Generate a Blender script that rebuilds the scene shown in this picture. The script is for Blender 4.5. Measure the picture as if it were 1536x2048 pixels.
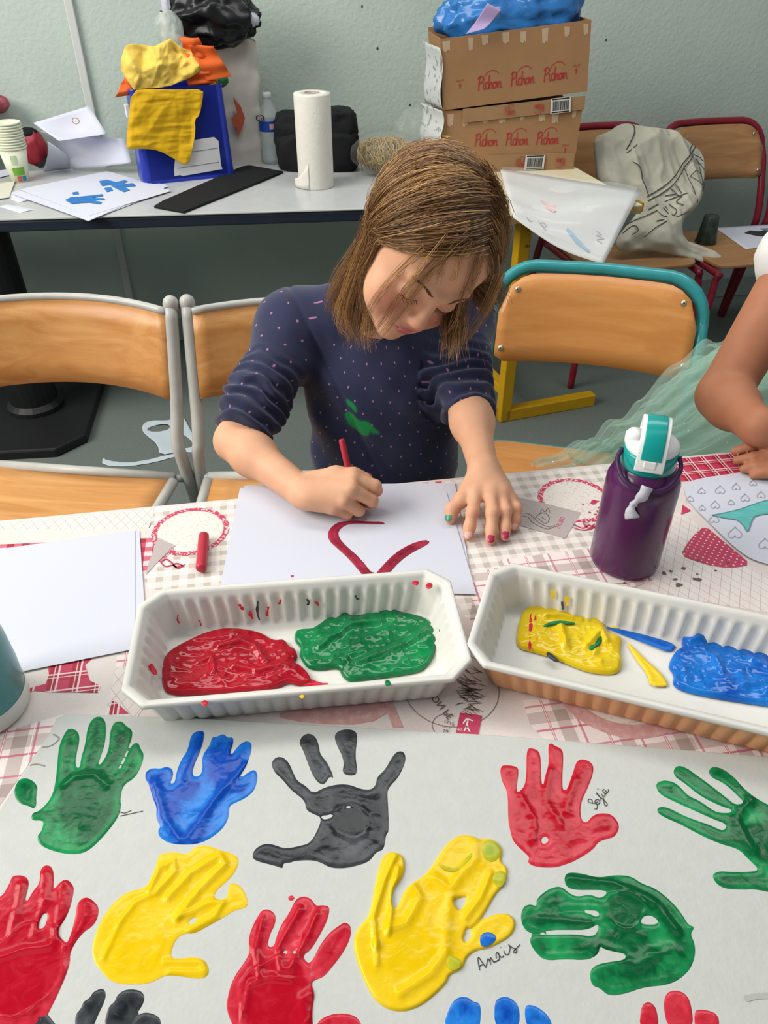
import bpy, bmesh, math, random
import numpy as np
from mathutils import Vector, Matrix
random.seed(3)
RNG = np.random.default_rng(5)
SC = bpy.context.scene
COL = SC.collection
for o in list(bpy.data.objects):
    bpy.data.objects.remove(o)

# ------------------------------------------------------------------ camera
FPX = 1540.0; PITCH = math.radians(37.5); CAMZ = 1.26; TZ = 0.64
cam_d = bpy.data.cameras.new('camera')
cam_d.sensor_fit = 'VERTICAL'; cam_d.sensor_height = 36.0; cam_d.lens = FPX / 2048 * 36.0
cam_d.clip_start = 0.02
cam = bpy.data.objects.new('camera', cam_d); COL.objects.link(cam)
cam.location = (0, 0, CAMZ); cam.rotation_euler = (math.pi / 2 - PITCH, 0, 0)
SC.camera = cam

# ------------------------------------------------------------------ light
SC.view_settings.view_transform = 'Standard'
SC.view_settings.look = 'None'
SC.view_settings.gamma = 1.0
SC.view_settings.use_curve_mapping = False
SC.view_settings.exposure = 0.10
W = bpy.data.worlds.new('world'); SC.world = W; W.use_nodes = True
bg = W.node_tree.nodes['Background']
bg.inputs[0].default_value = (0.86, 0.93, 1.0, 1); bg.inputs[1].default_value = 0.20

def area(name, loc, target, sx, sy, power, col):
    d = bpy.data.lights.new(name, 'AREA'); d.shape = 'RECTANGLE'; d.size = sx; d.size_y = sy
    d.energy = power; d.color = col
    o = bpy.data.objects.new(name, d); COL.objects.link(o)
    o.location = loc
    o.rotation_euler = (Vector(target) - Vector(loc)).to_track_quat('-Z', 'Y').to_euler()
    return o
# daylight through the tall windows on the left side of the classroom
area('window_daylight', (-2.5, 0.45, 2.4), (0.0, 0.95, 0.7), 2.2, 1.6, 104, (1.0, 0.95, 0.89))
# added overhead fill lights without fixtures, brightening the table and the wall
area('fill_light_front', (0.0, 0.2, 2.8), (0.0, 0.2, 0.0), 3.4, 0.6, 6, (1.0, 0.98, 0.95))
area('fill_light_back', (0.0, 1.7, 2.8), (0.0, 1.9, 0.0), 3.4, 0.6, 34, (1.0, 0.98, 0.95))

# ------------------------------------------------------------------ helpers
_S, _C = math.sin(PITCH), math.cos(PITCH)
def P(px, py, z=TZ):
    """point of the horizontal plane z seen in the photo at px, py"""
    r = (px - 768) / FPX; u = (1024 - py) / FPX
    t = (z - CAMZ) / (-_S + u * _C)
    return Vector((r * t, (_C + u * _S) * t, z))
def PY(px, py, y):
    r = (px - 768) / FPX; u = (1024 - py) / FPX
    t = y / (_C + u * _S)
    return Vector((r * t, y, CAMZ + (-_S + u * _C) * t))

def lin(h):
    h = h.lstrip('#')
    out = []
    for i in (0, 2, 4):
        c = int(h[i:i + 2], 16) / 255
        out.append(c / 12.92 if c <= 0.04045 else ((c + 0.055) / 1.055) ** 2.4)
    return tuple(out) + (1.0,)

MATS = {}
def mat(name, col, rough=0.5, var=0.0, vscale=20.0, bump=0.0, bscale=150.0, spec=0.4, metal=0.0,
        trans=0.0, alpha=1.0, coat=0.0, sheen=0.0, col2=None, stretch=(1, 1, 1), sss=0.0, attr=None, ior=1.45):
    if name in MATS: return MATS[name]
    m = bpy.data.materials.new(name); m.use_nodes = True
    nt = m.node_tree; N = nt.nodes; L = nt.links
    b = N['Principled BSDF']
    b.inputs['Base Color'].default_value = lin(col)
    b.inputs['Roughness'].default_value = rough
    b.inputs['Specular IOR Level'].default_value = spec
    b.inputs['Metallic'].default_value = metal
    b.inputs['Transmission Weight'].default_value = trans
    b.inputs['Alpha'].default_value = alpha
    b.inputs['Coat Weight'].default_value = coat
    b.inputs['Coat Roughness'].default_value = 0.08
    b.inputs['Sheen Weight'].default_value = sheen
    b.inputs['IOR'].default_value = ior
    if sss:
        b.inputs['Subsurface Weight'].default_value = sss
        b.inputs['Subsurface Radius'].default_value = (0.012, 0.005, 0.003)
        b.inputs['Subsurface Scale'].default_value = 0.4
    tc = N.new('ShaderNodeTexCoord'); mp = N.new('ShaderNodeMapping')
    mp.inputs['Scale'].default_value = stretch
    L.new(tc.outputs['Object'], mp.inputs['Vector'])
    if attr:
        a = N.new('ShaderNodeAttribute'); a.attribute_name = attr
        r = N.new('ShaderNodeMix'); r.data_type = 'RGBA'
        r.inputs['A'].default_value = lin(col); r.inputs['B'].default_value = lin(col2)
        L.new(a.outputs['Fac'], r.inputs['Factor']); L.new(r.outputs['Result'], b.inputs['Base Color'])
    elif var or col2:
        n = N.new('ShaderNodeTexNoise'); n.inputs['Scale'].default_value = vscale; n.inputs['Detail'].default_value = 5
        L.new(mp.outputs['Vector'], n.inputs['Vector'])
        r = N.new('ShaderNodeValToRGB')
        c = lin(col)
        if col2:
            r.color_ramp.elements[0].color = c; r.color_ramp.elements[1].color = lin(col2)
        else:
            r.color_ramp.elements[0].color = tuple(x * (1 - var) for x in c[:3]) + (1,)
            r.color_ramp.elements[1].color = tuple(min(1, x * (1 + var)) for x in c[:3]) + (1,)
        r.color_ramp.elements[0].position = 0.3; r.color_ramp.elements[1].position = 0.7
        L.new(n.outputs['Fac'], r.inputs['Fac']); L.new(r.outputs['Color'], b.inputs['Base Color'])
    if bump:
        n2 = N.new('ShaderNodeTexNoise'); n2.inputs['Scale'].default_value = bscale; n2.inputs['Detail'].default_value = 4
        L.new(mp.outputs['Vector'], n2.inputs['Vector'])
        bp = N.new('ShaderNodeBump'); bp.inputs['Strength'].default_value = bump; bp.inputs['Distance'].default_value = 0.002
        L.new(n2.outputs['Fac'], bp.inputs['Height']); L.new(bp.outputs['Normal'], b.inputs['Normal'])
    MATS[name] = m
    return m

def wm(o):
    m = o.matrix_basis.copy()
    while o.parent:
        o = o.parent; m = o.matrix_basis @ m
    return m

def mesh_obj(name, V, Fc, m=None, parent=None, smooth=False, world=True, bevel=0, bseg=2, attrs=None):
    me = bpy.data.meshes.new(name)
    if parent is not None and world:
        inv = np.array(wm(parent).inverted())
        A = np.asarray(V, float).reshape(-1, 3)
        V = (A @ inv[:3, :3].T + inv[:3, 3]).tolist()
    elif isinstance(V, np.ndarray):
        V = V.tolist()
    else:
        V = [tuple(v) for v in V]
    if isinstance(Fc, np.ndarray): Fc = Fc.tolist()
    me.from_pydata(V, [], Fc)
    if attrs:
        for k, (typ, dat) in attrs.items():
            a = me.attributes.new(k, typ, 'POINT')
            if typ == 'FLOAT': a.data.foreach_set('value', np.asarray(dat, np.float32).ravel())
            else: a.data.foreach_set('vector', np.asarray(dat, np.float32).ravel())
    if smooth: me.polygons.foreach_set('use_smooth', [True] * len(me.polygons))
    me.update()
    o = bpy.data.objects.new(name, me); COL.objects.link(o)
    if m is not None: me.materials.append(m)
    if parent is not None: o.parent = parent
    if bevel:
        bm_ = o.modifiers.new('bevel', 'BEVEL'); bm_.width = bevel; bm_.segments = bseg; bm_.limit_method = 'ANGLE'
    return o

def tag(o, label, cat, group=None):
    o['label'] = label; o['category'] = cat
    if group: o['group'] = group
    return o
def lab(o, label):
    o['label'] = label; return o
def thing(name, label, cat, loc=(0, 0, 0), rz=0.0, group=None):
    o = bpy.data.objects.new(name, None); COL.objects.link(o)
    o.location = loc; o.rotation_euler = (0, 0, rz); o.empty_display_size = 0.05
    o.matrix_basis = Matrix.Translation(Vector(loc)) @ Matrix.Rotation(rz, 4, 'Z')
    return tag(o, label, cat, group)
def struct(o):
    o['kind'] = 'structure'; return o
def copy_tree(o, parent=None):
    c = o.copy(); COL.objects.link(c); c.parent = parent
    if parent is not None: c.matrix_parent_inverse = Matrix()
    for ch in list(o.children): copy_tree(ch, c)
    return c

class MB:
    def __init__(s): s.v = []; s.f = []
    def add(s, V, Fc):
        n = len(s.v); s.v += [tuple(map(float, v)) for v in V]; s.f += [tuple(i + n for i in f) for f in Fc]; return s
    def box(s, c, size, R=None):
        hx, hy, hz = (q / 2 for q in size); c = Vector(c)
        V = [Vector((x, y, z)) for x in (-hx, hx) for y in (-hy, hy) for z in (-hz, hz)]
        if R is not None: V = [R @ v for v in V]
        return s.add([c + v for v in V], [(0, 1, 3, 2), (4, 6, 7, 5), (0, 4, 5, 1), (2, 3, 7, 6), (0, 2, 6, 4), (1, 5, 7, 3)])
    def tube(s, path, r, n=8, caps=True, closed=False):
        path = [Vector(p) for p in path]; k = len(path)
        rs = r if hasattr(r, '__len__') else [r] * k
        up = None; V = []
        for i, p in enumerate(path):
            if closed: t = path[(i + 1) % k] - path[i - 1]
            else: t = path[min(i + 1, k - 1)] - path[max(i - 1, 0)]
            t.normalize()
            if up is None:
                up = Vector((0, 0, 1)) if abs(t.z) < 0.9 else Vector((1, 0, 0))
            a = up - t * up.dot(t)
            if a.length < 1e-6: a = t.orthogonal()
            a.normalize(); up = a; b = t.cross(a)
            for j in range(n):
                q = 2 * math.pi * j / n
                V.append(p + (a * math.cos(q) + b * math.sin(q)) * rs[i])
        Fc = []
        for i in range(k if closed else k - 1):
            i2 = (i + 1) % k
            for j in range(n):
                j2 = (j + 1) % n
                Fc.append((i * n + j, i * n + j2, i2 * n + j2, i2 * n + j))
        if caps and not closed:
            Fc.append(tuple(range(n))[::-1]); Fc.append(tuple((k - 1) * n + j for j in range(n)))
        return s.add(V, Fc)
    def lathe(s, prof, c=(0, 0, 0), n=32, R=None, a0=0, a1=2 * math.pi):
        c = Vector(c); k = len(prof); V = []; full = abs(a1 - a0 - 2 * math.pi) < 1e-6
        m = n if full else n + 1
        for r, z in prof:
            for j in range(m):
                q = a0 + (a1 - a0) * j / n
                p = Vector((r * math.cos(q), r * math.sin(q), z))
                V.append(c + (R @ p if R is not None else p))
        Fc = []
        for i in range(k - 1):
            for j in range(n):
                j2 = (j + 1) % m
                Fc.append((i * m + j, i * m + j2, (i + 1) * m + j2, (i + 1) * m + j))
        return s.add(V, Fc)
    def prism(s, pts, off):
        n = len(pts); off = Vector(off); pts = [Vector(p) for p in pts]
        return s.add(pts + [p + off for p in pts],
                     [tuple(range(n))[::-1], tuple(range(n, 2 * n))] + [(i, (i + 1) % n, n + (i + 1) % n, n + i) for i in range(n)])
    def grid(s, fn, nu, nv):
        V = [fn(i / nu, j / nv) for i in range(nu + 1) for j in range(nv + 1)]
        Fc = [(i * (nv + 1) + j, (i + 1) * (nv + 1) + j, (i + 1) * (nv + 1) + j + 1, i * (nv + 1) + j + 1) for i in range(nu) for j in range(nv)]
        return s.add(V, Fc)
    def ribbon(s, pts, w, n=(0, 0, 1), taper=False):
        pts = [Vector(p) for p in pts]; k = len(pts); n = Vector(n); V = []
        for i, p in enumerate(pts):
            t = pts[min(i + 1, k - 1)] - pts[max(i - 1, 0)]
            if t.length < 1e-9: t = Vector((1, 0, 0))
            sd = n.cross(t).normalized()
            ww = w[i] if hasattr(w, '__len__') else w
            if taper: ww *= math.sin(math.pi * (0.12 + 0.76 * i / max(1, k - 1))) ** 0.7
            V += [p - sd * ww / 2, p + sd * ww / 2]
        return s.add(V, [(2 * i, 2 * i + 2, 2 * i + 3, 2 * i + 1) for i in range(k - 1)])
    def build(s, name, m, parent=None, smooth=False, world=True, bevel=0, bseg=2, solid=0, subsurf=0):
        o = mesh_obj(name, s.v, s.f, m, parent, smooth, world, bevel, bseg)
        if solid:
            q = o.modifiers.new('solid', 'SOLIDIFY'); q.thickness = solid; q.offset = 0
        if subsurf:
            q = o.modifiers.new('sub', 'SUBSURF'); q.levels = subsurf; q.render_levels = subsurf
        return o

def smooth_path(pts, n=6, closed=False):
    """Catmull-Rom"""
    pts = [Vector(p) for p in pts]; k = len(pts); out = []
    for i in range(k if closed else k - 1):
        g = lambda j: pts[j % k] if closed else pts[max(0, min(k - 1, j))]
        p0, p1, p2, p3 = g(i - 1), g(i), g(i + 1), g(i + 2)
        for q in range(n):
            t = q / n
            out.append(0.5 * (2 * p1 + (p2 - p0) * t + (2 * p0 - 5 * p1 + 4 * p2 - p3) * t * t + (3 * p1 - p0 - 3 * p2 + p3) * t ** 3))
    if not closed: out.append(pts[-1])
    return out

# ---- value noise
def _hash(i, j, k, seed):
    h = (i * 374761393 + j * 668265263 + k * 2147483647 + seed * 974634777) & 0xffffffff
    h = ((h ^ (h >> 13)) * 1274126177) & 0xffffffff
    return ((h ^ (h >> 16)) & 0xffff) / 65535.0
def vnoise(p, scale=1.0, seed=0):
    p = np.asarray(p, float) * scale
    if p.shape[-1] == 2: p = np.concatenate([p, np.zeros(p.shape[:-1] + (1,))], -1)
    f = np.floor(p); t = p - f; t = t * t * (3 - 2 * t); i = f.astype(np.int64)
    r = 0
    for dx in (0, 1):
        for dy in (0, 1):
            for dz in (0, 1):
                w = (t[..., 0] if dx else 1 - t[..., 0]) * (t[..., 1] if dy else 1 - t[..., 1]) * (t[..., 2] if dz else 1 - t[..., 2])
                r = r + w * _hash(i[..., 0] + dx, i[..., 1] + dy, i[..., 2] + dz, seed)
    return r
def fbm(p, scale, seed=0, oct=3):
    r = 0; a = 1; s = 0
    for k in range(oct):
        r = r + a * vnoise(p, scale * 2 ** k, seed + k * 7); s += a; a *= 0.5
    return r / s
def ridge(p, scale, seed=0, oct=3):
    r = 0; a = 1; s = 0
    for k in range(oct):
        r = r + a * (1 - np.abs(2 * vnoise(p, scale * 1.9 ** k, seed + k * 11) - 1)); s += a; a *= 0.55
    return r / s

def crease(p, seed, k=8, slope=.5, span=.12):
    """folded-paper relief: difference of two fans of planes"""
    rg = np.random.default_rng(seed); out = 0
    for sg in (1, -1):
        a = rg.uniform(0, 6.28, k); c = p[:, :2].mean(0) + rg.normal(size=(k, 2)) * span * .5
        h = np.stack([((p[:, 0] - c[i, 0]) * math.cos(a[i]) + (p[:, 1] - c[i, 1]) * math.sin(a[i])) * slope for i in range(k)])
        srt = np.sort(np.abs(h), 0); out = out + sg * srt[1]
    return out
# ---- signed distance bodies meshed with surface nets
class SDF:
    def __init__(s): s.ops = []
    def cone(s, a, b, r1, r2, k=0.01, sub=False):
        a, b = np.array(a, float), np.array(b, float)
        def f(p):
            ba = b - a; x = p[:, 0] - a[0]; y = p[:, 1] - a[1]; z = p[:, 2] - a[2]
            t = np.clip((x * ba[0] + y * ba[1] + z * ba[2]) / max(ba @ ba, 1e-12), 0, 1)
            x = x - t * ba[0]; y = y - t * ba[1]; z = z - t * ba[2]
            return np.sqrt(x * x + y * y + z * z) - (r1 + (r2 - r1) * t)
        c = (a + b) / 2; s.ops.append((f, c, np.linalg.norm(b - a) / 2 + max(r1, r2), k, sub)); return s
    def ell(s, c, r, R=None, k=0.01, sub=False):
        c = np.array(c, float); r = np.array(r, float)
        M_ = np.array(R, float) if R is not None else np.eye(3)
        def f(p):
            q = (p - c) @ M_; q *= q
            k0 = np.sqrt(q @ (1 / r ** 2)); k1 = np.sqrt(q @ (1 / r ** 4)) + 1e-9
            return k0 * (k0 - 1) / k1
        s.ops.append((f, c, r.max(), k, sub)); return s
    def fn(s, f, c, rad, k=0.01, sub=False):
        s.ops.append((f, np.array(c, float), rad, k, sub)); return s
    def ev(s, p, ops=None):
        d = np.full(len(p), 0.2)
        for f, c, rad, k, sub in (ops or s.ops):
            e = f(p)
            if sub:
                h = np.clip(0.5 - 0.5 * (d + e) / k, 0, 1); d = d * (1 - h) - e * h + k * h * (1 - h)
            else:
                h = np.clip(0.5 + 0.5 * (d - e) / k, 0, 1); d = d * (1 - h) + e * h - k * h * (1 - h)
        return d
    def mesh(s, h, warp=None, B=14, pad=0.02):
        lo = np.min([c - r for f, c, r, k, sub in s.ops if not sub], 0) - pad
        hi = np.max([c + r for f, c, r, k, sub in s.ops if not sub], 0) + pad
        nb = np.ceil((hi - lo) / (h * B)).astype(int)
        n = nb * B + 3
        idx = np.stack(np.meshgrid(*[np.arange(q) for q in nb], indexing='ij'), -1).reshape(-1, 3)
        bc = lo + (idx + 0.5) * B * h
        br = h * B * 0.87
        dc = s.ev(bc)
        keep = np.abs(dc) < br * 1.12 + (0.006 if warp is not None else 0.002)
        g = np.stack(np.meshgrid(*[np.arange(B + 2)] * 3, indexing='ij'), -1).reshape(-1, 3)
        cv = []; ci = []; qf = []
        E = [(np.array(a), np.array(b)) for a in np.ndindex(2, 2, 2) for b in np.ndindex(2, 2, 2) if sum(b) == sum(a) + 1 and all(b[i] >= a[i] for i in range(3))]
        for bi, c in zip(idx[keep], bc[keep]):
            ops = [o for o in s.ops if np.linalg.norm(c - o[1]) - o[2] < br + o[3] + 0.012]
            if not any(not o[4] for o in ops): continue
            base = bi * B
            pts = lo + (base + g) * h
            d = s.ev(pts, ops)
            if warp is not None: d = d + warp(pts)
            d = d.reshape(B + 2, B + 2, B + 2)
            sg = d < 0
            if sg.all() or not sg.any(): continue
            cnt = np.zeros((B, B, B)); acc = np.zeros((B, B, B, 3))
            for a, b in E:
                da = d[a[0]:a[0] + B, a[1]:a[1] + B, a[2]:a[2] + B]; db = d[b[0]:b[0] + B, b[1]:b[1] + B, b[2]:b[2] + B]
                cr = (da < 0) != (db < 0)
                t = np.where(cr, da / np.where(cr, da - db, 1), 0)
                cnt += cr
                acc += cr[..., None] * (a + (b - a) * t[..., None])
            act = np.argwhere(cnt > 0)
            if len(act):
                pos = act + acc[cnt > 0] / cnt[cnt > 0][:, None]
                cv.append(lo + (base + pos) * h)
                gi = base + act
                ci.append((gi[:, 0] * n[1] + gi[:, 1]) * n[2] + gi[:, 2])
            for ax in range(3):
                o1, o2 = [(1, 2), (2, 0), (0, 1)][ax]
                st = np.zeros(3, int); st[ax] = 1
                A_ = sg[:B, :B, :B]; B_ = sg[st[0]:st[0] + B, st[1]:st[1] + B, st[2]:st[2] + B]
                e = np.argwhere(A_ != B_)
                if not len(e): continue
                fl = A_[e[:, 0], e[:, 1], e[:, 2]]
                gi = base + e
                def cid(d1, d2):
                    q = gi.copy(); q[:, o1] -= d1; q[:, o2] -= d2
                    return (q[:, 0] * n[1] + q[:, 1]) * n[2] + q[:, 2]
                quad = np.stack([cid(1, 1), cid(0, 1), cid(0, 0), cid(1, 0)], 1)
                quad[~fl] = quad[~fl][:, ::-1]
                qf.append(quad)
        V = np.concatenate(cv); I = np.concatenate(ci); Q = np.concatenate(qf)
        I, u = np.unique(I, return_index=True); V = V[u]
        loc = np.searchsorted(I, Q); loc = np.clip(loc, 0, len(I) - 1)
        ok = (I[loc] == Q).all(1)
        return V, loc[ok]

# ---- flat paint patches with relief
def poly_sdf(p, poly):
    a = poly; b = np.roll(poly, -1, 0); d = np.full(len(p), 1e9); ins = np.zeros(len(p), bool)
    for (ax, ay), (bx, by) in zip(a, b):
        ex, ey = bx - ax, by - ay; wx, wy = p[:, 0] - ax, p[:, 1] - ay
        t = np.clip((wx * ex + wy * ey) / max(ex * ex + ey * ey, 1e-14), 0, 1)
        d = np.minimum(d, (wx - ex * t) ** 2 + (wy - ey * t) ** 2)
        if ay != by:
            c = ((ay > p[:, 1]) != (by > p[:, 1])) & (p[:, 0] < (bx - ax) * (p[:, 1] - ay) / (by - ay) + ax)
            ins ^= c
    d = np.sqrt(d)
    return np.where(ins, -d, d)
def chaikin(p, n=2):
    p = np.asarray(p, float)
    for _ in range(n):
        q = np.roll(p, -1, 0)
        p = np.stack([0.75 * p + 0.25 * q, 0.25 * p + 0.75 * q], 1).reshape(-1, 2)
    return p
def fill2d(polys, holes, h, smooth=2):
    polys = [chaikin(q, smooth) for q in polys]; holes = [chaikin(q, smooth) for q in holes]
    al = np.concatenate(polys); lo = al.min(0) - 2 * h; hi = al.max(0) + 2 * h
    nx, ny = np.ceil((hi - lo) / h).astype(int) + 1
    X, Y = np.meshgrid(np.arange(nx), np.arange(ny), indexing='ij')
    p = np.stack([lo[0] + X * h, lo[1] + Y * h], -1).reshape(-1, 2)
    def sd(p):
        d = np.full(len(p), 1e9)
        for q in polys: d = np.minimum(d, poly_sdf(p, q))
        for q in holes: d = np.maximum(d, -poly_sdf(p, q))
        return d
    d = sd(p); D = d.reshape(nx, ny)
    ins = D < 0
    cell = (ins[:-1, :-1].astype(int) + ins[1:, :-1] + ins[:-1, 1:] + ins[1:, 1:]) > 0
    idx = np.arange(nx * ny).reshape(nx, ny)
    c = np.argwhere(cell); i, j = c[:, 0], c[:, 1]
    Q = np.stack([idx[i, j], idx[i + 1, j], idx[i + 1, j + 1], idx[i, j + 1]], 1)
    used, inv = np.unique(Q, return_inverse=True); Q = inv.reshape(Q.shape)
    p = p[used]; d = d[used]
    out = d > 0
    for _ in range(2):
        e = h * 0.3; po = p[out]
        if not len(po): break
        d0 = sd(po); gx = (sd(po + [e, 0]) - sd(po - [e, 0])) / (2 * e); gy = (sd(po + [0, e]) - sd(po - [0, e])) / (2 * e)
        g2 = np.maximum(gx * gx + gy * gy, 0.2)
        p[out] = po - np.stack([gx, gy], 1) * (d0 / g2)[:, None]
    d[out] = 0
    return p, Q, d
def px_poly(pts, z):
    return np.array([P(x, y, z)[:2] for x, y in pts])

FONT_CACHE = {}
def text_mesh(s):
    if s not in FONT_CACHE:
        cu = bpy.data.curves.new('txt', 'FONT'); cu.body = s; cu.align_x = 'CENTER'; cu.align_y = 'CENTER'; cu.resolution_u = 3
        o = bpy.data.objects.new('txt', cu); COL.objects.link(o)
        bpy.context.view_layer.update()
        me = bpy.data.meshes.new_from_object(o.evaluated_get(bpy.context.evaluated_depsgraph_get()))
        FONT_CACHE[s] = ([v.co.copy() for v in me.vertices], [tuple(p.vertices) for p in me.polygons])
        bpy.data.objects.remove(o); bpy.data.curves.remove(cu); bpy.data.meshes.remove(me)
    return FONT_CACHE[s]
def text(s, origin, ux, uy, size, m, parent, name='lettering'):
    V, Fc = text_mesh(s); o = Vector(origin); ux = Vector(ux).normalized(); uy = Vector(uy).normalized()
    return mesh_obj(name, [o + ux * v.x * size + uy * v.y * size for v in V], Fc, m, parent)
# ------------------------------------------------------------------ pattern materials
def pattern(name, base, layers, rough=0.45, bump=0.15, bscale=900, dirty=None):
    """layers: ('s', ax, ay, period, offset, duty, colour, factor) stripes that multiply in; ('d', period, radius, colour) dots"""
    m = bpy.data.materials.new(name); m.use_nodes = True
    nt = m.node_tree; N = nt.nodes; L = nt.links; b = N['Principled BSDF']
    b.inputs['Roughness'].default_value = rough; b.inputs['Specular IOR Level'].default_value = 0.35
    tc = N.new('ShaderNodeTexCoord'); sx = N.new('ShaderNodeSeparateXYZ'); L.new(tc.outputs['Object'], sx.inputs[0])
    def mth(op, a, c=None, d=None):
        n = N.new('ShaderNodeMath'); n.operation = op
        for i, q in enumerate((a, c, d)):
            if q is None: continue
            if isinstance(q, (int, float)): n.inputs[i].default_value = q
            else: L.new(q, n.inputs[i])
        return n.outputs[0]
    cur = None
    def mix(fac, colr, mode='MIX'):
        nonlocal cur
        n = N.new('ShaderNodeMix'); n.data_type = 'RGBA'; n.blend_type = mode
        if cur is None: n.inputs['A'].default_value = lin(base)
        else: L.new(cur, n.inputs['A'])
        n.inputs['B'].default_value = lin(colr); L.new(fac, n.inputs['Factor']); cur = n.outputs['Result']
    for ly in layers:
        if ly[0] in 'sm':
            _, ax, ay, per, off, duty, colr, fac = ly
            t = mth('ADD', mth('MULTIPLY', sx.outputs[0], ax / per), mth('MULTIPLY_ADD', sx.outputs[1], ay / per, off))
            k = mth('LESS_THAN', mth('FRACT', t), duty)
            mix(mth('MULTIPLY', k, fac), colr, 'MULTIPLY' if ly[0] == 'm' else 'MIX')
        elif ly[0] == 'd':
            _, per, rad, colr = ly
            fx = mth('SUBTRACT', mth('FRACT', mth('MULTIPLY', mth('ADD', sx.outputs[0], sx.outputs[1]), 1 / per)), 0.5)
            fy = mth('SUBTRACT', mth('FRACT', mth('MULTIPLY', mth('SUBTRACT', sx.outputs[0], sx.outputs[1]), 1 / per)), 0.5)
            k = mth('LESS_THAN', mth('ADD', mth('MULTIPLY', fx, fx), mth('MULTIPLY', fy, fy)), rad * rad)
            mix(k, colr)
        elif ly[0] == 'x':
            _, per, duty, colr, fac = ly
            k1 = mth('LESS_THAN', mth('FRACT', mth('MULTIPLY', sx.outputs[0], 1 / per)), duty); k2 = mth('LESS_THAN', mth('FRACT', mth('MULTIPLY', sx.outputs[1], 1 / per)), duty)
            mix(mth('MULTIPLY', mth('MULTIPLY', k1, k2), fac), colr)
        elif ly[0] == 'n':
            _, scale, lo, hi, colr, fac = ly
            n = N.new('ShaderNodeTexNoise'); n.inputs['Scale'].default_value = scale; n.inputs['Detail'].default_value = 6
            L.new(tc.outputs['Object'], n.inputs['Vector'])
            r = N.new('ShaderNodeMapRange'); r.inputs['From Min'].default_value = lo; r.inputs['From Max'].default_value = hi
            L.new(n.outputs['Fac'], r.inputs['Value'])
            mix(mth('MULTIPLY', r.outputs[0], fac), colr)
    L.new(cur, b.inputs['Base Color'])
    if bump:
        n2 = N.new('ShaderNodeTexNoise'); n2.inputs['Scale'].default_value = bscale
        L.new(tc.outputs['Object'], n2.inputs['Vector'])
        bp = N.new('ShaderNodeBump'); bp.inputs['Strength'].default_value = bump; bp.inputs['Distance'].default_value = 0.001
        L.new(n2.outputs['Fac'], bp.inputs['Height']); L.new(bp.outputs['Normal'], b.inputs['Normal'])
    return m

def wood_mat(name, c1, c2, rough=0.38, sc=(2.2, 26, 26)):
    m = bpy.data.materials.new(name); m.use_nodes = True
    nt = m.node_tree; N = nt.nodes; L = nt.links; b = N['Principled BSDF']
    tc = N.new('ShaderNodeTexCoord'); mp = N.new('ShaderNodeMapping'); mp.inputs['Scale'].default_value = sc
    L.new(tc.outputs['Object'], mp.inputs[0])
    n = N.new('ShaderNodeTexNoise'); n.inputs['Scale'].default_value = 1.3; n.inputs['Detail'].default_value = 8; n.inputs['Distortion'].default_value = 1.3
    L.new(mp.outputs[0], n.inputs['Vector'])
    r = N.new('ShaderNodeValToRGB'); r.color_ramp.elements[0].position = 0.32; r.color_ramp.elements[1].position = 0.7
    r.color_ramp.elements[0].color = lin(c1); r.color_ramp.elements[1].color = lin(c2)
    L.new(n.outputs['Fac'], r.inputs[0])
    n3 = N.new('ShaderNodeTexNoise'); n3.inputs['Scale'].default_value = 9; n3.inputs['Detail'].default_value = 2
    mp3 = N.new('ShaderNodeMapping'); mp3.inputs['Scale'].default_value = (4, 60, 60); L.new(tc.outputs['Object'], mp3.inputs[0]); L.new(mp3.outputs[0], n3.inputs['Vector'])
    mx = N.new('ShaderNodeMix'); mx.data_type = 'RGBA'; mx.blend_type = 'MULTIPLY'; mx.inputs['Factor'].default_value = 0.16
    L.new(r.outputs[0], mx.inputs['A']); L.new(n3.outputs['Color'], mx.inputs['B']); L.new(mx.outputs['Result'], b.inputs['Base Color'])
    b.inputs['Roughness'].default_value = rough; b.inputs['Specular IOR Level'].default_value = 0.4
    return m

# ------------------------------------------------------------------ the room
WA = math.atan2(3.160 - 2.725, 1.490 + 0.7325)          # direction of the wall
W0 = Vector((-0.7325, 2.725, 0)); WU = Vector((math.cos(WA), math.sin(WA), 0)); WN = Vector((math.sin(WA), -math.cos(WA), 0))
def wallp(u, z, out=0.0): return W0 + WU * u + WN * out + Vector((0, 0, z))

m_wall = mat('wall_plaster', '#B8C7BD', 0.75, var=0.05, vscale=3, bump=0.9, bscale=80, spec=0.25)
m_floor = mat('floor_lino', '#656E69', 0.5, var=0.16, vscale=260, bump=0.05, spec=0.35)
m_base = mat('baseboard_paint', '#8C9A93', 0.5, bump=0.1, bscale=40)
m_trunk = mat('trunking', '#C9CDC8', 0.45)
b = MB(); b.prism([wallp(-2.8, 0), wallp(3.2, 0), wallp(3.2, 2.9), wallp(-2.8, 2.9)], -WN * 0.12)
struct(b.build('wall_back', m_wall))
b = MB(); b.add([(-3.6, -1.2, 0), (3.6, -1.2, 0), (3.6, 4.4, 0), (-3.6, 4.4, 0), (-3.6, -1.2, -.05), (3.6, -1.2, -.05), (3.6, 4.4, -.05), (-3.6, 4.4, -.05)],
                [(0, 1, 2, 3), (7, 6, 5, 4), (0, 4, 5, 1), (1, 5, 6, 2), (2, 6, 7, 3), (3, 7, 4, 0)])
struct(b.build('floor', m_floor))
b = MB(); b.prism([wallp(-2.8, 0, 0), wallp(3.2, 0, 0), wallp(3.2, 0.085, 0), wallp(-2.8, 0.085, 0)], WN * 0.014)
struct(b.build('baseboard_back', m_base, bevel=0.004))
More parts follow.
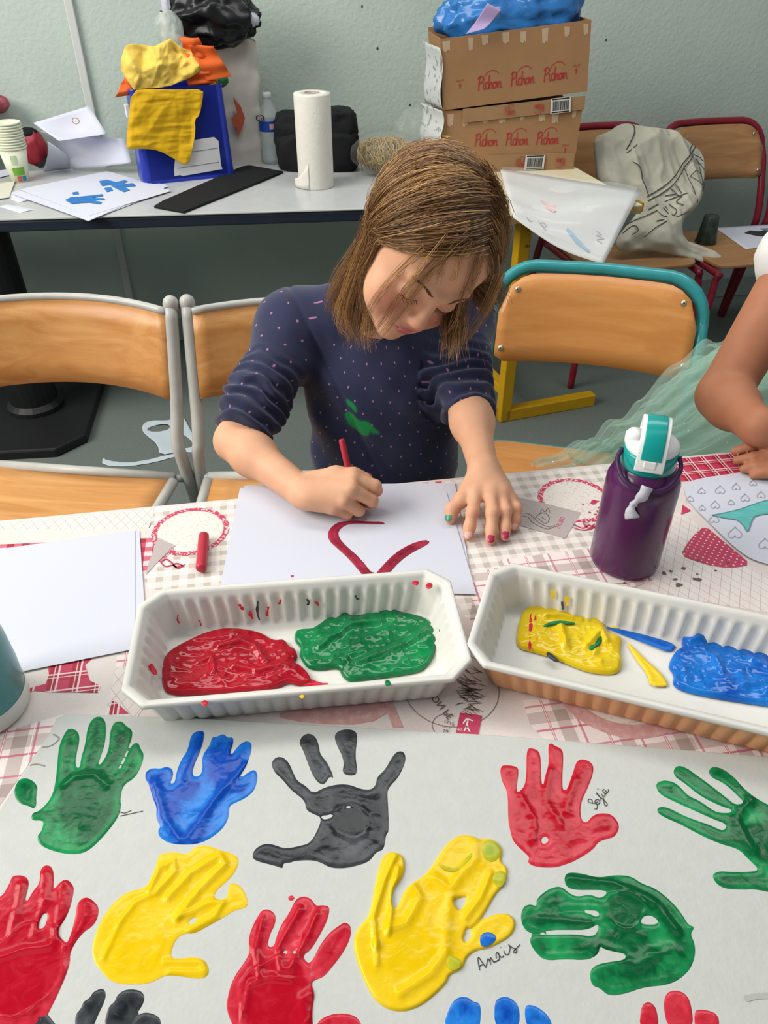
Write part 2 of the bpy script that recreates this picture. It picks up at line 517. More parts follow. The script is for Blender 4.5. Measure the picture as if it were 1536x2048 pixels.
# cable trunking running up the wall
ta = [PY(142, 2, 2.5), PY(190, 205, 2.5)]
def wall_hit(px, py):
    r = (px - 768) / FPX; u = (1024 - py) / FPX
    d = Vector((r, _C + u * _S, -_S + u * _C)); o = Vector((0, 0, CAMZ))
    t = (W0 - o).dot(WN) / d.dot(WN); return o + d * t
h1 = wall_hit(246, 525); uu = (h1 - W0).dot(WU)
b = MB(); b.prism([wallp(uu - 0.012, 0.09), wallp(uu + 0.012, 0.09), wallp(uu + 0.012, 2.85), wallp(uu - 0.012, 2.85)], WN * 0.014)
struct(b.build('trim_1', m_trunk, bevel=0.003))
# old drill holes and marks in the plaster
m_hole = mat('hole_dark', '#3A3833', 0.9)
wb = bpy.data.objects['wall_back']
for (px, py, r) in [(755, 97, .0035), (724, 13, .003), (820, 210, .003), (1212, 80, .003)]:
    c = wall_hit(px, py) + WN * 0.0006
    b = MB(); b.add([c + WU * r * math.cos(a) + Vector((0, 0, 1.4 * r * math.sin(a))) for a in np.linspace(0, 2 * math.pi, 9)[:-1]], [tuple(range(8))])
    b.build('drill_hole', m_hole, wb)

# ------------------------------------------------------------------ table at the wall
BA = math.radians(5.7); BO = Vector((-0.065, 2.167, 0))
m_btop = mat('laminate_grey', '#B9BCBC', 0.28, var=0.04, vscale=40, spec=0.5)
m_navy = mat('edge_navy', '#232B38', 0.35)
m_black = mat('leg_black', '#17181A', 0.5, bump=0.1)
bt = thing('classroom_table', 'long grey laminate table with dark edge standing along the wall', 'table', (-1.0, 2.4, 0), 0)
def btp(u, v, z): return BO + Vector((math.cos(BA) * u - math.sin(BA) * v, math.sin(BA) * u + math.cos(BA) * v, z))
q = [btp(-1.9, 0, 0), btp(0.24, 0, 0), btp(0.24, 0.62, 0), btp(-1.9, 0.40, 0)]
MB().prism([p + Vector((0, 0, TZ - 0.006)) for p in q], (0, 0, 0.006)).build('tabletop', m_btop, bt)
MB().prism([p + Vector((0, 0, TZ - 0.036)) for p in q], (0, 0, 0.0295)).build('table_edge', m_navy, bt, bevel=0.005)
MB().prism([btp(-1.9, -0.004, TZ - 0.0035), btp(0.24, -0.004, TZ - 0.0035), btp(0.24, 0.0, TZ - 0.0035), btp(-1.9, 0.0, TZ - 0.0035)], (0, 0, 0.003)).build('edge_strip', m_trunk, bt)
cb = P(78, 828, 0)
MB().lathe([(0.0, 0.03), (0.085, 0.03), (0.085, 0.045), (0.072, 0.06), (0.068, TZ - 0.04), (0, TZ - 0.04)], cb, 24).build('column', m_black, bt, smooth=False)
pl = [P(222, 738, 0), P(176, 885, 0), P(115, 915, 0), Vector((-1.42, 1.86, 0)), Vector((-1.56, 1.98, 0)), Vector((-1.56, 2.40, 0)), Vector((-1.46, 2.42, 0))]
MB().prism(pl, (0, 0, 0.03)).build('base_plate', m_black, bt, bevel=0.006)

# ------------------------------------------------------------------ front table with printed cloth
TA = math.radians(9.2); TO = Vector((0.0, 0.866, 0))
def ftp(u, v, z): return TO + Vector((math.cos(TA) * u - math.sin(TA) * v, math.sin(TA) * u + math.cos(TA) * v, z))
m_steel = mat('leg_grey', '#8E9496', 0.4)
ft = thing('worktable', 'long child height table under the printed cloth in the foreground', 'table', (0, 0.45, 0), TA)
q = [ftp(-0.95, -0.82, TZ - 0.032), ftp(1.05, -0.82, TZ - 0.032), ftp(1.05, 0, TZ - 0.032), ftp(-0.95, 0, TZ - 0.032)]
MB().prism(q, (0, 0, 0.030)).build('tabletop', m_btop, ft, bevel=0.004)
for u, v in ((-0.88, -0.75), (0.98, -0.75), (-0.88, -0.07), (0.98, -0.07)):
    MB().tube([ftp(u, v, 0.0), ftp(u, v, TZ - 0.034)], 0.02, 14).build('leg', m_steel, ft)
m_cloth = pattern('cloth_linen', '#DCD4CF', [('n', 14, 0.48, 0.72, '#DDC4C2', 0.55), ('n', 420, 0.5, 0.75, '#CFC6BF', 0.4)], 0.42, 0.3, 700)
tc_ = thing('tablecloth', 'oilcloth printed with gingham, plaid and red farmyard motifs over the foreground table', 'tablecloth', (0, 0.866, TZ), TA)
b = MB()
zc = TZ
r4 = [(-0.955, -0.825), (1.055, -0.825), (1.055, 0.004), (-0.955, 0.004)]
V = [ftp(u, v, zc) for u, v in r4] + [ftp(u * 1.004, v + (0.006 if v > 0 else -0.006), zc - 0.055) for u, v in r4]
b.add(V, [(0, 1, 2, 3), (0, 4, 5, 1), (1, 5, 6, 2), (2, 6, 7, 3), (3, 7, 4, 0)])
cl = b.build('cloth_sheet', m_cloth, tc_)
q = cl.modifiers.new('solid', 'SOLIDIFY'); q.thickness = 0.0012; q.offset = -1
_lv = [0]
def printed(px, m, lvl, name='printed_panel', smooth=0):
    pts = px_poly(px, TZ)
    if smooth: pts = chaikin(pts, smooth)
    z = TZ + 0.00012 * lvl
    ar = sum(pts[i][0] * pts[(i + 1) % len(pts)][1] - pts[(i + 1) % len(pts)][0] * pts[i][1] for i in range(len(pts)))
    if ar < 0: pts = pts[::-1]
    return MB().add([(x, y, z) for x, y in pts], [tuple(range(len(pts)))]).build(name, m, tc_)
def printed_circle(px, py, r0, r1, m, lvl, name='printed_ring', n=64, wob=0.0, a0=0, a1=2 * math.pi):
    c = P(px, py, TZ); z = 0.00012 * lvl; b = MB(); V = []
    for i in range(n + 1):
        a = a0 + (a1 - a0) * i / n
        w = 1 + wob * math.sin(i * 2.1)
        for r in (r0, r1 * w): V.append(c + Vector((r * math.cos(a), r * math.sin(a), z)))
    b.add(V, [(2 * i, 2 * i + 1, 2 * i + 3, 2 * i + 2) for i in range(n)])
    return b.build(name, m, tc_)
m_ging = pattern('gingham_grey', '#E9E3DD', [('m', 1, 0, .0186, 0, .46, '#EDEAE7', .8), ('m', 0, 1, .0186, 0, .46, '#EAE7E3', .8), ('x', .0186, .46, '#B9B1AA', .85), ('n', 30, .5, .8, '#E0CFCB', .5)])
m_rplaid = pattern('plaid_red', '#C2375A', [('m', 1, 0, .022, 0, .45, '#D9708A', .9), ('m', 0, 1, .022, 0, .45, '#E58AA0', .7), ('s', 1, 0, .022, .62, .09, '#F0D8DA', .85), ('s', 0, 1, .022, .62, .09, '#F0D8DA', .85), ('s', 1, 0, .022, .8, .05, '#F0D8DA', .8), ('s', 0, 1, .022, .8, .05, '#F0D8DA', .8)])
m_rcheck = pattern('check_red', '#EBC9CE', [('m', 1, 0, .018, 0, .5, '#D05070', .95), ('m', 0, 1, .018, 0, .5, '#D86A84', .9)])
m_wire = pattern('chicken_wire', '#E2DAD5', [('n', 40, .45, .75, '#E0C9C8', .5), ('s', 1, .62, .013, 0, .06, '#A7A09B', .8), ('s', 1, -.62, .013, 0, .06, '#A7A09B', .8)])
m_pplaid = pattern('plaid_pale', '#EADFDC', [('m', 1, 0, .052, 0, .26, '#D2CBC9', .9), ('m', 0, 1, .052, 0, .26, '#D6CFCD', .9), ('s', 1, 0, .052, .18, .045, '#C2506C', .8), ('s', 0, 1, .052, .18, .045, '#C2506C', .8), ('s', 1, 0, .052, .62, .045, '#C2506C', .7), ('s', 0, 1, .052, .62, .045, '#C2506C', .7), ('s', 1, 0, .026, .33, .03, '#F4EEEC', .9)])
m_rdots = pattern('dots_red', '#BC3B5C', [('d', .0098, .16, '#F0D5D8')])
m_lace = pattern('lace_red', '#C8375A', [('n', 300, .52, .6, '#EBD9D6', .9)])
m_cream = pattern('disc_cream', '#E6DED6', [('n', 260, .55, .62, '#BFB6AE', .55), ('n', 30, .5, .8, '#DFC9C4', .5)])
m_card = pattern('card_grey', '#B4AAA7', [('n', 500, .5, .7, '#C6BDB9', .5)])
m_red = mat('print_red', '#C2335A', 0.45, var=0.1, vscale=200)
m_rose = pattern('print_rose', '#C99A98', [('n', 120, .45, .7, '#DDBEBB', .7)])
m_brown = mat('print_brown', '#6B5650', 0.6)
m_pale = mat('print_pale', '#E8E0DA', 0.5)

printed([(312, 1016), (900, 961), (1062, 946), (1290, 924), (1262, 1010), (1225, 1095), (990, 1140), (960, 1235), (930, 1235), (900, 1165), (300, 1180), (288, 1160), (296, 1060)], m_ging, 1)
printed([(1290, 924), (1480, 906), (1500, 940), (1385, 962), (1340, 965)], m_rplaid, 2)
printed([(560, 993), (740, 976), (830, 967), (890, 962), (892, 975), (560, 1010)], m_rcheck, 2)
printed([(-60, 1052), (308, 1017), (300, 1055), (0, 1082), (-60, 1090)], m_wire, 1)
printed([(-60, 1088), (112, 1085), (300, 1075), (313, 1075), (296, 1140), (285, 1150), (-60, 1160)], m_rcheck, 2)
printed([(-60, 1060), (300, 1058), (312, 1076), (120, 1084), (-60, 1092)], m_cloth, 3)
# laced rings
for (cx, cy, r) in ((381, 1062, .0445), (1150, 1000, .0455)):
    printed_circle(cx, cy, 0.0, r, m_cream, 4, 'printed_disc')
    printed_circle(cx, cy, r * .94, r * 1.09, m_lace, 5, wob=.02)
# grey egg cards
printed([(316, 1076), (352, 1092), (318, 1122), (292, 1150), (297, 1128)], m_card, 6)
printed([(1030, 993), (1163, 1026), (1130, 1077), (1040, 1052), (1015, 1035)], m_card, 6)
text('OEUFS', P(335, 1108, TZ + .0009), P(345, 1098) - P(325, 1118), P(331, 1101) - P(339, 1115), .0085, m_red, tc_)
text('OEUFS', P(1121, 1045, TZ + .0009), P(1112, 1062) - P(1128, 1030), P(1110, 1040) - P(1132, 1050), .009, m_red, tc_)
text('SR', P(1042, 1011, TZ + .0009), P(1036, 1021) - P(1048, 1003), P(1034, 1006) - P(1050, 1016), .009, m_red, tc_)
def inked(strokes, w, m, lvl, name='printed_line', n=4):
    b = MB()
    for s in strokes:
        pts = smooth_path([P(x, y, TZ + .00012 * lvl) for x, y in s], n)
        b.ribbon(pts, w, taper=True)
    return b.build(name, m, tc_)
inked([[(1043, 1026), (1058, 1028), (1070, 1038), (1082, 1048), (1100, 1054), (1110, 1050)], [(1043, 1031), (1056, 1034), (1064, 1044), (1080, 1053), (1096, 1058), (1112, 1052)],
       [(1070, 1038), (1078, 1028), (1090, 1026), (1098, 1034), (1096, 1044), (1086, 1048)], [(1080, 1028), (1084, 1018), (1090, 1024), (1096, 1016), (1100, 1026)], [(1082, 1033), (1092, 1040)], [(1076, 1036), (1088, 1046)]], .0011, m_brown, 8, 'hen_drawing')
# red twine bows
inked([[(322, 1124), (332, 1118), (344, 1126), (352, 1134), (365, 1130)], [(318, 1120), (330, 1132), (346, 1130), (356, 1136), (370, 1128)], [(346, 1128), (356, 1127), (368, 1133)]], .0022, m_red, 8, 'twine_bow')
inked([[(1145, 1047), (1165, 1056), (1178, 1050), (1192, 1056)], [(1148, 1056), (1166, 1060), (1182, 1057), (1196, 1050)], [(1166, 1046), (1178, 1056), (1190, 1047)]], .0022, m_red, 8, 'twine_bow')
# red smears around the ring
for k in range(26):
    cx, cy = (1195 + random.gauss(0, 18), 1015 + random.gauss(0, 22)) if k < 12 else (1370 + random.gauss(0, 60), 1145 + random.gauss(0, 18))
    a = random.random() * 3; r = random.uniform(2, 7)
    printed([(cx + r * math.cos(a + q) * random.uniform(.4, 1.5), cy + .6 * r * math.sin(a + q) * random.uniform(.4, 1.3)) for q in np.linspace(0, 6.28, 8)[:-1]], m_red if k < 12 else m_brown, 7 + .04 * k, 'printed_speck')
printed([(1330, 1020), (1372, 1030), (1500, 1135), (1560, 1165), (1560, 1230), (1300, 1185), (1318, 1100)], m_wire, 2)
printed([(1362, 1112), (1372, 1090), (1390, 1068), (1410, 1052), (1440, 1078), (1470, 1102), (1502, 1130), (1470, 1136), (1430, 1134), (1395, 1124)], m_rdots, 6, smooth=1)
printed([(1365, 1010), (1382, 1022), (1362, 1030)], m_red, 5)
printed([(1000, 1120), (1215, 1092), (1325, 1150), (1250, 1185), (1010, 1135)], m_pplaid, 3)
printed([(950, 1140), (995, 1135), (965, 1235), (940, 1240)], m_pplaid, 2)
# nearer the viewer
printed([(1045, 1400), (1210, 1390), (1560, 1460), (1580, 1530), (1100, 1490), (1060, 1450)], m_pplaid, 2)
printed_circle(1240, 1360, 0.0, .066, m_cream, 3, 'printed_disc')
printed_circle(1240, 1360, .056, .072, m_rose, 4)
printed([(-40, 1465), (40, 1455), (128, 1428), (-10, 1625), (-40, 1640)], m_pplaid, 2)
printed([(95, 1320), (190, 1312), (170, 1330), (180, 1362), (202, 1372), (196, 1386), (110, 1385), (70, 1382), (55, 1386), (62, 1376), (92, 1368), (98, 1350)], m_rplaid, 4, 'printed_animal')
printed([(232, 1335), (300, 1330), (300, 1400), (270, 1440), (210, 1432)], m_wire, 3)
printed([(225, 1398), (258, 1428), (218, 1430)], m_rplaid, 5)
printed([(236, 1298), (290, 1290), (290, 1330), (232, 1335)], m_pplaid, 3)
printed([(540, 1432), (620, 1412), (700, 1404), (790, 1392), (785, 1420), (735, 1450), (620, 1448)], m_rose, 3, smooth=1)
printed([(768, 1404), (784, 1402), (806, 1455), (786, 1456)], m_rose, 4)
printed_circle(903, 1376, .0478, .0484, m_brown, 4)
text('MON PE', P(880, 1408, TZ + .0009), P(898, 1425) - P(868, 1388), P(862, 1420) - P(893, 1398), .011, m_brown, tc_)
hv = []
for k in range(60):
    a = random.uniform(-.5, 1.0); cx, cy = 928 + random.gauss(0, 9), 1372 + random.gauss(0, 26); L_ = random.uniform(14, 42)
    hv.append([(cx, cy), (cx + L_ * .5 * math.cos(a), cy + L_ * .45 * math.sin(a)), (cx + L_ * math.cos(a), cy + L_ * .8 * math.sin(a))])
inked(hv, .0007, m_brown, 6, 'plant_engraving', 3)
printed([(920, 1426), (964, 1432), (956, 1472), (912, 1466)], m_red, 6, 'postage_stamp')
inked([[(926, 1447), (934, 1438), (946, 1442)], [(936, 1440), (934, 1452), (940, 1464)], [(934, 1452), (928, 1462)]], .0018, m_pale, 8, 'stamp_figure')
text('40', P(919, 1459, TZ + .0011), (1, .1, 0), (-.1, 1, 0), .005, m_pale, tc_)
printed_circle(893, 1452, .0136, .0141, m_brown, 4, a0=math.radians(60), a1=math.radians(275))
text('1715', P(898, 1446, TZ + .0009), P(908, 1449) - P(888, 1443), (0.05, 1, 0), .0055, m_brown, tc_)
text('19 -1', P(892, 1454, TZ + .0009), P(908, 1457) - P(888, 1452), (0.05, 1, 0), .0042, m_brown, tc_)
text('29', P(891, 1463, TZ + .0009), (1, -.1, 0), (0.1, 1, 0), .006, m_brown, tc_)
# ------------------------------------------------------------------ chairs
m_beech = wood_mat('beech', '#C5884A', '#DCA465', 0.36)
m_beech2 = wood_mat('beech_orange', '#C98645', '#D89856', 0.34)
m_beech3 = wood_mat('beech_dark', '#A0744A', '#B58A5C', 0.36)
m_gtube = mat('tube_grey', '#B5B5AF', 0.32, var=0.06, vscale=30)
m_teal = mat('tube_teal', '#2F8E93', 0.28, var=0.06, vscale=30, coat=0.3)
m_rtube = mat('tube_red', '#7E1A2C', 0.3, var=0.06, vscale=30, coat=0.2)
m_rivet = mat('rivet', '#B9B4A8', 0.35, metal=0.8)
m_hole2 = mat('rivet_hole', '#2A2520', 0.8)

def grey_chair(label, loc, rz, hw):
    t = thing('school_chair', label, 'chair', (loc[0], loc[1], 0), rz, 'grey framed chairs behind the table')
    sz = 0.37
    for s in (-1, 1):
        post = smooth_path([(s * hw, .278, .695), (s * hw, .225, .52), (s * hw, .195, .45), (s * (hw + .006), .19, .40), (s * (hw + .022), .215, .18), (s * (hw + .03), .24, 0.0)], 5)
        MB().tube(post, .0125, 14).build('leg', m_gtube, t, True, False)
        MB().lathe([(0, .012), (.006, .0115), (.0125, .006), (.0148, -.002), (.0148, -.014), (.0125, -.014)], (s * hw, .2795, .699), 18).build('end_cap', m_gtube, t, True, False)
        MB().tube(smooth_path([(s * (hw - .012), .165, sz), (s * (hw - .012), -.15, sz), (s * (hw - .010), -.175, sz - .02), (s * (hw + .005), -.185, .2), (s * (hw + .015), -.19, 0)], 4), .0105, 12).build('leg', m_gtube, t, True, False)
    MB().tube([(-hw + .012, .178, sz + .002), (hw - .012, .178, sz + .002)], .0105, 12).build('seat_rail', m_gtube, t, True, False)
    for s in (-1, 1): MB().tube([(s * hw, .195, sz - .012), (s * (hw - .012), .178, sz)], .008, 8).build('bracket', m_gtube, t, True, False)
    b = MB()
    def sf(u, v):
        x = (u - .5) * 2 * (hw - .022); y = -.19 + v * .36
        z = sz - .006 + .006 * (2 * u - 1) ** 2 - .010 * max(0, .25 - v) ** 2 * 16
        return (x, y, z)
    b.grid(sf, 10, 10)
    o = b.build('seat', m_beech, t, True, False, solid=.010)
    b = MB()
    def bf(u, v):
        k = 2 * u - 1; z = .525 + .155 * v
        return (k * (hw - .008), .225 + (z - .52) * .30 + .050 * (1 - k * k) - .004, z)
    b.grid(bf, 18, 4).build('backrest', m_beech, t, True, False, solid=.011)
    MB().tube([Vector(bf(i / 18, 1.0)) + Vector((0, 0, .004)) for i in range(19)], .0078, 8).build('backrest_trim', m_gtube, t, True, False)
    return t
grey_chair('grey framed wooden chair at far left with an empty seat', (-0.628, 1.117), math.radians(-6.8), .20)
grey_chair('grey framed wooden chair that the girl sits on', (-0.150, 1.100), math.radians(1.0), .212)

def loop_chair(label, loc, rz, tube_m, wood_m, top=.70, seat_y=.10, hw=.195, grp=None, ph=.172):
    t = thing('school_chair', label, 'chair', (loc[0], loc[1], 0), rz, grp)
    sz = .375
    path = []
    r = .075
    left = [(-hw - .02, .24, 0), (-hw - .008, .19, .30), (-hw, .165, .42), (-hw, .215, top - .13), (-hw, .25, top - r)]
    arc = [(-hw + r * (1 - math.cos(a)), .25 + .02 * math.sin(a), top - r + r * math.sin(a)) for a in np.linspace(0, math.pi / 2, 7)[1:]]
    half = smooth_path(left, 5)[:-1] + [Vector(left[-1])] + [Vector(a) for a in arc]
    def bow(p):
        p = Vector(p); k = min(1, abs(p.x) / hw)
        p.y += .03 * (1 - k * k) * max(0, min(1, (p.z - .45) / .2)); return p
    path = half + [Vector((0, .27, top))] + [Vector((-p.x, p.y, p.z)) for p in reversed(half)]
    MB().tube([bow(p) for p in path], .0125, 14).build('back_frame', tube_m, t, True, False)
    for s in (-1, 1):
        MB().tube(smooth_path([(s * hw, .165, sz - .012), (s * (hw - .01), -.19, sz - .014), (s * (hw - .005), -.215, sz - .035), (s * (hw + .01), -.23, .2), (s * (hw + .02), -.24, 0)], 5), .0115, 12).build('leg', tube_m, t, True, False)
    MB().tube([(-hw, .15, sz - .014), (hw, .15, sz - .014)], .0095, 10).build('seat_rail', tube_m, t, True, False)
    # seat with rounded corners
    def rrect(x0, x1, y0, y1, r, n=6):
        out = []
        for cx, cy, a in ((x1 - r, y1 - r, 0), (x0 + r, y1 - r, math.pi / 2), (x0 + r, y0 + r, math.pi), (x1 - r, y0 + r, 1.5 * math.pi)):
            out += [(cx + r * math.cos(a + q), cy + r * math.sin(a + q)) for q in np.linspace(0, math.pi / 2, n)]
        return out
    MB().prism([(x, y, sz) for x, y in rrect(-hw + .004, hw - .004, seat_y - .345, seat_y, .055)], (0, 0, .011)).build('seat', wood_m, t, False, False, bevel=.003)
    # curved back panel with rounded top corners
    W_ = hw - .012; b = MB(); n = 20
    V = []
    z1 = top - .008; z0 = top - ph
    for i in range(n + 1):
        k = 2 * i / n - 1; x = k * W_
        rr = .07; e = W_ - abs(x)
        zt = z1 - (rr - math.sqrt(max(0, rr * rr - (rr - e) ** 2)) if e < rr else 0)
        zb = z0 + (.012 * (1 - e / .02) ** 2 if e < .02 else 0)
        for j in range(6):
            z = zb + (zt - zb) * j / 5
            y = .165 + (z - .42) * .37 + .03 * (1 - k * k) - .017
            V.append((x, y, z))
    b.add(V, [(i * 6 + j, (i + 1) * 6 + j, (i + 1) * 6 + j + 1, i * 6 + j + 1) for i in range(n) for j in range(5)])
    b.build('backrest', wood_m, t, True, False, solid=.010)
    for s, zz in ((-1, top - .035), (1, top - .035), (-1, top - .145), (1, top - .145)):
        x = s * (W_ - (.032 if zz > top - .08 else .012)); k = x / W_
        y = .165 + (zz - .42) * .37 + .03 * (1 - k * k) - .017 - .006
        R = Matrix.Rotation(math.radians(90 - 20), 3, 'X')
        rv = MB().lathe([(0, .003), (.003, .003), (.0055, .0015), (.0062, 0)], (x, y, zz), 14, R).build('rivet', m_rivet, t, True, False)
        MB().lathe([(0, .0034), (.0016, .0034)], (x, y, zz), 8, R).build('rivet_hole', m_hole2, rv, False, False)
    return t
loop_chair('teal framed wooden chair right of the girl, under the pale green skirt', (0.372, 1.235), math.radians(-13), m_teal, m_beech2, top=.705, hw=.205, seat_y=.125)
g_red = 'dark red framed chairs against the wall'
loop_chair('dark red framed chair under the draped canvas bag', (0.79, 2.62), math.radians(13), m_rtube, m_beech3, top=.70, grp=g_red, seat_y=.13)
loop_chair('dark red framed chair carrying the painted black cup', (1.205, 2.675), math.radians(13), m_rtube, m_beech3, top=.705, grp=g_red, seat_y=.13)
loop_chair('dark red framed chair cut by the right edge of the photo', (1.62, 2.75), math.radians(13), m_rtube, m_beech3, top=.70, grp=g_red, seat_y=.13)
# ------------------------------------------------------------------ people
def rot_head(yaw, pit, rol):
    return np.array(Matrix.Rotation(math.radians(yaw), 3, 'Z') @ Matrix.Rotation(math.radians(pit), 3, 'X') @ Matrix.Rotation(math.radians(rol), 3, 'Y'))
def skin_material(name, base, red, dark, lip, sss=0.12):
    m = bpy.data.materials.new(name); m.use_nodes = True
    nt = m.node_tree; N = nt.nodes; L = nt.links; b = N['Principled BSDF']
    b.inputs['Roughness'].default_value = 0.52; b.inputs['Specular IOR Level'].default_value = 0.3
    b.inputs['Subsurface Weight'].default_value = sss; b.inputs['Subsurface Radius'].default_value = (0.010, 0.004, 0.002); b.inputs['Subsurface Scale'].default_value = 0.5
    tc = N.new('ShaderNodeTexCoord')
    n = N.new('ShaderNodeTexNoise'); n.inputs['Scale'].default_value = 38; n.inputs['Detail'].default_value = 5; L.new(tc.outputs['Object'], n.inputs['Vector'])
    cur = None
    def mixa(attr, colr, A=None):
        nonlocal cur
        a = N.new('ShaderNodeAttribute'); a.attribute_name = attr
        x = N.new('ShaderNodeMix'); x.data_type = 'RGBA'
        if cur is None: x.inputs['A'].default_value = lin(base)
        else: L.new(cur, x.inputs['A'])
        x.inputs['B'].default_value = lin(colr); L.new(a.outputs['Fac'], x.inputs['Factor']); cur = x.outputs['Result']
    mixa('blush', red); mixa('lips', lip); mixa('scalp', dark)
    x = N.new('ShaderNodeMix'); x.data_type = 'RGBA'; x.blend_type = 'MULTIPLY'; x.inputs['Factor'].default_value = 0.22
    r = N.new('ShaderNodeValToRGB'); r.color_ramp.elements[0].color = (.72, .60, .56, 1); r.color_ramp.elements[0].position = .35; r.color_ramp.elements[1].color = (1, 1, 1, 1); r.color_ramp.elements[1].position = .62
    L.new(n.outputs['Fac'], r.inputs[0]); L.new(cur, x.inputs['A']); L.new(r.outputs[0], x.inputs['B']); L.new(x.outputs['Result'], b.inputs['Base Color'])
    n2 = N.new('ShaderNodeTexNoise'); n2.inputs['Scale'].default_value = 420; L.new(tc.outputs['Object'], n2.inputs['Vector'])
    bp = N.new('ShaderNodeBump'); bp.inputs['Strength'].default_value = .08; bp.inputs['Distance'].default_value = .001
    L.new(n2.outputs['Fac'], bp.inputs['Height']); L.new(bp.outputs['Normal'], b.inputs['Normal'])
    return m

class Head:
    def __init__(s, c, ang, sc): s.c = np.array(c, float); s.R = rot_head(*ang); s.s = sc
    def w(s, p): return s.R @ (np.array(p, float) * s.s) + s.c
    def W(s, p): return (np.asarray(p, float) * s.s) @ s.R.T + s.c
    def loc(s, p): return ((np.asarray(p) - s.c) @ s.R) / s.s
    def add(s, S):
        k = s.s
        E = lambda c, r, kk=.01, sub=False: S.ell(s.w(c), np.array(r) * k, s.R, kk * k, sub)
        C_ = lambda a, b, r1, r2, kk=.01, sub=False: S.cone(s.w(a), s.w(b), r1 * k, r2 * k, kk * k, sub)
        E((0, .014, .032), (.0735, .088, .076))
        E((0, -.036, .040), (.060, .044, .050), .03)          # forehead
        E((0, -.028, -.026), (.061, .056, .066), .03)          # face
        E((0, -.050, -.068), (.034, .032, .028), .03)          # jaw
        E((0, -.073, -.086), (.013, .012, .011), .02)          # chin
        for q in (-1, 1):
            E((q * .036, -.056, -.042), (.025, .025, .026), .018)   # cheek
            E((q * .030, -.101, -.003), (.014, .012, .009), .014, True)  # socket
            E((q * .029, -.0715, -.006), (.0150, .0140, .0125), .004)    # lids
            C_((q * .012, -.0855, .013), (q * .040, -.072, .016), .006, .006, .014)  # brow
            E((q * .0660, .012, -.014), (.006, .014, .022), .006)   # ear
            E((q * .0085, -.092, -.0325), (.0065, .0075, .0058), .005)   # nostril wing
            E((q * .0050, -.0945, -.0385), (.0026, .0035, .0030), .003, True)
        C_((0, -.083, .008), (0, -.0985, -.026), .0055, .0078, .012)
        E((0, -.0985, -.0295), (.0092, .0082, .0080), .006)
        E((0, -.0805, -.052), (.026, .012, .017), .014)         # muzzle
        E((0, -.0895, -.0515), (.0150, .0050, .0040), .005)     # upper lip
        E((0, -.0875, -.0600), (.0130, .0056, .0048), .005)     # lower lip
        C_((-.018, -.0905, -.0556), (.018, -.0905, -.0556), .0014, .0014, .003, True)
        return S
    def attrs(s, V):
        q = s.loc(V); x, y, z = q.T
        near = (np.linalg.norm(q, axis=1) < .16)
        g = lambda c, r: np.exp(-(((q - np.array(c)) / np.array(r)) ** 2).sum(1))
        blush = (g((-.040, -.074, -.034), (.020, .03, .017)) + g((.040, -.074, -.034), (.020, .03, .017))) * .75 + g((0, -.104, -.032), (.012, .012, .011)) * .45
        for k in (-1, 1): blush += g((k * .03, -.083, -.012), (.015, .02, .006)) * .4
        lips = np.clip(1.3 * (g((0, -.094, -.0515), (.0125, .008, .0034)) + g((0, -.093, -.0600), (.0110, .009, .0036))), 0, .85) * (y < -.078)
        phi = np.abs(np.arctan2(x, -y))
        zh = np.interp(np.degrees(phi), [0, 25, 50, 75, 95, 120, 180], [.075, .069, .047, .016, -.012, -.045, -.070])
        scalp = np.clip((z - zh - .002) / .014, 0, 1)
        return np.clip(blush * near, 0, 1), lips * near, scalp * near
    def hairline(s, q):
        x, y, z = q.T
        phi = np.degrees(np.abs(np.arctan2(x, -y)))
        return z - np.interp(phi, [0, 25, 50, 75, 95, 120, 180], [.076, .070, .048, .016, -.012, -.045, -.070])

def finger(S, pts, r, k=.0025):
    for i in range(len(pts) - 1):
        S.cone(pts[i], pts[i + 1], r[i], r[i + 1], k)

def strands_mesh(paths, radii, rnd):
    """paths (n, k, 3) -> one mesh of thin three sided strands"""
    n, k, _ = paths.shape
    t = np.gradient(paths, axis=1); t /= np.linalg.norm(t, axis=2, keepdims=True) + 1e-12
    up = np.array([.31, .52, .79]); a = np.cross(t, up); a /= np.linalg.norm(a, axis=2, keepdims=True) + 1e-12
    b = np.cross(t, a)
    V = np.stack([paths + (a * math.cos(q) + b * math.sin(q)) * radii[..., None] for q in (0, 2.094, 4.189)], 2)   # n,k,3,3
    base = np.arange(n * k * 3).reshape(n, k, 3)
    Q = []
    for j in range(3):
        j2 = (j + 1) % 3
        Q.append(np.stack([base[:, :-1, j], base[:, :-1, j2], base[:, 1:, j2], base[:, 1:, j]], -1).reshape(-1, 4))
    return V.reshape(-1, 3), np.concatenate(Q), np.repeat(rnd, k * 3)

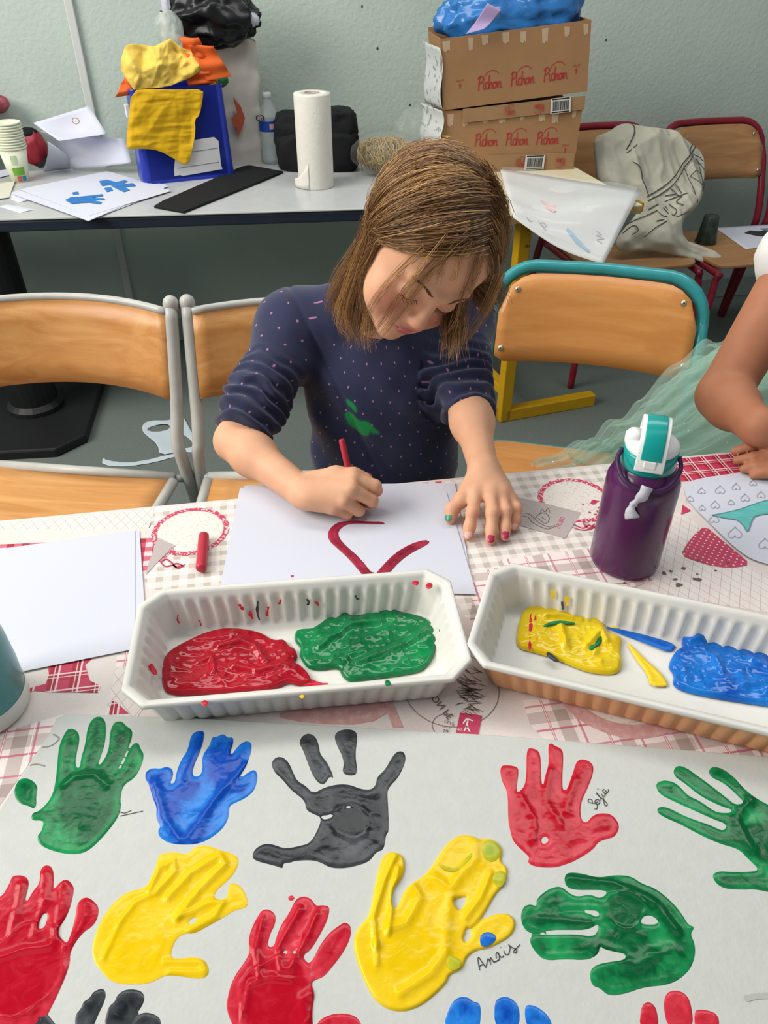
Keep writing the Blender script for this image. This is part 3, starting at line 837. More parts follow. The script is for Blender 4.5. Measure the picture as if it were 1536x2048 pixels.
def grow_hair(H, n_guides, n_child, length, part_x, obstacles, seed, layer=.014, steps=26, back=.62, fwd=.0, skip=None, extra_roots=None, r0=.00034, grav=(.02, .20), clump=.66, spread=.010, init=None, targets=None, lift=.05, stick=.5, t0=.36, rshort=.82):
    rg = np.random.default_rng(seed)
    ce = np.array((0, .012, .032)); ra = np.array((.0745, .089, .077))
    fe = np.array((0, -.030, -.022)); fr = np.array((.066, .066, .078))
    roots = []
    while len(roots) < n_guides:
        d = rg.normal(size=3); d /= np.linalg.norm(d)
        q = ce + d * ra
        # front of the skull is carried by the forehead
        if q[1] < -.02: q[1] -= .006
        if H.hairline(q[None])[0] > 0 and (skip is None or not skip(q)): roots.append(q)
    q = np.array(roots).reshape(-1, 3)
    if extra_roots is not None: q = np.concatenate([q, extra_roots])
    n = len(q)
    gl = H.R.T @ np.array((0, 0, -1.0))
    side = np.where(q[:, 0] < part_x, -1.0, 1.0)
    nrm = (q - ce) / ra ** 2; nrm /= np.linalg.norm(nrm, axis=1, keepdims=True)
    d = np.stack([side, np.where(q[:, 1] < -.02, back, -fwd), np.full(n, -.25)], 1)
    if init is not None: d = init(q, d)
    bk = q[:, 1] > .055
    d[bk] = d[bk] * .4 + np.array((0, .2, -1))
    d -= nrm * (d * nrm).sum(1, keepdims=True); d /= np.linalg.norm(d, axis=1, keepdims=True)
    if obstacles is not None: q = q + nrm * np.maximum(0, .0045 - obstacles(H.W(q)))[:, None]
    d = d * .9 + nrm * lift; d /= np.linalg.norm(d, axis=1, keepdims=True)
    lay = rg.uniform(.002, layer, n)
    ln = length * rg.uniform(.78, 1.08, n) * np.where(q[:, 0] > part_x, rshort, 1.0)
    st = ln / steps
    jit = rg.normal(size=(n, 3)) * .06
    path = [q.copy()]; p = q.copy()
    if targets is not None: tgt, pull = targets(q, rg)
    for i in range(steps - 1):
        w = grav[0] + (grav[1] - grav[0]) * (i / steps) ** 1.7
        d = d * (1 - w) + gl * w + jit * .12
        if targets is not None:
            to = tgt - p; di = np.linalg.norm(to, axis=1, keepdims=True)
            d = d + to / np.maximum(di, 1e-6) * (pull * max(0, (i / steps - t0)) * np.clip(di / .05, 0, 1))
        d /= np.linalg.norm(d, axis=1, keepdims=True)
        p = p + d * st[:, None]
        ramp = np.minimum(1, (i + 1) / 5.0)
        if i < stick * steps:
            rr = ra + (lay * ramp)[:, None]; e = (p - ce) / rr; L_ = np.linalg.norm(e, axis=1, keepdims=True)
            low = ((p - ce) @ gl)[:, None] < .052
            p = np.where(low, ce + e / L_ * rr, p)
        for c, r in ((ce, ra), (fe, fr)):
            rr = r + (lay * ramp)[:, None]
            e = (p - c) / rr; L_ = np.linalg.norm(e, axis=1)
            ins = L_ < 1
            if ins.any():
                nn = e[ins] / rr[ins]; nn /= np.linalg.norm(nn, axis=1, keepdims=True)
                p[ins] = c + e[ins] / L_[ins][:, None] * rr[ins]
                dd = d[ins]; dot = np.minimum(0, (dd * nn).sum(1, keepdims=True)); d[ins] = dd - nn * dot
        if i >= stick * steps:
            nn = (p - ce) / ra ** 2; nn /= np.linalg.norm(nn, axis=1, keepdims=True)
            d = d - nn * np.maximum(0, (d * nn).sum(1, keepdims=True)) * .45
        if obstacles is not None:
            wv = H.W(p); o = obstacles(wv)
            near = o < .006
            if near.any():
                e = .002; wn = wv[near]
                g = np.stack([obstacles(wn + np.eye(3)[a] * e) - obstacles(wn - np.eye(3)[a] * e) for a in range(3)], 1)
                g /= np.linalg.norm(g, axis=1, keepdims=True) + 1e-9
                wv[near] = wn + g * (.006 - o[near])[:, None]
                p = H.loc(wv)
        path.append(p.copy())
    G = np.stack(path, 1)                       # n, steps, 3 local
    return strand_children(H, G, n_child, rg, spread, clump, r0)

def strand_children(H, G, n_child, rg, spread=.007, clump=.66, r0=.00034, k2=15, wig_a=.0042):
    n, steps, _ = G.shape
    ce = np.array((0, .012, .032)); ra = np.array((.0745, .089, .077))
    t = np.linspace(0, 1, steps)
    off = rg.normal(size=(n, n_child, 3)) * spread * .5
    dec = (1 - clump * t ** .7)
    wig = rg.normal(size=(n, n_child, 3)) * wig_a
    ph = rg.uniform(0, 6.28, (n, n_child, 1))
    child = G[:, None] + off[:, :, None] * dec[None, None, :, None] + wig[:, :, None] * np.sin(3.0 * t * math.pi + ph)[..., None] * (t ** 1.2)[None, None, :, None]
    tl = rg.uniform(.82, 1.0, (n, n_child))
    child = child.reshape(-1, steps, 3); tl = tl.reshape(-1)
    # keep outside the scalp
    e = (child - ce) / (ra + .001); L_ = np.linalg.norm(e, axis=2, keepdims=True)
    child = np.where(L_ < 1, ce + e / np.maximum(L_, 1e-6) * (ra + .001), child)
    ii = np.linspace(0, 1, k2)[None] * tl[:, None] * (steps - 1)
    i0 = np.minimum(ii.astype(int), steps - 2); f = (ii - i0)[..., None]
    ar = np.arange(len(child))[:, None]
    child = child[ar, i0] * (1 - f) + child[ar, i0 + 1] * f
    rad = r0 * np.linspace(1.15, .45, k2)[None] * rg.uniform(.7, 1.35, (len(child), 1))
    gr = np.repeat(rg.uniform(0, 1, n), n_child)
    rnd = np.clip(.68 * gr + .32 * rg.uniform(0, 1, len(child)), 0, 1)
    return H.W(child.reshape(-1, 3)).reshape(child.shape), rad, rnd


def styled_hair(H, n, n_child, part_x, seed, way, tips, obstacles, layer=.007, spread=.007, r0=.00034):
    """combed hair: from the root over the skull to a way point at the side, then down to its tip"""
    rg = np.random.default_rng(seed)
    ce = np.array((0, .012, .032)); ra = np.array((.0745, .089, .077))
    d = rg.normal(size=(n * 6, 3)); d /= np.linalg.norm(d, axis=1, keepdims=True)
    q = ce + d * ra; q = q[H.hairline(q) > 0][:n]; n = len(q)
    e0 = (q - ce) / ra
    side = np.where(q[:, 0] < part_x, -1.0, 1.0)
    s = np.clip((q[:, 1] + .075) / .16 + rg.normal(size=n) * .10, 0, 1)
    A = way(side, s, q); eA = (A - ce) / ra; eA /= np.linalg.norm(eA, axis=1, keepdims=True)
    lay = rg.uniform(.0015, layer, n)[:, None]
    path = []
    for tau in np.linspace(0, 1, 12):
        e = (1 - tau) * e0 + tau * eA; e /= np.linalg.norm(e, axis=1, keepdims=True)
        path.append(ce + (ra + lay * min(1, tau * 3.0)) * e)
    T = H.loc(tips(side, s, q, rg)); gl = H.R.T @ np.array((0, 0, -1.0))
    P0 = path[-1]; dist = np.linalg.norm(T - P0, axis=1, keepdims=True)
    d0 = P0 - path[-3]; d0 /= np.linalg.norm(d0, axis=1, keepdims=True) + 1e-9
    P1_ = P0 + (d0 * .5 + gl * .5) * dist * .38
    P2_ = T - (gl * .7 + (T - P0) / dist * .3) * dist * .30 + rg.normal(size=(n, 3)) * .004
    for t in np.linspace(0, 1, 15)[1:]:
        path.append((1 - t) ** 3 * P0 + 3 * (1 - t) ** 2 * t * P1_ + 3 * (1 - t) * t * t * P2_ + t ** 3 * T)
    G = np.stack(path, 1)
    if obstacles is not None:
        for _ in range(2):
            wv = H.W(G.reshape(-1, 3)); o = obstacles(wv); near = o < .005
            if near.any():
                e = .002; wn = wv[near]
                g = np.stack([obstacles(wn + np.eye(3)[a] * e) - obstacles(wn - np.eye(3)[a] * e) for a in range(3)], 1)
                g /= np.linalg.norm(g, axis=1, keepdims=True) + 1e-9
                wv[near] = wn + g * (.005 - o[near])[:, None]; G = H.loc(wv).reshape(G.shape)
    return strand_children(H, G, n_child, rg, spread, .6, r0)

def hair_material(name, dark, mid, light):
    m = bpy.data.materials.new(name); m.use_nodes = True
    nt = m.node_tree; N = nt.nodes; L = nt.links; b = N['Principled BSDF']
    a = N.new('ShaderNodeAttribute'); a.attribute_name = 'strand'
    r = N.new('ShaderNodeValToRGB'); r.color_ramp.elements[0].color = lin(dark); r.color_ramp.elements[1].color = lin(light)
    e = r.color_ramp.elements.new(.5); e.color = lin(mid)
    L.new(a.outputs['Fac'], r.inputs[0]); L.new(r.outputs[0], b.inputs['Base Color'])
    b.inputs['Roughness'].default_value = .38; b.inputs['Specular IOR Level'].default_value = .55
    return m

m_skin = skin_material('skin_light', '#DDAA88', '#D27E68', '#5D4634', '#C4606A')
HG = Head((.050, .992, .930), (8, 32, 33), 1.01)
SR = (-.136, 1.100, .768); ER = (-.212, .932, .672); WR = (-.104, .812, .668)
SL = (.116, 1.125, .768); EL = (.121, .985, .705); WL = tuple(P(968, 940, .684))
HS_ = SDF(); HG.add(HS_)
S = SDF(); HG.add(S)
S.cone(HG.w((0, .028, -.060)), (.0, 1.105, .79), .034, .040, .03)
S.cone(SR, SL, .034, .034, .04)
S.ell((-.005, 1.09, .66), (.098, .070, .15), None, .04)
S.ell((-.005, 1.10, .47), (.105, .085, .10), None, .04)
S.cone(SR, ER, .034, .028, .03)
S.cone(ER, WR, .0285, .0205, .012)
S.ell(np.array(ER) * .72 + np.array(WR) * .28, (.031, .031, .029), None, .02)
S.cone(SL, EL, .034, .028, .03); S.cone(EL, WL, .0275, .0195, .012)
S.ell(np.array(EL) * .7 + np.array(WL) * .3, (.030, .034, .030), None, .02)
# drawing hand
v = lambda *a: np.array(P(*a))
kI, kM, kR, kL = v(706, 958, .694), v(702, 980, .689), v(688, 1002, .677), v(668, 1016, .664)
S.ell((np.array(WR) + kM) / 2 + np.array((.002, 0, -.006)), (.037, .021, .018), rot_head(12, 0, 0), .02)
for kk, r in ((kI, .0105), (kM, .0105), (kR, .0100), (kL, .0095)): S.cone(WR, kk, .0165, r, .008)
finger(S, [kI, v(750, 972, .684), v(753, 981, .671), v(738, 990, .662)], [.0092, .0086, .0080, .0070])
finger(S, [kM, v(744, 1001, .670), v(744, 1006, .659), v(722, 1004, .654)], [.0090, .0083, .0078, .0068])
finger(S, [kR, v(718, 1021, .659), v(716, 1023, .652), v(700, 1012, .650)], [.0086, .0077, .0072, .0066])
finger(S, [kL, v(694, 1028, .653), v(688, 1024, .650)], [.0082, .0072, .0068])
th = [v(628, 962, .676), v(672, 950, .688), v(708, 950, .692), v(733, 956, .687)]
finger(S, th, [.0145, .0110, .0088, .0072], .008)
# resting hand
kI, kM, kR, kL = v(951, 988, .673), v(981, 984, .675), v(1003, 988, .672), v(1020, 997, .667)
S.ell((np.array(WL) + (kM + kR) / 2) / 2 + np.array((0, -.004, -.006)), (.027, .030, .014), None, .018)
for kk, r in ((kI, .0090), (kM, .0092), (kR, .0088), (kL, .0082)): S.cone(WL, kk, .0165, r, .009)
LT = {}
fing = {'i': ([kI, v(945, 1024, .668), v(939, 1055, .654), v(936, 1072, .6485)], [.0086, .0078, .0072, .0064]),
        'm': ([kM, v(985, 1026, .669), v(983, 1060, .655), v(981, 1080, .6485)], [.0088, .0080, .0072, .0064]),
        'r': ([kR, v(1011, 1022, .666), v(1011, 1054, .654), v(1010, 1073, .6485)], [.0084, .0076, .0069, .0061]),
        'l': ([kL, v(1033, 1016, .662), v(1032, 1040, .652), v(1028, 1054, .6475)], [.0078, .0069, .0062, .0055]),
        't': ([v(948, 962, .676), v(925, 998, .666), v(904, 1019, .657), v(901, 1037, .650)], [.0135, .0100, .0088, .0074])}
for k_, (pts, r) in fing.items(): finger(S, pts, r, .005)
for pt, r in ((kM, .0098), (kI, .0096), (kR, .0094)): S.ell(pt + np.array((0, .002, .0015)), (r, r, r * .9), None, .006)
BV, BF = S.mesh(.0020)
bl, lp, sp = HG.attrs(BV)
# rosier knuckles and fingertips
hand = np.zeros(len(BV))
for pts, r in fing.values():
    for q_, a_ in ((pts[-1], .5), (pts[1], .3)): hand += a_ * np.exp(-((BV - q_) ** 2).sum(1) / .010 ** 2)
for q_ in (v(752, 985, .672), v(742, 1003, .662), v(717, 1018, .655)): hand += .55 * np.exp(-((BV - q_) ** 2).sum(1) / .014 ** 2)
bl = np.clip(bl + hand, 0, 1)
girl = mesh_obj('person', BV, BF, m_skin, None, True, attrs={'blush': ('FLOAT', bl), 'lips': ('FLOAT', lp), 'scalp': ('FLOAT', sp)})
tag(girl, 'child in a navy dotted shirt bending over paper with a red brush', 'person')

# finger nails: chipped polish
m_nail = mat('nail_bare', '#E2AFA4', .25); m_npol = mat('nail_red', '#A83350', .2); m_ngrn = mat('nail_green', '#3E8F77', .25)
def nail(tip, prev, r, m, up=(0, -.35, 1), w=.0046, l=.0052, parent=girl):
    tip = Vector(tip); ax = (tip - Vector(prev)).normalized(); u = Vector(up); u = (u - ax * u.dot(ax)).normalized(); sd = ax.cross(u)
    b = MB(); V = []
    for i in range(7):
        for j in range(7):
            a = (i / 6 - .5) * 2; c = (j / 6 - .5) * 2
            s_ = math.sqrt(max(0, 1 - .25 * c * c * c * c))
            ang = a * .75 * s_
            p = tip + ax * (c * l * (1 - .35 * a * a * (c > 0)) + .001) + (u * math.cos(ang) + sd * math.sin(ang)) * (r + .0003 - .0012 * max(0, c) ** 2)
            V.append(p)
    b.add(V, [(i * 7 + j, (i + 1) * 7 + j, (i + 1) * 7 + j + 1, i * 7 + j + 1) for i in range(6) for j in range(6)])
    return b.build('fingernail', m, parent, True)
for k_, m_ in (('i', m_nail), ('m', m_npol), ('r', m_npol), ('l', m_nail), ('t', m_ngrn)):
    pts, r = fing[k_]; nail(pts[-1], pts[-2], r[-1], m_, up=(0, -.35, 1) if k_ != 't' else (-.6, -.3, 1))
nail(th[-1], th[-2], .0072, m_npol, up=(.1, .5, .8))

# shirt
SH = SDF()
SH.ell((-.002, 1.085, .69), (.122, .084, .105), None, .03)
SH.ell((.002, 1.075, .56), (.122, .093, .20), None, .04)
SH.ell((-.004, 1.085, .44), (.125, .100, .085), None, .04)
SH.cone(SR, SL, .047, .047, .04)
SH.cone((-.06, 1.10, .80), (.06, 1.115, .80), .038, .038, .03)
ERs = np.array(SR) + (np.array(ER) - np.array(SR)) * .80
SH.cone(np.array(SR) * .8 + np.array(SL) * .2, SR, .05, .052, .03); SH.cone(SR, ERs, .051, .0435, .025)
ELs = np.array(SL) + (np.array(EL) - np.array(SL)) * .98
SH.cone(SL, ELs, .050, .0415, .03)
# neck opening
nb = np.array((.0, 1.105, .79)); nt_ = HG.w((0, .028, -.060)); nd = (nt_ - nb) / np.linalg.norm(nt_ - nb)
SH.cone(nb + nd * .028, nb + nd * .16, .046, .075, .006, True)
# sleeve openings cut square
for Ee, Ss, dist in ((ERs, SR, .030), (ELs, SL, .022)):
    ax = (Ee - np.array(Ss)); ax /= np.linalg.norm(ax); cut = Ee + ax * dist
    SH.fn(lambda p, c=cut, a=ax: np.maximum(-((p - c) @ a), np.linalg.norm(p - c, axis=1) - .075), cut, .08, .005, True)
def sleeve_fold(p, A, B, r):
    A = np.array(A); B = np.array(B); ax = B - A; L_ = np.linalg.norm(ax); ax = ax / L_
    t = (p - A) @ ax; rad = np.linalg.norm(p - A - t[:, None] * ax, axis=1)
    u = t / L_
    n = vnoise(p, 22, 5)
    amp = .0048 * np.clip((u - .38) / .45, 0, 1) * (u < 1.35) * (rad < r)
    return amp * np.sin(2 * math.pi * (t / .0185 + 1.1 * n + .5 * vnoise(p, 45, 8)))
def shirt_warp(p):
    d = sleeve_fold(p, SR, ERs, .08) + .8 * sleeve_fold(p, SL, ELs, .07)
    # diagonal drags over the chest
    k = np.clip((p[:, 2] - .45) / .1, 0, 1)
    q = p[:, 0] * .8 + p[:, 2] * 1.0 + .03 * vnoise(p, 14, 2)
    d += k * .0030 * np.sin(q * 2 * math.pi / .085) * np.clip((1.09 - p[:, 1]) / .06, 0, 1)
    d += .006 * (vnoise(p, 17, 3) - .5) + .003 * (vnoise(p, 36, 4) - .5)
    # armhole seam
    a = np.array(SR) + np.array((.022, 0, 0)); n = np.array((.9, .25, .35)); n /= np.linalg.norm(n)
    d += .0025 * np.exp(-(((p - a) @ n) / .004) ** 2)
    return d
SV, SF = SH.mesh(.0023, shirt_warp)
# fabric coordinates for the little dots
def fab_uv(V):
    out = np.zeros((len(V), 3))
    ang = np.arctan2(V[:, 0] + .004, -(V[:, 1] - 1.085)); out[:, 0] = ang * .125; out[:, 1] = V[:, 2] * 1.12
    def arm(A, B, r, off):
        A = np.array(A); B = np.array(B); ax = B - A; L_ = np.linalg.norm(ax); ax /= L_
        t = (V - A) @ ax; rel = V - A - t[:, None] * ax; rad = np.linalg.norm(rel, axis=1)
        e1 = np.cross(ax, (0, 0, 1)); e1 /= np.linalg.norm(e1); e2 = np.cross(ax, e1)
        sel = (rad < r) & (t > -.03) & ((t > .012) | (np.abs(V[:, 0]) > .135))
        out[sel, 0] = np.arctan2(rel[sel] @ e2, rel[sel] @ e1) * .047 + off; out[sel, 1] = t[sel]
    arm(SR, ERs, .075, 1.0); arm(SL, ELs, .068, 2.0)
    return out
def to_px(V):
    V = np.asarray(V); x, y, z = V[:, 0], V[:, 1], V[:, 2] - CAMZ
    d = y * _C - z * _S
    return np.stack([768 + FPX * x / d, 1024 - FPX * (y * _S + z * _C) / d], 1)
# dried green paint on the front of the shirt, in shirt space (x, z)
def chest(px, py): q_ = PY(px, py, .985); return (q_.x, q_.z)
splat = [[chest(*a) for a in s] for s in ([(690, 808), (700, 812), (714, 826), (712, 831), (700, 826), (690, 818)],
         [(690, 835), (704, 836), (722, 848), (736, 846), (764, 868), (752, 872), (738, 862), (736, 876), (724, 876), (706, 866), (694, 858)])]
pd = np.minimum(*[poly_sdf(SV[:, [0, 2]], chaikin(s, 1)) for s in splat]) + .004 * (vnoise(SV, 160, 3) - .5)
green = np.clip(.5 - pd / .002, 0, 1) * (SV[:, 1] < 1.05)
def shirt_material():
    m = bpy.data.materials.new('shirt_navy'); m.use_nodes = True
    nt = m.node_tree; N = nt.nodes; L = nt.links; b = N['Principled BSDF']
    b.inputs['Roughness'].default_value = .85; b.inputs['Specular IOR Level'].default_value = .2; b.inputs['Sheen Weight'].default_value = .25
    a = N.new('ShaderNodeAttribute'); a.attribute_name = 'fab'
    sx = N.new('ShaderNodeSeparateXYZ'); L.new(a.outputs['Vector'], sx.inputs[0])
    def mth(op, p, q=None):
        n = N.new('ShaderNodeMath'); n.operation = op
        for i, w in enumerate((p, q)):
            if w is None: continue
            if isinstance(w, (int, float)): n.inputs[i].default_value = w
            else: L.new(w, n.inputs[i])
        return n.outputs[0]
    per = .036
    u = mth('MULTIPLY', mth('ADD', sx.outputs[0], mth('MULTIPLY', sx.outputs[1], .92)), 1 / per)
    w = mth('MULTIPLY', mth('SUBTRACT', sx.outputs[0], mth('MULTIPLY', sx.outputs[1], .92)), 1 / per)
    fu = mth('SUBTRACT', mth('FRACT', u), .5); fw = mth('SUBTRACT', mth('FRACT', w), .5)
    r2 = mth('ADD', mth('MULTIPLY', fu, fu), mth('MULTIPLY', fw, fw))
    k = mth('MULTIPLY', mth('LESS_THAN', r2, .0046), mth('LESS_THAN', sx.outputs[2], .01))
    mx = N.new('ShaderNodeMix'); mx.data_type = 'RGBA'; mx.inputs['A'].default_value = lin('#2B2F4C'); mx.inputs['B'].default_value = lin('#A87496'); L.new(k, mx.inputs['Factor'])
    g = N.new('ShaderNodeAttribute'); g.attribute_name = 'paint'
    my = N.new('ShaderNodeMix'); my.data_type = 'RGBA'; L.new(mx.outputs['Result'], my.inputs['A']); my.inputs['B'].default_value = lin('#0E8A45'); L.new(g.outputs['Fac'], my.inputs['Factor'])
    L.new(my.outputs['Result'], b.inputs['Base Color'])
    tc = N.new('ShaderNodeTexCoord'); n2 = N.new('ShaderNodeTexNoise'); n2.inputs['Scale'].default_value = 900; L.new(tc.outputs['Object'], n2.inputs['Vector'])
    bp = N.new('ShaderNodeBump'); bp.inputs['Strength'].default_value = .2; bp.inputs['Distance'].default_value = .001; L.new(n2.outputs['Fac'], bp.inputs['Height']); L.new(bp.outputs['Normal'], b.inputs['Normal'])
    return m
fuv = fab_uv(SV); jump = np.max(np.ptp(fuv[SF][:, :, :2], axis=1), axis=1) > .012
fuv[np.unique(SF[jump]), 2] = 1.0
mesh_obj('shirt', SV, SF, shirt_material(), girl, True, attrs={'fab': ('FLOAT_VECTOR', fuv), 'paint': ('FLOAT', green)})
# trousers and shoes, below the table
TR = SDF(); TR.ell((-.004, 1.10, .43), (.122, .105, .075), None, .03)
for s in (-1, 1):
    TR.cone((s * .062, 1.08, .43), (s * .072, .83, .425), .064, .052, .03); TR.cone((s * .072, .83, .425), (s * .078, .86, .07), .050, .036, .02)
tv, tf = TR.mesh(.006)
mesh_obj('trousers', tv, tf, mat('trousers_grey', '#3A3C44', .9), girl, True)
for s in (-1, 1):
    sh_ = SDF(); sh_.cone((s * .078, .87, .04), (s * .085, .77, .03), .036, .032, .02)
    sv, sf = sh_.mesh(.005); sv[:, 2] = np.maximum(sv[:, 2], .0)
    mesh_obj('shoe', sv, sf, mat('shoe_white', '#D8D5D0', .5), girl, True)

# brows and lashes
def face_y(x, z):
    y = -.135
    ys = np.linspace(-.135, -.02, 400); d = HS_.ev(HG.W(np.stack([np.full(400, x), ys, np.full(400, z)], 1)))
    i = np.argmax(d < 0); return ys[i]
m_lash = mat('lash', '#3B2A22', .6); m_brow = mat('brow', '#8A6446', .7)
for q in (-1, 1):
    b = MB(); lid = []
    for i in range(13):
        a = -1 + 1.8 * i / 12
        x = q * (.029 + .0125 * a); z = -.0128 + .0028 * a * a; y = face_y(x, z)
        lid.append(HG.w((x, y, z)))
        b.tube([HG.w((x, y + .0004, z)), HG.w((x + q * .0012 * a, y - .0030, z - .0026)), HG.w((x + q * .0026 * a, y - .0062, z - .0030))], [.00045, .00035, .0001], 4)
    b.tube(lid, .00065, 5)
    b.build('eyelashes', m_lash, girl)['kind'] = 'stuff'
    b = MB()
    for i in range(60):
        a = random.uniform(0, 1)
        x = q * (.011 + .030 * a); z = .0125 + .0060 * math.sin(a * 2.3) + random.uniform(-.0020, .0020) * (1 - .6 * a)
        x2 = x + q * .0055; z2 = z + .0012
        y = face_y(x, z); y2 = face_y(x2, z2)
        b.tube([HG.w((x, y - .0001, z)), HG.w(((x + x2) / 2, (y + y2) / 2 - .0008, (z + z2) / 2)), HG.w((x2, y2 - .0004, z2))], [.00032, .0003, .0001], 3)
    b.build('eyebrow', m_brow, girl)['kind'] = 'stuff'

# hair
shirt_d = lambda p: np.minimum(SH.ev(p), HS_.ev(p) + .0035)
head_d = lambda p: HS_.ev(p) + .0035
def girl_way(side, s, q):
    A = np.stack([side * .083, -.030 + .075 * s, -.004 - .02 * s], 1)
    back = q[:, 1] > .062
    A[back] = np.stack([q[back, 0] * 1.1, np.full(back.sum(), .088), np.full(back.sum(), -.03)], 1)
    return A
def girl_tips(side, s, q, rg):
    a, b = np.array(PY(740, 694, .960)), np.array(PY(664, 610, 1.06)); c, d = np.array(PY(975, 628, .975)), np.array(PY(1000, 575, 1.03)); lk = np.array(PY(905, 702, .925)); bk = np.array((.02, 1.10, .82))
    s = s[:, None]
    T = np.where((side < 0)[:, None], a + (b - a) * s, c + (d - c) * s)
    T = np.where(((side > 0) & (rg.uniform(0, 1, len(side)) < .22))[:, None], lk, T)
    T = np.where((q[:, 1] > .062)[:, None], bk, T)
    return T + rg.normal(size=T.shape) * .009
P1, R1, C1 = styled_hair(HG, 900, 11, .010, 11, girl_way, girl_tips, shirt_d, layer=.009, spread=.009)
# loose locks over the face, given by the points they cross
def ray_head(px, py, last):
    r = (px - 768) / FPX; u = (1024 - py) / FPX; dd = np.array((r, _C + u * _S, -_S + u * _C)); t = np.linspace(.75, 1.2, 500)
    p = np.array((0, 0, CAMZ)) + t[:, None] * dd; h = HS_.ev(p) < .004
    if h.any(): return p[np.argmax(h)]
    return np.array(PY(px, py, last))
locks = [[(905, 498), (866, 540), (832, 590), (792, 640), (744, 694)], [(885, 512), (846, 548), (806, 585), (772, 632), (736, 684)], [(935, 490), (918, 520), (908, 555), (904, 566)],
         [(955, 505), (942, 550), (926, 590), (914, 635), (890, 676)], [(1000, 540), (975, 600), (940, 655), (892, 708)], [(1006, 545), (985, 605), (950, 660), (905, 700)], [(850, 495), (795, 545), (750, 600), (725, 660), (730, 700)], [(962, 500), (955, 545), (940, 580), (935, 600)],
         [(738, 462), (708, 560), (690, 640), (720, 690)], [(736, 455), (694, 560), (672, 640), (700, 680)], [(890, 470), (850, 520), (826, 560), (812, 600)], [(940, 470), (900, 505), (880, 540), (876, 570)]]
GL = []
for lk in locks:
    last = .97; pts = []
    for x, y in lk:
        h = ray_head(x, y, last); last = h[1]; pts.append(h)
    pts = smooth_path([Vector(h) for h in pts], 8); m_ = len(pts)
    GL.append(np.array([pts[int(round(i * (m_ - 1) / 25))] for i in range(26)]))
GL = HG.loc(np.array(GL).reshape(-1, 3)).reshape(len(GL), 26, 3)
P2, R2, C2 = strand_children(HG, GL, 16, np.random.default_rng(5), .0075, .55, .00030, wig_a=.004)
C2 = C2 * .6 + .4
# flyaways
P3, R3, C3 = styled_hair(HG, 130, 1, .010, 17, girl_way, lambda a, b, c, d: girl_tips(a, b, c, d) + d.normal(size=(len(a), 3)) * .022, head_d, layer=.016, spread=.012, r0=.00018)
VV = []; QQ = []; RR = []; n0 = 0
for pth, rad, rn in ((P1, R1, C1), (P2, R2, C2), (P3, R3, C3)):
    a_, q_, r_ = strands_mesh(pth, rad, rn); VV.append(a_); QQ.append(q_ + n0); RR.append(r_); n0 += len(a_)
hair = mesh_obj('hair', np.concatenate(VV), np.concatenate(QQ), hair_material('hair_brown', '#4A3222', '#8C643C', '#DDAE6E'), girl, True, attrs={'strand': ('FLOAT', np.concatenate(RR))})
hair['kind'] = 'stuff'
# brush in the drawing hand
m_brush = mat('brush_red', '#B02A3C', .35)
b0 = np.array(P(716, 1024, .6425)); b1 = np.array(PY(683, 878, .845))
tb = thing('paintbrush', 'thin red paintbrush in the hand of the drawing child', 'brush', tuple(b0))
MB().tube([b1 + (b0 - b1) * t for t in (0, .02, .5, .8, .84)], [.0032, .0042, .0040, .0036, .0034], 10).build('handle', m_brush, tb, True)
MB().tube([b1 + (b0 - b1) * t for t in (.80, .87)], [.0042, .0040], 10).build('ferrule', m_rivet, tb, True)
MB().tube([b1 + (b0 - b1) * t for t in (.87, .93, .985)], [.0036, .0034, .0008], 8).build('bristles', mat('bristle', '#7A1F2C', .5), tb, True)
# ------------------------------------------------------------------ foreground: board with hand prints
m_board = mat('board_grey', '#C3C6C1', 0.42, var=0.025, vscale=90, bump=0.12, bscale=260, spec=0.4)
BZ = TZ + .0065
bd = thing('painted_board', 'pale grey board covered in coloured hand prints in the foreground', 'board', (0, .30, TZ), 0)
bp_ = [P(132, 1426, BZ), P(420, 1437, BZ), P(1000, 1470, BZ), P(1640, 1520, BZ), Vector((.43, .07, BZ)), Vector((-.33, .06, BZ)), P(-60, 1705, BZ), P(96, 1470, BZ), P(112, 1436, BZ)]
MB().prism([p - Vector((0, 0, .005)) for p in bp_], (0, 0, .005)).build('board_panel', m_board, bd, bevel=.0015)
def paint_mat(name, thick, thin, rough=.16, spec=.24):
    m = mat(name, thin, rough, col2=thick, attr='thick', spec=spec)
    nt = m.node_tree; N = nt.nodes; L = nt.links
    mx = [n for n in N if n.type == 'MIX'][0]; at = [n for n in N if n.type == 'ATTRIBUTE'][0]; tc = [n for n in N if n.type == 'TEX_COORD'][0]
    n1 = N.new('ShaderNodeTexNoise'); n1.inputs['Scale'].default_value = 62; n1.inputs['Detail'].default_value = 6; n1.inputs['Distortion'].default_value = 1.6; L.new(tc.outputs['Object'], n1.inputs['Vector'])
    s1 = N.new('ShaderNodeMath'); s1.operation = 'MULTIPLY_ADD'; s1.inputs[1].default_value = 1.2; s1.inputs[2].default_value = -.6; L.new(n1.outputs['Fac'], s1.inputs[0])
    s2 = N.new('ShaderNodeMath'); s2.operation = 'ADD'; s2.use_clamp = True; L.new(at.outputs['Fac'], s2.inputs[0]); L.new(s1.outputs[0], s2.inputs[1]); L.new(s2.outputs[0], mx.inputs['Factor'])
    bp = N.new('ShaderNodeBump'); bp.inputs['Strength'].default_value = .30; bp.inputs['Distance'].default_value = .0010; L.new(n1.outputs['Fac'], bp.inputs['Height']); L.new(bp.outputs['Normal'], N['Principled BSDF'].inputs['Normal'])
    return m
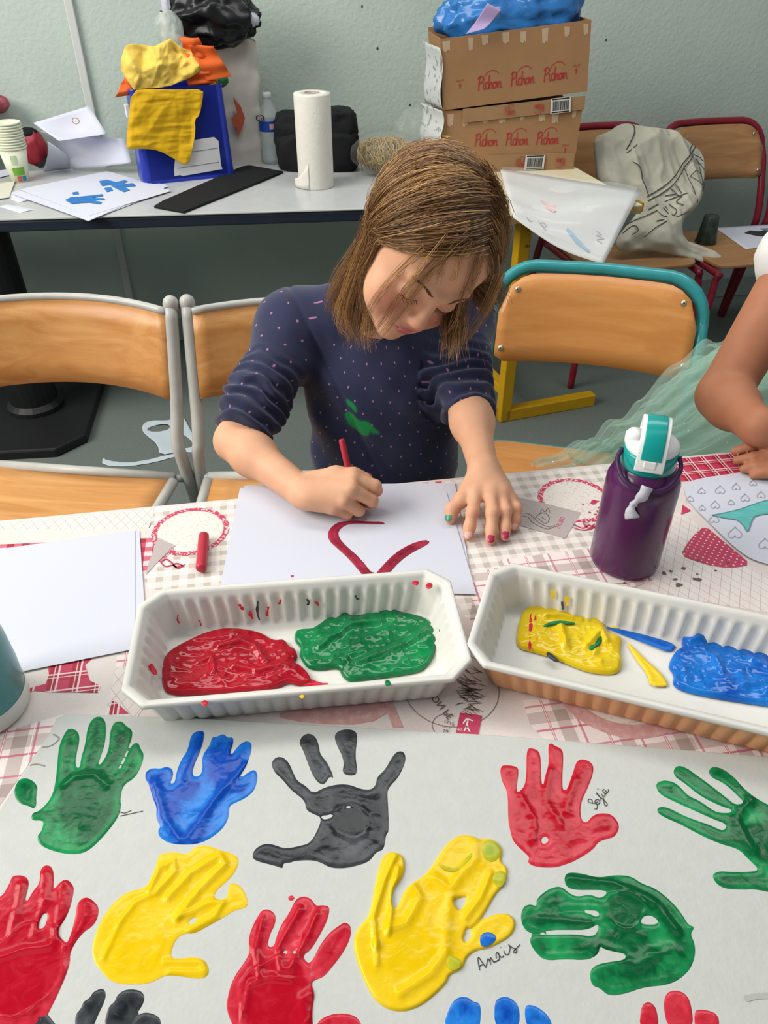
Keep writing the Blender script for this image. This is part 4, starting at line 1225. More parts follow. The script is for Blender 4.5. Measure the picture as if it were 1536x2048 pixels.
PM = {'g': paint_mat('paint_green', '#00552D', '#1E9756'), 'b': paint_mat('paint_blue', '#0646AC', '#2683DC'), 'k': paint_mat('paint_black', '#1C2024', '#4A4F52'),
      'r': paint_mat('paint_red', '#B00420', '#D23A4A'), 'y': paint_mat('paint_yellow', '#E6C000', '#EDCB2E'), 'yg': paint_mat('paint_lime', '#8FA51C', '#C9C02C')}
def paint(polys, key, seed, z=BZ, holes=(), h=.0011, T=.00025, rim=.0002, ridges=.0007, parent=None, name='handprint', puddle=None, strokes=(), m=None, smooth=2, rscale=70, label=None):
    V2, Q, d = fill2d([px_poly(p, z) for p in polys], [px_poly(q, z) for q in holes], h, smooth)
    s = -d
    edge = np.clip(s / .0014, 0, 1); edge = edge * (2 - edge)
    inner = np.clip((s - .003) / .006, 0, 1)
    n1 = ridge(V2, rscale * .6, seed, 2); n2 = fbm(V2, 38, seed + 3); n3 = ridge(V2, rscale * 3.6, seed + 9, 2)
    zz = edge * (T + rim * np.exp(-((s - .0032) / .0022) ** 2)) + edge * inner * (ridges * np.clip(n1 - .62, 0, 1) * 1.6 + .0008 * (n2 - .5) + .00018 * n3)
    thick = np.clip(.72 + 2.6 * (n2 - .46) + .5 * (n3 - .6) + 1.2 * np.clip(n1 - .65, 0, 1), 0, 1) * (.55 + .45 * inner)
    if puddle is not None:
        for (cx, cy, rx) in puddle:
            c = np.array(P(cx, cy, z)[:2]); q_ = np.linalg.norm(V2 - c, axis=1) + .010 * (fbm(V2, 55, seed + 5) - .5)
            w = np.clip((rx - q_) / .004, 0, 1); w = w * w * (3 - 2 * w)
            thick = np.maximum(thick, w); zz = zz * (1 - w) + (T + .0006) * w + .0007 * np.exp(-((q_ - rx) / .0018) ** 2) * edge
    for st in strokes:
        pl_ = px_poly(st[0], z); best = np.full(len(V2), 1e9)
        for a, b in zip(pl_[:-1], pl_[1:]):
            e = b - a; t = np.clip(((V2 - a) @ e) / max(e @ e, 1e-12), 0, 1); best = np.minimum(best, np.linalg.norm(V2 - a - t[:, None] * e, axis=1))
        w = np.exp(-(best / (st[1] * .8)) ** 2); zz = zz + edge * w * st[2] * .5; thick = np.clip(thick + .8 * w, 0, 1)
    V = np.column_stack([V2, z + .0001 + zz])
    o = mesh_obj(name, V, Q, m or PM[key], parent or bd, True, attrs={'thick': ('FLOAT', thick)})
    if label: o['label'] = label
    return o
# row one
paint([[(132, 1462), (140, 1456), (156, 1462), (160, 1480), (152, 1512), (151, 1534), (160, 1537), (162, 1516), (170, 1492), (176, 1450), (190, 1433), (206, 1434), (213, 1450), (210, 1490), (198, 1522), (196, 1532), (206, 1524), (218, 1500), (220, 1464), (228, 1444), (244, 1442), (252, 1452), (265, 1460), (264, 1478), (250, 1510), (236, 1538), (230, 1552), (246, 1530), (262, 1490), (276, 1484), (282, 1500), (288, 1508), (284, 1530), (270, 1556), (246, 1570), (240, 1600), (243, 1612), (236, 1636), (210, 1670), (178, 1702), (150, 1710), (110, 1704), (78, 1690), (74, 1672), (84, 1662), (88, 1640), (62, 1642), (64, 1626), (80, 1622), (104, 1595), (112, 1560), (116, 1510), (120, 1486)]], 'g', 1, strokes=[([(128, 1570), (150, 1552), (190, 1550), (216, 1572)], .004, .0016), ([(170, 1650), (176, 1600)], .006, .0008)], label='green handprint at top left')
paint([[(30, 1572), (40, 1557), (60, 1557), (76, 1572), (72, 1592), (73, 1612), (66, 1618), (58, 1612), (40, 1608), (28, 1592)]], 'g', 2, name='thumb_print')
paint([[(382, 1470), (394, 1462), (408, 1462), (409, 1474), (400, 1505), (388, 1530), (384, 1552), (398, 1554), (406, 1540), (404, 1515), (412, 1500), (420, 1490), (424, 1474), (434, 1474), (446, 1467), (456, 1476), (466, 1474), (467, 1486), (460, 1505), (462, 1512), (476, 1492), (490, 1482), (502, 1484), (504, 1498), (494, 1530), (480, 1552), (476, 1562), (494, 1546), (510, 1538), (516, 1552), (510, 1580), (492, 1596), (470, 1606), (458, 1612), (458, 1635), (444, 1660), (410, 1684), (380, 1690), (340, 1688), (318, 1674), (316, 1660), (322, 1655), (312, 1636), (314, 1615), (306, 1598), (298, 1568), (290, 1558), (292, 1542), (306, 1536), (320, 1538), (332, 1533), (346, 1538), (346, 1556), (338, 1568), (350, 1566), (352, 1548), (362, 1520), (376, 1500)]], 'b', 3, strokes=[([(310, 1566), (330, 1640), (360, 1680)], .005, .0028), ([(372, 1678), (430, 1600), (492, 1530)], .004, .0022), ([(390, 1680), (450, 1560), (460, 1490)], .005, .0018), ([(370, 1560), (398, 1490), (402, 1468)], .003, .0016)], label='blue handprint in the top row')
kp = [[(542, 1526), (552, 1514), (566, 1514), (578, 1526), (586, 1545), (594, 1562), (612, 1572), (626, 1588), (650, 1574), (680, 1568), (702, 1570), (720, 1578), (742, 1580), (752, 1570), (754, 1554), (770, 1540), (782, 1518), (792, 1504), (806, 1502), (812, 1514), (808, 1532), (796, 1556), (780, 1572), (774, 1584), (776, 1610), (778, 1664), (772, 1668), (768, 1700), (752, 1704), (740, 1722), (720, 1730), (690, 1737), (660, 1736), (640, 1724), (620, 1720), (588, 1722), (580, 1726), (566, 1726), (566, 1738), (552, 1732), (510, 1722), (504, 1712), (510, 1698), (526, 1688), (544, 1688), (570, 1698), (600, 1692), (622, 1686), (640, 1650), (642, 1634), (626, 1628), (612, 1620), (610, 1602), (590, 1586), (580, 1578), (566, 1560), (548, 1544)],
      [(598, 1486), (604, 1472), (618, 1466), (632, 1474), (638, 1492), (640, 1508), (652, 1522), (662, 1540), (668, 1558), (660, 1552), (656, 1558), (648, 1570), (636, 1566), (624, 1548), (614, 1522), (606, 1500)],
      [(668, 1472), (676, 1462), (694, 1458), (712, 1462), (715, 1478), (710, 1510), (716, 1548), (700, 1552), (684, 1546), (688, 1528), (684, 1510), (674, 1492)]]
paint(kp, 'k', 4, puddle=[(700, 1640, .016)], holes=[[(640, 1632), (660, 1630), (670, 1622), (664, 1636), (646, 1640)], [(690, 1612), (706, 1612), (700, 1618), (690, 1617)]], label='black handprint with spread fingers')
paint([[(1000, 1532), (1016, 1530), (1036, 1534), (1037, 1548), (1032, 1580), (1036, 1586), (1050, 1572), (1053, 1545), (1053, 1498), (1064, 1496), (1078, 1502), (1082, 1520), (1082, 1560), (1086, 1576), (1090, 1552), (1098, 1528), (1096, 1490), (1102, 1486), (1110, 1492), (1124, 1498), (1127, 1512), (1124, 1560), (1126, 1584), (1134, 1580), (1146, 1545), (1154, 1520), (1170, 1518), (1186, 1528), (1187, 1545), (1176, 1575), (1160, 1608), (1162, 1642), (1174, 1646), (1184, 1632), (1200, 1626), (1224, 1628), (1241, 1652), (1230, 1674), (1214, 1678), (1196, 1684), (1186, 1700), (1150, 1722), (1134, 1728), (1110, 1736), (1068, 1734), (1054, 1724), (1060, 1716), (1050, 1706), (1026, 1684), (1020, 1660), (1016, 1640), (1016, 1584), (1002, 1560)]], 'r', 5, holes=[[(1082, 1676), (1094, 1672), (1098, 1684), (1084, 1690)]], strokes=[([(1040, 1590), (1070, 1640), (1066, 1680)], .004, .002), ([(1100, 1540), (1090, 1600), (1120, 1650)], .005, .0018), ([(1150, 1560), (1130, 1620)], .005, .0018)], label='red handprint beside the first signature')
paint([[(1310, 1568), (1326, 1560), (1348, 1564), (1362, 1576), (1376, 1592), (1400, 1602), (1424, 1620), (1438, 1626), (1462, 1626), (1466, 1620), (1440, 1612), (1400, 1592), (1366, 1564), (1350, 1554), (1346, 1542), (1354, 1531), (1370, 1534), (1390, 1548), (1420, 1570), (1456, 1598), (1470, 1610), (1490, 1606), (1474, 1590), (1448, 1566), (1424, 1556), (1416, 1544), (1424, 1533), (1442, 1536), (1466, 1552), (1490, 1580), (1520, 1602), (1560, 1620), (1600, 1650), (1600, 1800), (1560, 1790), (1512, 1778), (1480, 1780), (1440, 1776), (1422, 1752), (1436, 1742), (1460, 1744), (1500, 1744), (1520, 1740), (1496, 1718), (1478, 1698), (1440, 1688), (1400, 1670), (1360, 1648), (1322, 1632), (1312, 1620), (1322, 1612), (1342, 1618), (1372, 1634), (1420, 1650), (1448, 1664), (1454, 1648), (1430, 1640), (1390, 1622), (1350, 1604), (1318, 1588)]], 'g', 6, strokes=[([(1500, 1600), (1470, 1640), (1500, 1700)], .006, .002)], label='green handprint cut by the right edge')
# row two
paint([[(-40, 1790), (0, 1800), (20, 1766), (24, 1752), (42, 1750), (56, 1756), (58, 1772), (50, 1800), (52, 1808), (66, 1782), (80, 1766), (80, 1740), (90, 1730), (102, 1732), (108, 1746), (106, 1786), (114, 1770), (132, 1756), (148, 1772), (147, 1790), (136, 1830), (112, 1864), (132, 1888), (138, 1880), (150, 1840), (154, 1806), (170, 1793), (186, 1800), (200, 1818), (190, 1850), (164, 1866), (140, 1902), (140, 1930), (120, 1980), (100, 2020), (80, 2060), (-40, 2060)]], 'r', 7, z=BZ, holes=[[(84, 1830), (92, 1824), (96, 1834), (88, 1858), (74, 1858)]], puddle=[(44, 1940, .030)], strokes=[([(24, 1864), (36, 1820), (44, 1770)], .004, .0024), ([(70, 1870), (92, 1800), (92, 1750)], .005, .002), ([(110, 1880), (128, 1800), (130, 1762)], .005, .002), ([(140, 1890), (168, 1840), (176, 1806)], .004, .0016), ([(-10, 1920), (50, 1900), (100, 1895)], .004, .0018)], label='red handprint cut by the left edge')
paint([[(318, 1708), (340, 1705), (364, 1706), (372, 1712), (386, 1698), (402, 1690), (424, 1694), (444, 1702), (462, 1706), (478, 1716), (476, 1734), (460, 1758), (440, 1774), (428, 1788), (430, 1798), (446, 1800), (456, 1794), (456, 1772), (466, 1764), (484, 1774), (496, 1800), (494, 1816), (470, 1820), (452, 1832), (420, 1850), (388, 1868), (372, 1866), (356, 1874), (346, 1890), (340, 1916), (360, 1918), (384, 1914), (408, 1918), (420, 1940), (412, 1956), (392, 1958), (360, 1952), (330, 1950), (304, 1966), (268, 1970), (224, 1966), (200, 1940), (184, 1916), (186, 1880), (204, 1836), (232, 1800), (260, 1782), (292, 1776), (300, 1760), (312, 1736)]], 'y', 8, strokes=[([(208, 1916), (240, 1846), (272, 1806), (300, 1792)], .003, .0022), ([(300, 1782), (320, 1736), (348, 1724), (350, 1745), (312, 1788)], .0035, .003), ([(336, 1798), (380, 1750), (440, 1712), (450, 1730), (400, 1780), (356, 1836)], .004, .0034), ([(356, 1838), (420, 1806), (446, 1806), (430, 1834), (380, 1862)], .0035, .003), ([(330, 1925), (404, 1926), (408, 1945), (340, 1946)], .003, .002)], holes=[[(376, 1842), (394, 1832), (394, 1842), (380, 1852)]], label='yellow handprint left of the red one')
paint([[(516, 1832), (524, 1820), (538, 1818), (552, 1830), (550, 1850), (540, 1868), (534, 1894), (548, 1894), (552, 1876), (562, 1850), (580, 1824), (590, 1800), (604, 1792), (620, 1796), (628, 1806), (632, 1812), (648, 1810), (660, 1814), (656, 1838), (640, 1870), (622, 1900), (604, 1912), (616, 1928), (626, 1920), (640, 1890), (660, 1864), (680, 1850), (690, 1844), (702, 1852), (702, 1872), (690, 1900), (668, 1930), (648, 1954), (630, 1960), (622, 1966), (630, 1990), (624, 2020), (626, 2060), (640, 2060), (470, 2060), (456, 2030), (452, 2008), (464, 1960), (488, 1926), (500, 1906), (496, 1880), (506, 1850)]], 'r', 9, puddle=[(556, 2000, .027)], holes=[[(566, 1902), (576, 1900), (574, 1908), (566, 1910)], [(585, 1902), (592, 1900), (592, 1908), (586, 1908)]], strokes=[([(520, 1950), (512, 1900), (526, 1840)], .0035, .0028), ([(564, 1940), (556, 1900), (600, 1820)], .004, .003), ([(580, 1940), (612, 1880), (634, 1830)], .004, .003), ([(488, 2030), (500, 1970), (540, 1955), (580, 1960)], .003, .002), ([(612, 2050), (606, 2000), (622, 1990)], .005, .0022)], label='red handprint in the middle of the lower row')
paint([[(576, 1794), (584, 1790), (590, 1796), (584, 1802), (577, 1800)]], 'r', 10, name='paint_drop', smooth=1)
paint([[(628, 2060), (640, 2038), (670, 2026), (700, 2028), (716, 2036), (728, 2060)]], 'r', 11, label='red fingerprint at the bottom')
yp = [[(762, 1720), (772, 1706), (790, 1704), (806, 1712), (811, 1732), (806, 1756), (788, 1776), (784, 1800), (786, 1818), (796, 1814), (806, 1786), (820, 1770), (840, 1758), (860, 1740), (880, 1706), (900, 1682), (920, 1670), (946, 1672), (956, 1680), (980, 1676), (1000, 1690), (1006, 1706), (1000, 1724), (1014, 1734), (1016, 1752), (1004, 1776), (990, 1790), (968, 1830), (946, 1858), (932, 1856), (928, 1876), (946, 1860), (966, 1838), (1000, 1826), (1020, 1828), (1033, 1846), (1024, 1872), (990, 1892), (970, 1898), (950, 1902), (932, 1916), (926, 1938), (898, 1950), (894, 1966), (870, 1990), (840, 2014), (800, 2026), (760, 2012), (736, 1980), (716, 1930), (706, 1890), (712, 1860), (736, 1836), (744, 1806), (750, 1770)]]
paint(yp, 'y', 12, T=.0018, holes=[[(906, 1800), (936, 1792), (930, 1808), (920, 1824), (910, 1812)], [(926, 1870), (946, 1866), (940, 1878), (928, 1888)]], strokes=[([(752, 1896), (746, 1840), (770, 1760), (790, 1716)], .0032, .0038), ([(776, 1870), (784, 1810), (796, 1740)], .003, .0036), ([(752, 1890), (754, 1930)], .0030, .003), ([(780, 1860), (812, 1850), (840, 1800), (826, 1776)], .005, .0034), ([(890, 1900), (894, 1840), (900, 1800)], .006, .0030), ([(800, 1990), (860, 1950), (890, 1910)], .0045, .003), ([(870, 1760), (900, 1780), (950, 1720), (950, 1690)], .006, .003), ([(980, 1750), (960, 1800), (930, 1840)], .0035, .003)], label='thick yellow handprint beside the second signature')
paint([[(962, 1686), (980, 1678), (998, 1690), (1002, 1708), (992, 1722), (976, 1724), (962, 1710)]], 'yg', 13, z=BZ + .0022, name='lime_smear')
paint([[(874, 1722), (890, 1734), (914, 1738), (930, 1720), (946, 1700), (948, 1712), (928, 1734), (912, 1746), (884, 1738)]], 'yg', 14, z=BZ + .0028, name='lime_smear')
paint([[(984, 1748), (1004, 1740), (1014, 1752), (1006, 1772), (996, 1776), (986, 1764)]], 'yg', 15, z=BZ + .0022, name='lime_smear')
paint([[(892, 1904), (904, 1912), (922, 1920), (922, 1936), (904, 1942), (892, 1930)]], 'yg', 16, z=BZ + .0026, name='lime_smear')
paint([[(960, 1870), (976, 1862), (994, 1872), (990, 1884), (970, 1896), (960, 1890)]], 'b', 17, z=BZ + .0022, name='blue_smear')
gp = [[(1128, 1756), (1134, 1745), (1160, 1746), (1196, 1756), (1230, 1750), (1262, 1752), (1284, 1768), (1310, 1776), (1342, 1802), (1364, 1828), (1376, 1850), (1390, 1854), (1380, 1868), (1390, 1888), (1390, 1916), (1376, 1946), (1340, 1970), (1288, 1974), (1250, 1988), (1216, 1992), (1200, 1976), (1184, 1972), (1178, 1946), (1190, 1930), (1218, 1924), (1250, 1920), (1252, 1908), (1232, 1904), (1206, 1898), (1200, 1890), (1196, 1910), (1172, 1921), (1130, 1918), (1090, 1922), (1070, 1904), (1058, 1882), (1066, 1868), (1090, 1870), (1150, 1868), (1186, 1874), (1196, 1862), (1198, 1846), (1176, 1860), (1140, 1860), (1100, 1860), (1074, 1868), (1052, 1864), (1040, 1838), (1046, 1814), (1060, 1808), (1074, 1814), (1072, 1800), (1086, 1786), (1102, 1776), (1122, 1772), (1140, 1788), (1156, 1794), (1180, 1788), (1200, 1798), (1216, 1786), (1208, 1780), (1176, 1780), (1150, 1780), (1132, 1774)]]
paint(gp, 'g', 18, holes=[[(1278, 1848), (1286, 1832), (1302, 1830), (1318, 1842), (1312, 1850)], [(1118, 1826), (1150, 1822), (1176, 1826), (1196, 1836), (1200, 1822), (1170, 1820), (1130, 1820)]], puddle=[(1250, 1820, .014)], strokes=[([(1140, 1758), (1230, 1768), (1300, 1800), (1350, 1860)], .005, .0022), ([(1200, 1900), (1270, 1930), (1340, 1900)], .006, .002), ([(1080, 1838), (1180, 1846)], .004, .0014)], label='green handprint lying on its side')
# bottom edge
paint([[(150, 2060), (150, 2030), (162, 2018), (166, 2004), (180, 1996), (186, 1984), (204, 1976), (212, 1984), (210, 2002), (196, 2030), (184, 2060)], [(206, 2060), (216, 2014), (230, 2004), (234, 1990), (252, 1978), (280, 1980), (290, 1992), (286, 2010), (268, 2034), (254, 2060)], [(258, 2060), (270, 2036), (286, 2024), (310, 2028), (322, 2040), (322, 2060)]], 'k', 19, label='black finger marks at the bottom edge')
paint([[(60, 2060), (72, 2030), (90, 2022), (104, 2040), (120, 2060)]], 'k', 20, name='thumb_print')
paint([[(884, 2060), (900, 2010), (916, 1994), (936, 1994), (946, 2004), (960, 2006), (962, 2030), (958, 2060)]], 'b', 21, z=BZ, label='blue fingerprint')
paint([[(990, 2060), (988, 2006), (1000, 1994), (1020, 1994), (1040, 2014), (1038, 2060)]], 'b', 22, label='blue fingerprint')
paint([[(1054, 2060), (1048, 2018), (1056, 2008), (1080, 2016), (1100, 2036), (1106, 2060)]], 'b', 23, label='blue fingerprint')
paint([[(1278, 2060), (1282, 2014), (1292, 2004), (1304, 2006), (1314, 2020), (1318, 2060)]], 'r', 24, label='red fingerprint')
paint([[(1336, 2060), (1326, 2010), (1332, 1986), (1350, 1980), (1370, 1986), (1382, 2006), (1388, 2060)]], 'r', 25, label='red fingerprint')
paint([[(1390, 2060), (1388, 2028), (1394, 2018), (1424, 2022), (1438, 2034), (1438, 2060)]], 'r', 26, label='red fingerprint')
# names signed beside two prints
m_ink = mat('ink', '#2E2E34', .6)
def ink(strokes, w, z, m=m_ink, parent=None, name='handwriting', n=5):
    b = MB()
    for i_, s in enumerate(strokes): b.ribbon(smooth_path([P(x, y, z + .00004 * i_) for x, y in s], n), w)
    return b.build(name, m, parent or bd)
SZ = BZ + .0004
def zoomed(strokes, ox, oy, k): return [[(ox + x / k, oy + y / k) for x, y in st] for st in strokes]
ink(zoomed([[(372, 545), (395, 556), (420, 535), (420, 480), (385, 445), (320, 440), (265, 420), (248, 390), (270, 362), (310, 372), (330, 405), (320, 435)], [(385, 445), (380, 400), (410, 370), (455, 380), (470, 425), (440, 460), (405, 455), (400, 430), (440, 410)],
     [(490, 390), (492, 350), (440, 290), (402, 250), (425, 250), (455, 300), (510, 345), (560, 390), (605, 440), (610, 475), (590, 490), (565, 475), (552, 420), (540, 340), (500, 260)], [(545, 300), (572, 305), (560, 250), (525, 200), (540, 178), (570, 190), (600, 240), (585, 262), (550, 235)], [(585, 205), (610, 232), (632, 215), (630, 172)], [(424, 172), (442, 164)]], 1150, 1560, 9.52), .00065, SZ)
ink(zoomed([[(155, 560), (128, 420), (135, 355), (190, 430), (255, 520)], [(150, 500), (185, 470), (212, 476)], [(255, 495), (270, 430), (285, 375), (310, 410), (328, 465)], [(318, 430), (325, 360), (350, 390), (375, 430), (400, 420)], [(400, 420), (440, 402), (465, 380), (455, 300), (430, 275), (410, 310), (420, 370)], [(440, 280), (470, 330), (500, 352), (535, 330)], [(535, 240), (548, 290), (590, 315), (620, 280), (635, 200), (610, 145)], [(610, 145), (640, 180), (710, 220), (740, 240), (730, 275), (700, 280), (695, 255), (730, 215), (790, 150)], [(486, 193), (496, 197)], [(551, 173), (560, 177)]], 940, 1870, 7.933), .00065, SZ)
# pencil and water traces on the board
ink([[(84, 1494), (100, 1492), (112, 1484), (118, 1476), (106, 1468)], [(60, 1530), (74, 1528), (90, 1532)]], .0012, SZ, mat('trace', '#8F8C84', .7), name='pencil_trace')
ink([[(236, 1622), (248, 1626), (262, 1621)], [(240, 1632), (258, 1628), (286, 1622)]], .0006, SZ, m_ink, name='pencil_trace')
ink([[(1490, 1998), (1510, 1993), (1540, 1991), (1570, 1992)]], .004, SZ, mat('trace2', '#B1B2AB', .6), name='smudge')

# ------------------------------------------------------------------ paper sheets on the cloth
m_paper = mat('paper_white', '#CDD0DC', 0.7, bump=0.05, bscale=60)
def sheet(name, pxs, z, label, cat='paper', m=m_paper, curl=None, group=None):
    c = [P(x, y, z) for x, y in pxs]; b = MB()
    def f(u, v):
        a = c[0].lerp(c[1], u); d = c[3].lerp(c[2], u); p = a.lerp(d, v)
        if curl: p.z += curl(u, v)
        return p
    b.grid(f, 14, 12)
    o = b.build(name, m, None, False, solid=.0003)
    return tag(o, label, cat, group)
PZ = TZ + .0022
sheet('paper_sheet', [(489, 971), (910, 966), (946, 1182), (446, 1170)], TZ + .0014, 'lower of the two white sheets under the drawing hand')
ps = sheet('paper_sheet', [(480, 976), (893, 985), (953, 1189), (440, 1175)], PZ, 'white sheet with an unfinished red painted heart', curl=lambda u, v: .0003)
HM = paint_mat('paint_darkred', '#74182C', '#A52E46', .35, .2)
paint([[(733, 1160), (700, 1120), (676, 1098), (658, 1082), (655, 1066), (664, 1052), (680, 1043), (712, 1041), (740, 1043), (764, 1043), (772, 1049), (740, 1048), (710, 1047), (690, 1050), (676, 1062), (678, 1076), (692, 1092), (720, 1116), (748, 1152), (764, 1132), (790, 1106), (820, 1088), (850, 1079), (861, 1084), (850, 1092), (826, 1104), (800, 1122), (770, 1156), (750, 1170)]], 'r', 31, z=PZ + .0006, h=.0009, T=.0005, rim=.0003, ridges=.0006, parent=ps, name='painted_heart', m=HM, smooth=1, rscale=140)
paint([[(720, 1038), (730, 1036), (736, 1040), (726, 1043)]], 'k', 32, z=PZ + .0006, h=.0008, T=.0003, rim=0, ridges=0, parent=ps, name='smudge', m=mat('smudge', '#9FA0AA', .7), smooth=1)
sheet('paper_sheet', [(-40, 1112), (279, 1062), (291, 1240), (30, 1352), ], TZ + .0014, 'lower blank white sheet on the left, its right edge showing')
sheet('paper_sheet', [(-40, 1104), (270, 1060), (269, 1298), (-20, 1356)], TZ + .0021, 'upper blank white sheet lying on the left of the cloth')
# drawing on the right
pr = sheet('paper_sheet', [(1378, 964), (1620, 925), (1640, 1150), (1470, 1092)], TZ + .0018, 'child drawing of hearts and a turquoise fish tail at the right', cat='drawing')
pr.data = pr.data
me = pr.data
bm = bmesh.new(); 
pts = chaikin(px_poly([(1370, 963), (1500, 945), (1620, 930), (1660, 1130), (1570, 1137), (1510, 1126), (1470, 1100), (1420, 1050), (1380, 1010), (1367, 985)], TZ), 2)
vs = [bm.verts.new((x, y, TZ + .0022)) for x, y in pts]; bm.faces.new(vs); bm.to_mesh(me); bm.free()
m_pencil = mat('pencil', '#9C9AA2', .7); m_turq = mat('turquoise_felt', '#5FB9B4', .6, var=.15, vscale=60, stretch=(1, 6, 1)); m_tdark = mat('turquoise_edge', '#5D8E93', .6)
DZ = TZ + .0030
hearts = [(1403, 982, 9), (1440, 980, 12), (1472, 974, 10), (1506, 966, 9), (1380, 998, 9), (1430, 1010, 11), (1462, 1005, 8), (1490, 996, 11), (1404, 1016, 8), (1428, 1038, 12), (1470, 1066, 17), (1522, 990, 10), (1530, 1088, 16), (1546, 970, 10), (1560, 1050, 14)]
def heart(cx, cy, r):
    return [(cx + r * (16 * math.sin(t) ** 3) / 16 * .8, cy + r * .75 * (13 * math.cos(t) - 5 * math.cos(2 * t) - 2 * math.cos(3 * t) - math.cos(4 * t)) / 16) for t in np.linspace(0, 2 * math.pi, 22)]
for hx, hy, hr in hearts:
    ink([heart(hx, hy, hr)], .0008, DZ, m_pencil, pr, 'pencil_heart', 2)
fish = [(1424, 1030), (1446, 1026), (1480, 1018), (1520, 1004), (1560, 994), (1560, 1026), (1530, 1028), (1508, 1034), (1496, 1062), (1488, 1052), (1474, 1040), (1450, 1036)]
fp = px_poly(fish, DZ); MB().add([(x, y, DZ) for x, y in fp], [tuple(range(len(fp)))[::-1]]).build('fish_tail', m_turq, pr)
ink([fish[:5]], .0016, DZ + .0002, m_tdark, pr, 'outline'); ink([fish[5:] + [fish[0]]], .0016, DZ + .0002, m_tdark, pr, 'outline')

# crayon
cr = [P(408, 1068, TZ + .0075), P(402, 1140, TZ + .0075)]
dv = (cr[1] - cr[0]).normalized(); L_ = (cr[1] - cr[0]).length
q = Matrix((dv.orthogonal().normalized(), dv.cross(dv.orthogonal().normalized()), dv)).transposed()
tcr = thing('crayon', 'short thick red crayon lying on the gingham cloth', 'crayon', tuple(cr[0] - Vector((0, 0, .0075))))
MB().lathe([(0, 0), (.004, .0004), (.0064, .003), (.0066, .006), (.0066, L_ - .006), (.0064, L_ - .003), (.004, L_ - .0004), (0, L_)], cr[0], 20, q).build('crayon_stick', mat('crayon_red', '#B32B3E', .35, var=.06, vscale=60), tcr, True)

# ------------------------------------------------------------------ plastic trays with paint
m_tray = mat('tray_white', '#DBDAD3', .38, var=.03, vscale=30, spec=.45)
m_peach = mat('tray_peach', '#E2A877', .42, var=.04, vscale=30)
def tray(label, cx, cy, ang, L_, W_, H_, side_m, name='food_tray'):
    t = thing(name, label, 'tray', (cx, cy, TZ), ang)
    t_z = TZ
    def outline(l, w, ch, flute, n=None):
        """chamfered rectangle as a dense loop; flute pushes alternate bands outwards"""
        hl, hw = l / 2, w / 2
        cs = [(hl - ch, hw), (-hl + ch, hw), (-hl, hw - ch), (-hl, -hw + ch), (-hl + ch, -hw), (hl - ch, -hw), (hl, -hw + ch), (hl, hw - ch)]
        pts = []
        cnt = [108, 8, 42, 8, 108, 8, 42, 8]
        for i in range(8):
            a = Vector(cs[i]); b = Vector(cs[(i + 1) % 8]); e = b - a; nrm = Vector((e.y, -e.x)).normalized() * -1
            k = cnt[i]
            for j in range(k):
                p = a + e * (j / k)
                if flute and k > 20:
                    ph = (j / k) * (k / 6.0)
                    s_ = ph % 1.0; env = min(1, min(j, k - j) / 5.0)
                    p = p - Vector((-nrm.x, -nrm.y)) * 0 + nrm * 0
                    out = Vector((0, 1)) if i == 0 else Vector((-1, 0)) if i == 2 else Vector((0, -1)) if i == 4 else Vector((1, 0))
                    p = p + out * flute * env * (abs(math.sin(math.pi * s_)) - .5)
                pts.append(p)
        return pts
    rings = []
    def ring(l, w, ch, z, fl=0): rings.append([Vector((p.x, p.y, z)) for p in outline(l, w, ch, fl)])
    # outside, from the floor of the tray up and over the rim, then down inside
    ring(L_ - .052, W_ - .044, 0.0109, .0008); ring(L_ - .046, W_ - .038, 0.0122, .002); ring(L_ - .040, W_ - .033, 0.0136, .007, .0036)
    ring(L_ - .020, W_ - .019, 0.0177, H_ - .012, .0044); ring(L_ - .017, W_ - .016, 0.0190, H_ - .008, .001)
    i_side = len(rings) - 1
    ring(L_ - .003, W_ - .003, 0.0218, H_ - .0065); ring(L_, W_, 0.0218, H_ - .004); ring(L_ - .001, W_ - .001, 0.0218, H_ - .0005); ring(L_ - .004, W_ - .004, 0.0218, H_)
    ring(L_ - .014, W_ - .014, 0.0197, H_ - .0003); ring(L_ - .017, W_ - .0165, 0.0190, H_ - .0028); ring(L_ - .022, W_ - .021, 0.0184, H_ - .0055); ring(L_ - .025, W_ - .0235, 0.0177, H_ - .009, .001)
    ring(L_ - .028, W_ - .026, 0.0170, H_ - .012, .0046); ring(L_ - .046, W_ - .037, 0.0136, .0085, .0040); ring(L_ - .050, W_ - .041, 0.0122, .0045, .0006); ring(L_ - .054, W_ - .044, 0.0116, .003)
    ring(L_ - .078, W_ - .066, 0.0109, .003); ring(L_ - .081, W_ - .069, 0.0109, .0022)
    n = len(rings[0])
    def part(a, b, nm, m, cap0=False, cap1=False):
        V = [p for r in rings[a:b + 1] for p in r]
        Fc = [(i * n + j, i * n + (j + 1) % n, (i + 1) * n + (j + 1) % n, (i + 1) * n + j) for i in range(b - a) for j in range(n)]
        if cap0: Fc.append(tuple(range(n))[::-1])
        if cap1: Fc.append(tuple((b - a) * n + j for j in range(n)))
        Fc = [f[::-1] for f in Fc]
        return mesh_obj(nm, V, Fc, m, t, True, world=False)
    part(0, i_side, 'outer_wall', side_m, cap0=True)
    part(i_side, len(rings) - 1, 'inner_shell', m_tray, cap1=True)
    return t
LT_ = tray('white plastic tray holding red and green paint', -.0865, .545, math.radians(6.4), .334, .158, .050, m_tray)
RT_ = tray('white plastic tray with peach outside holding yellow and blue paint', .267, .528, math.radians(-17.8), .352, .158, .050, m_peach)
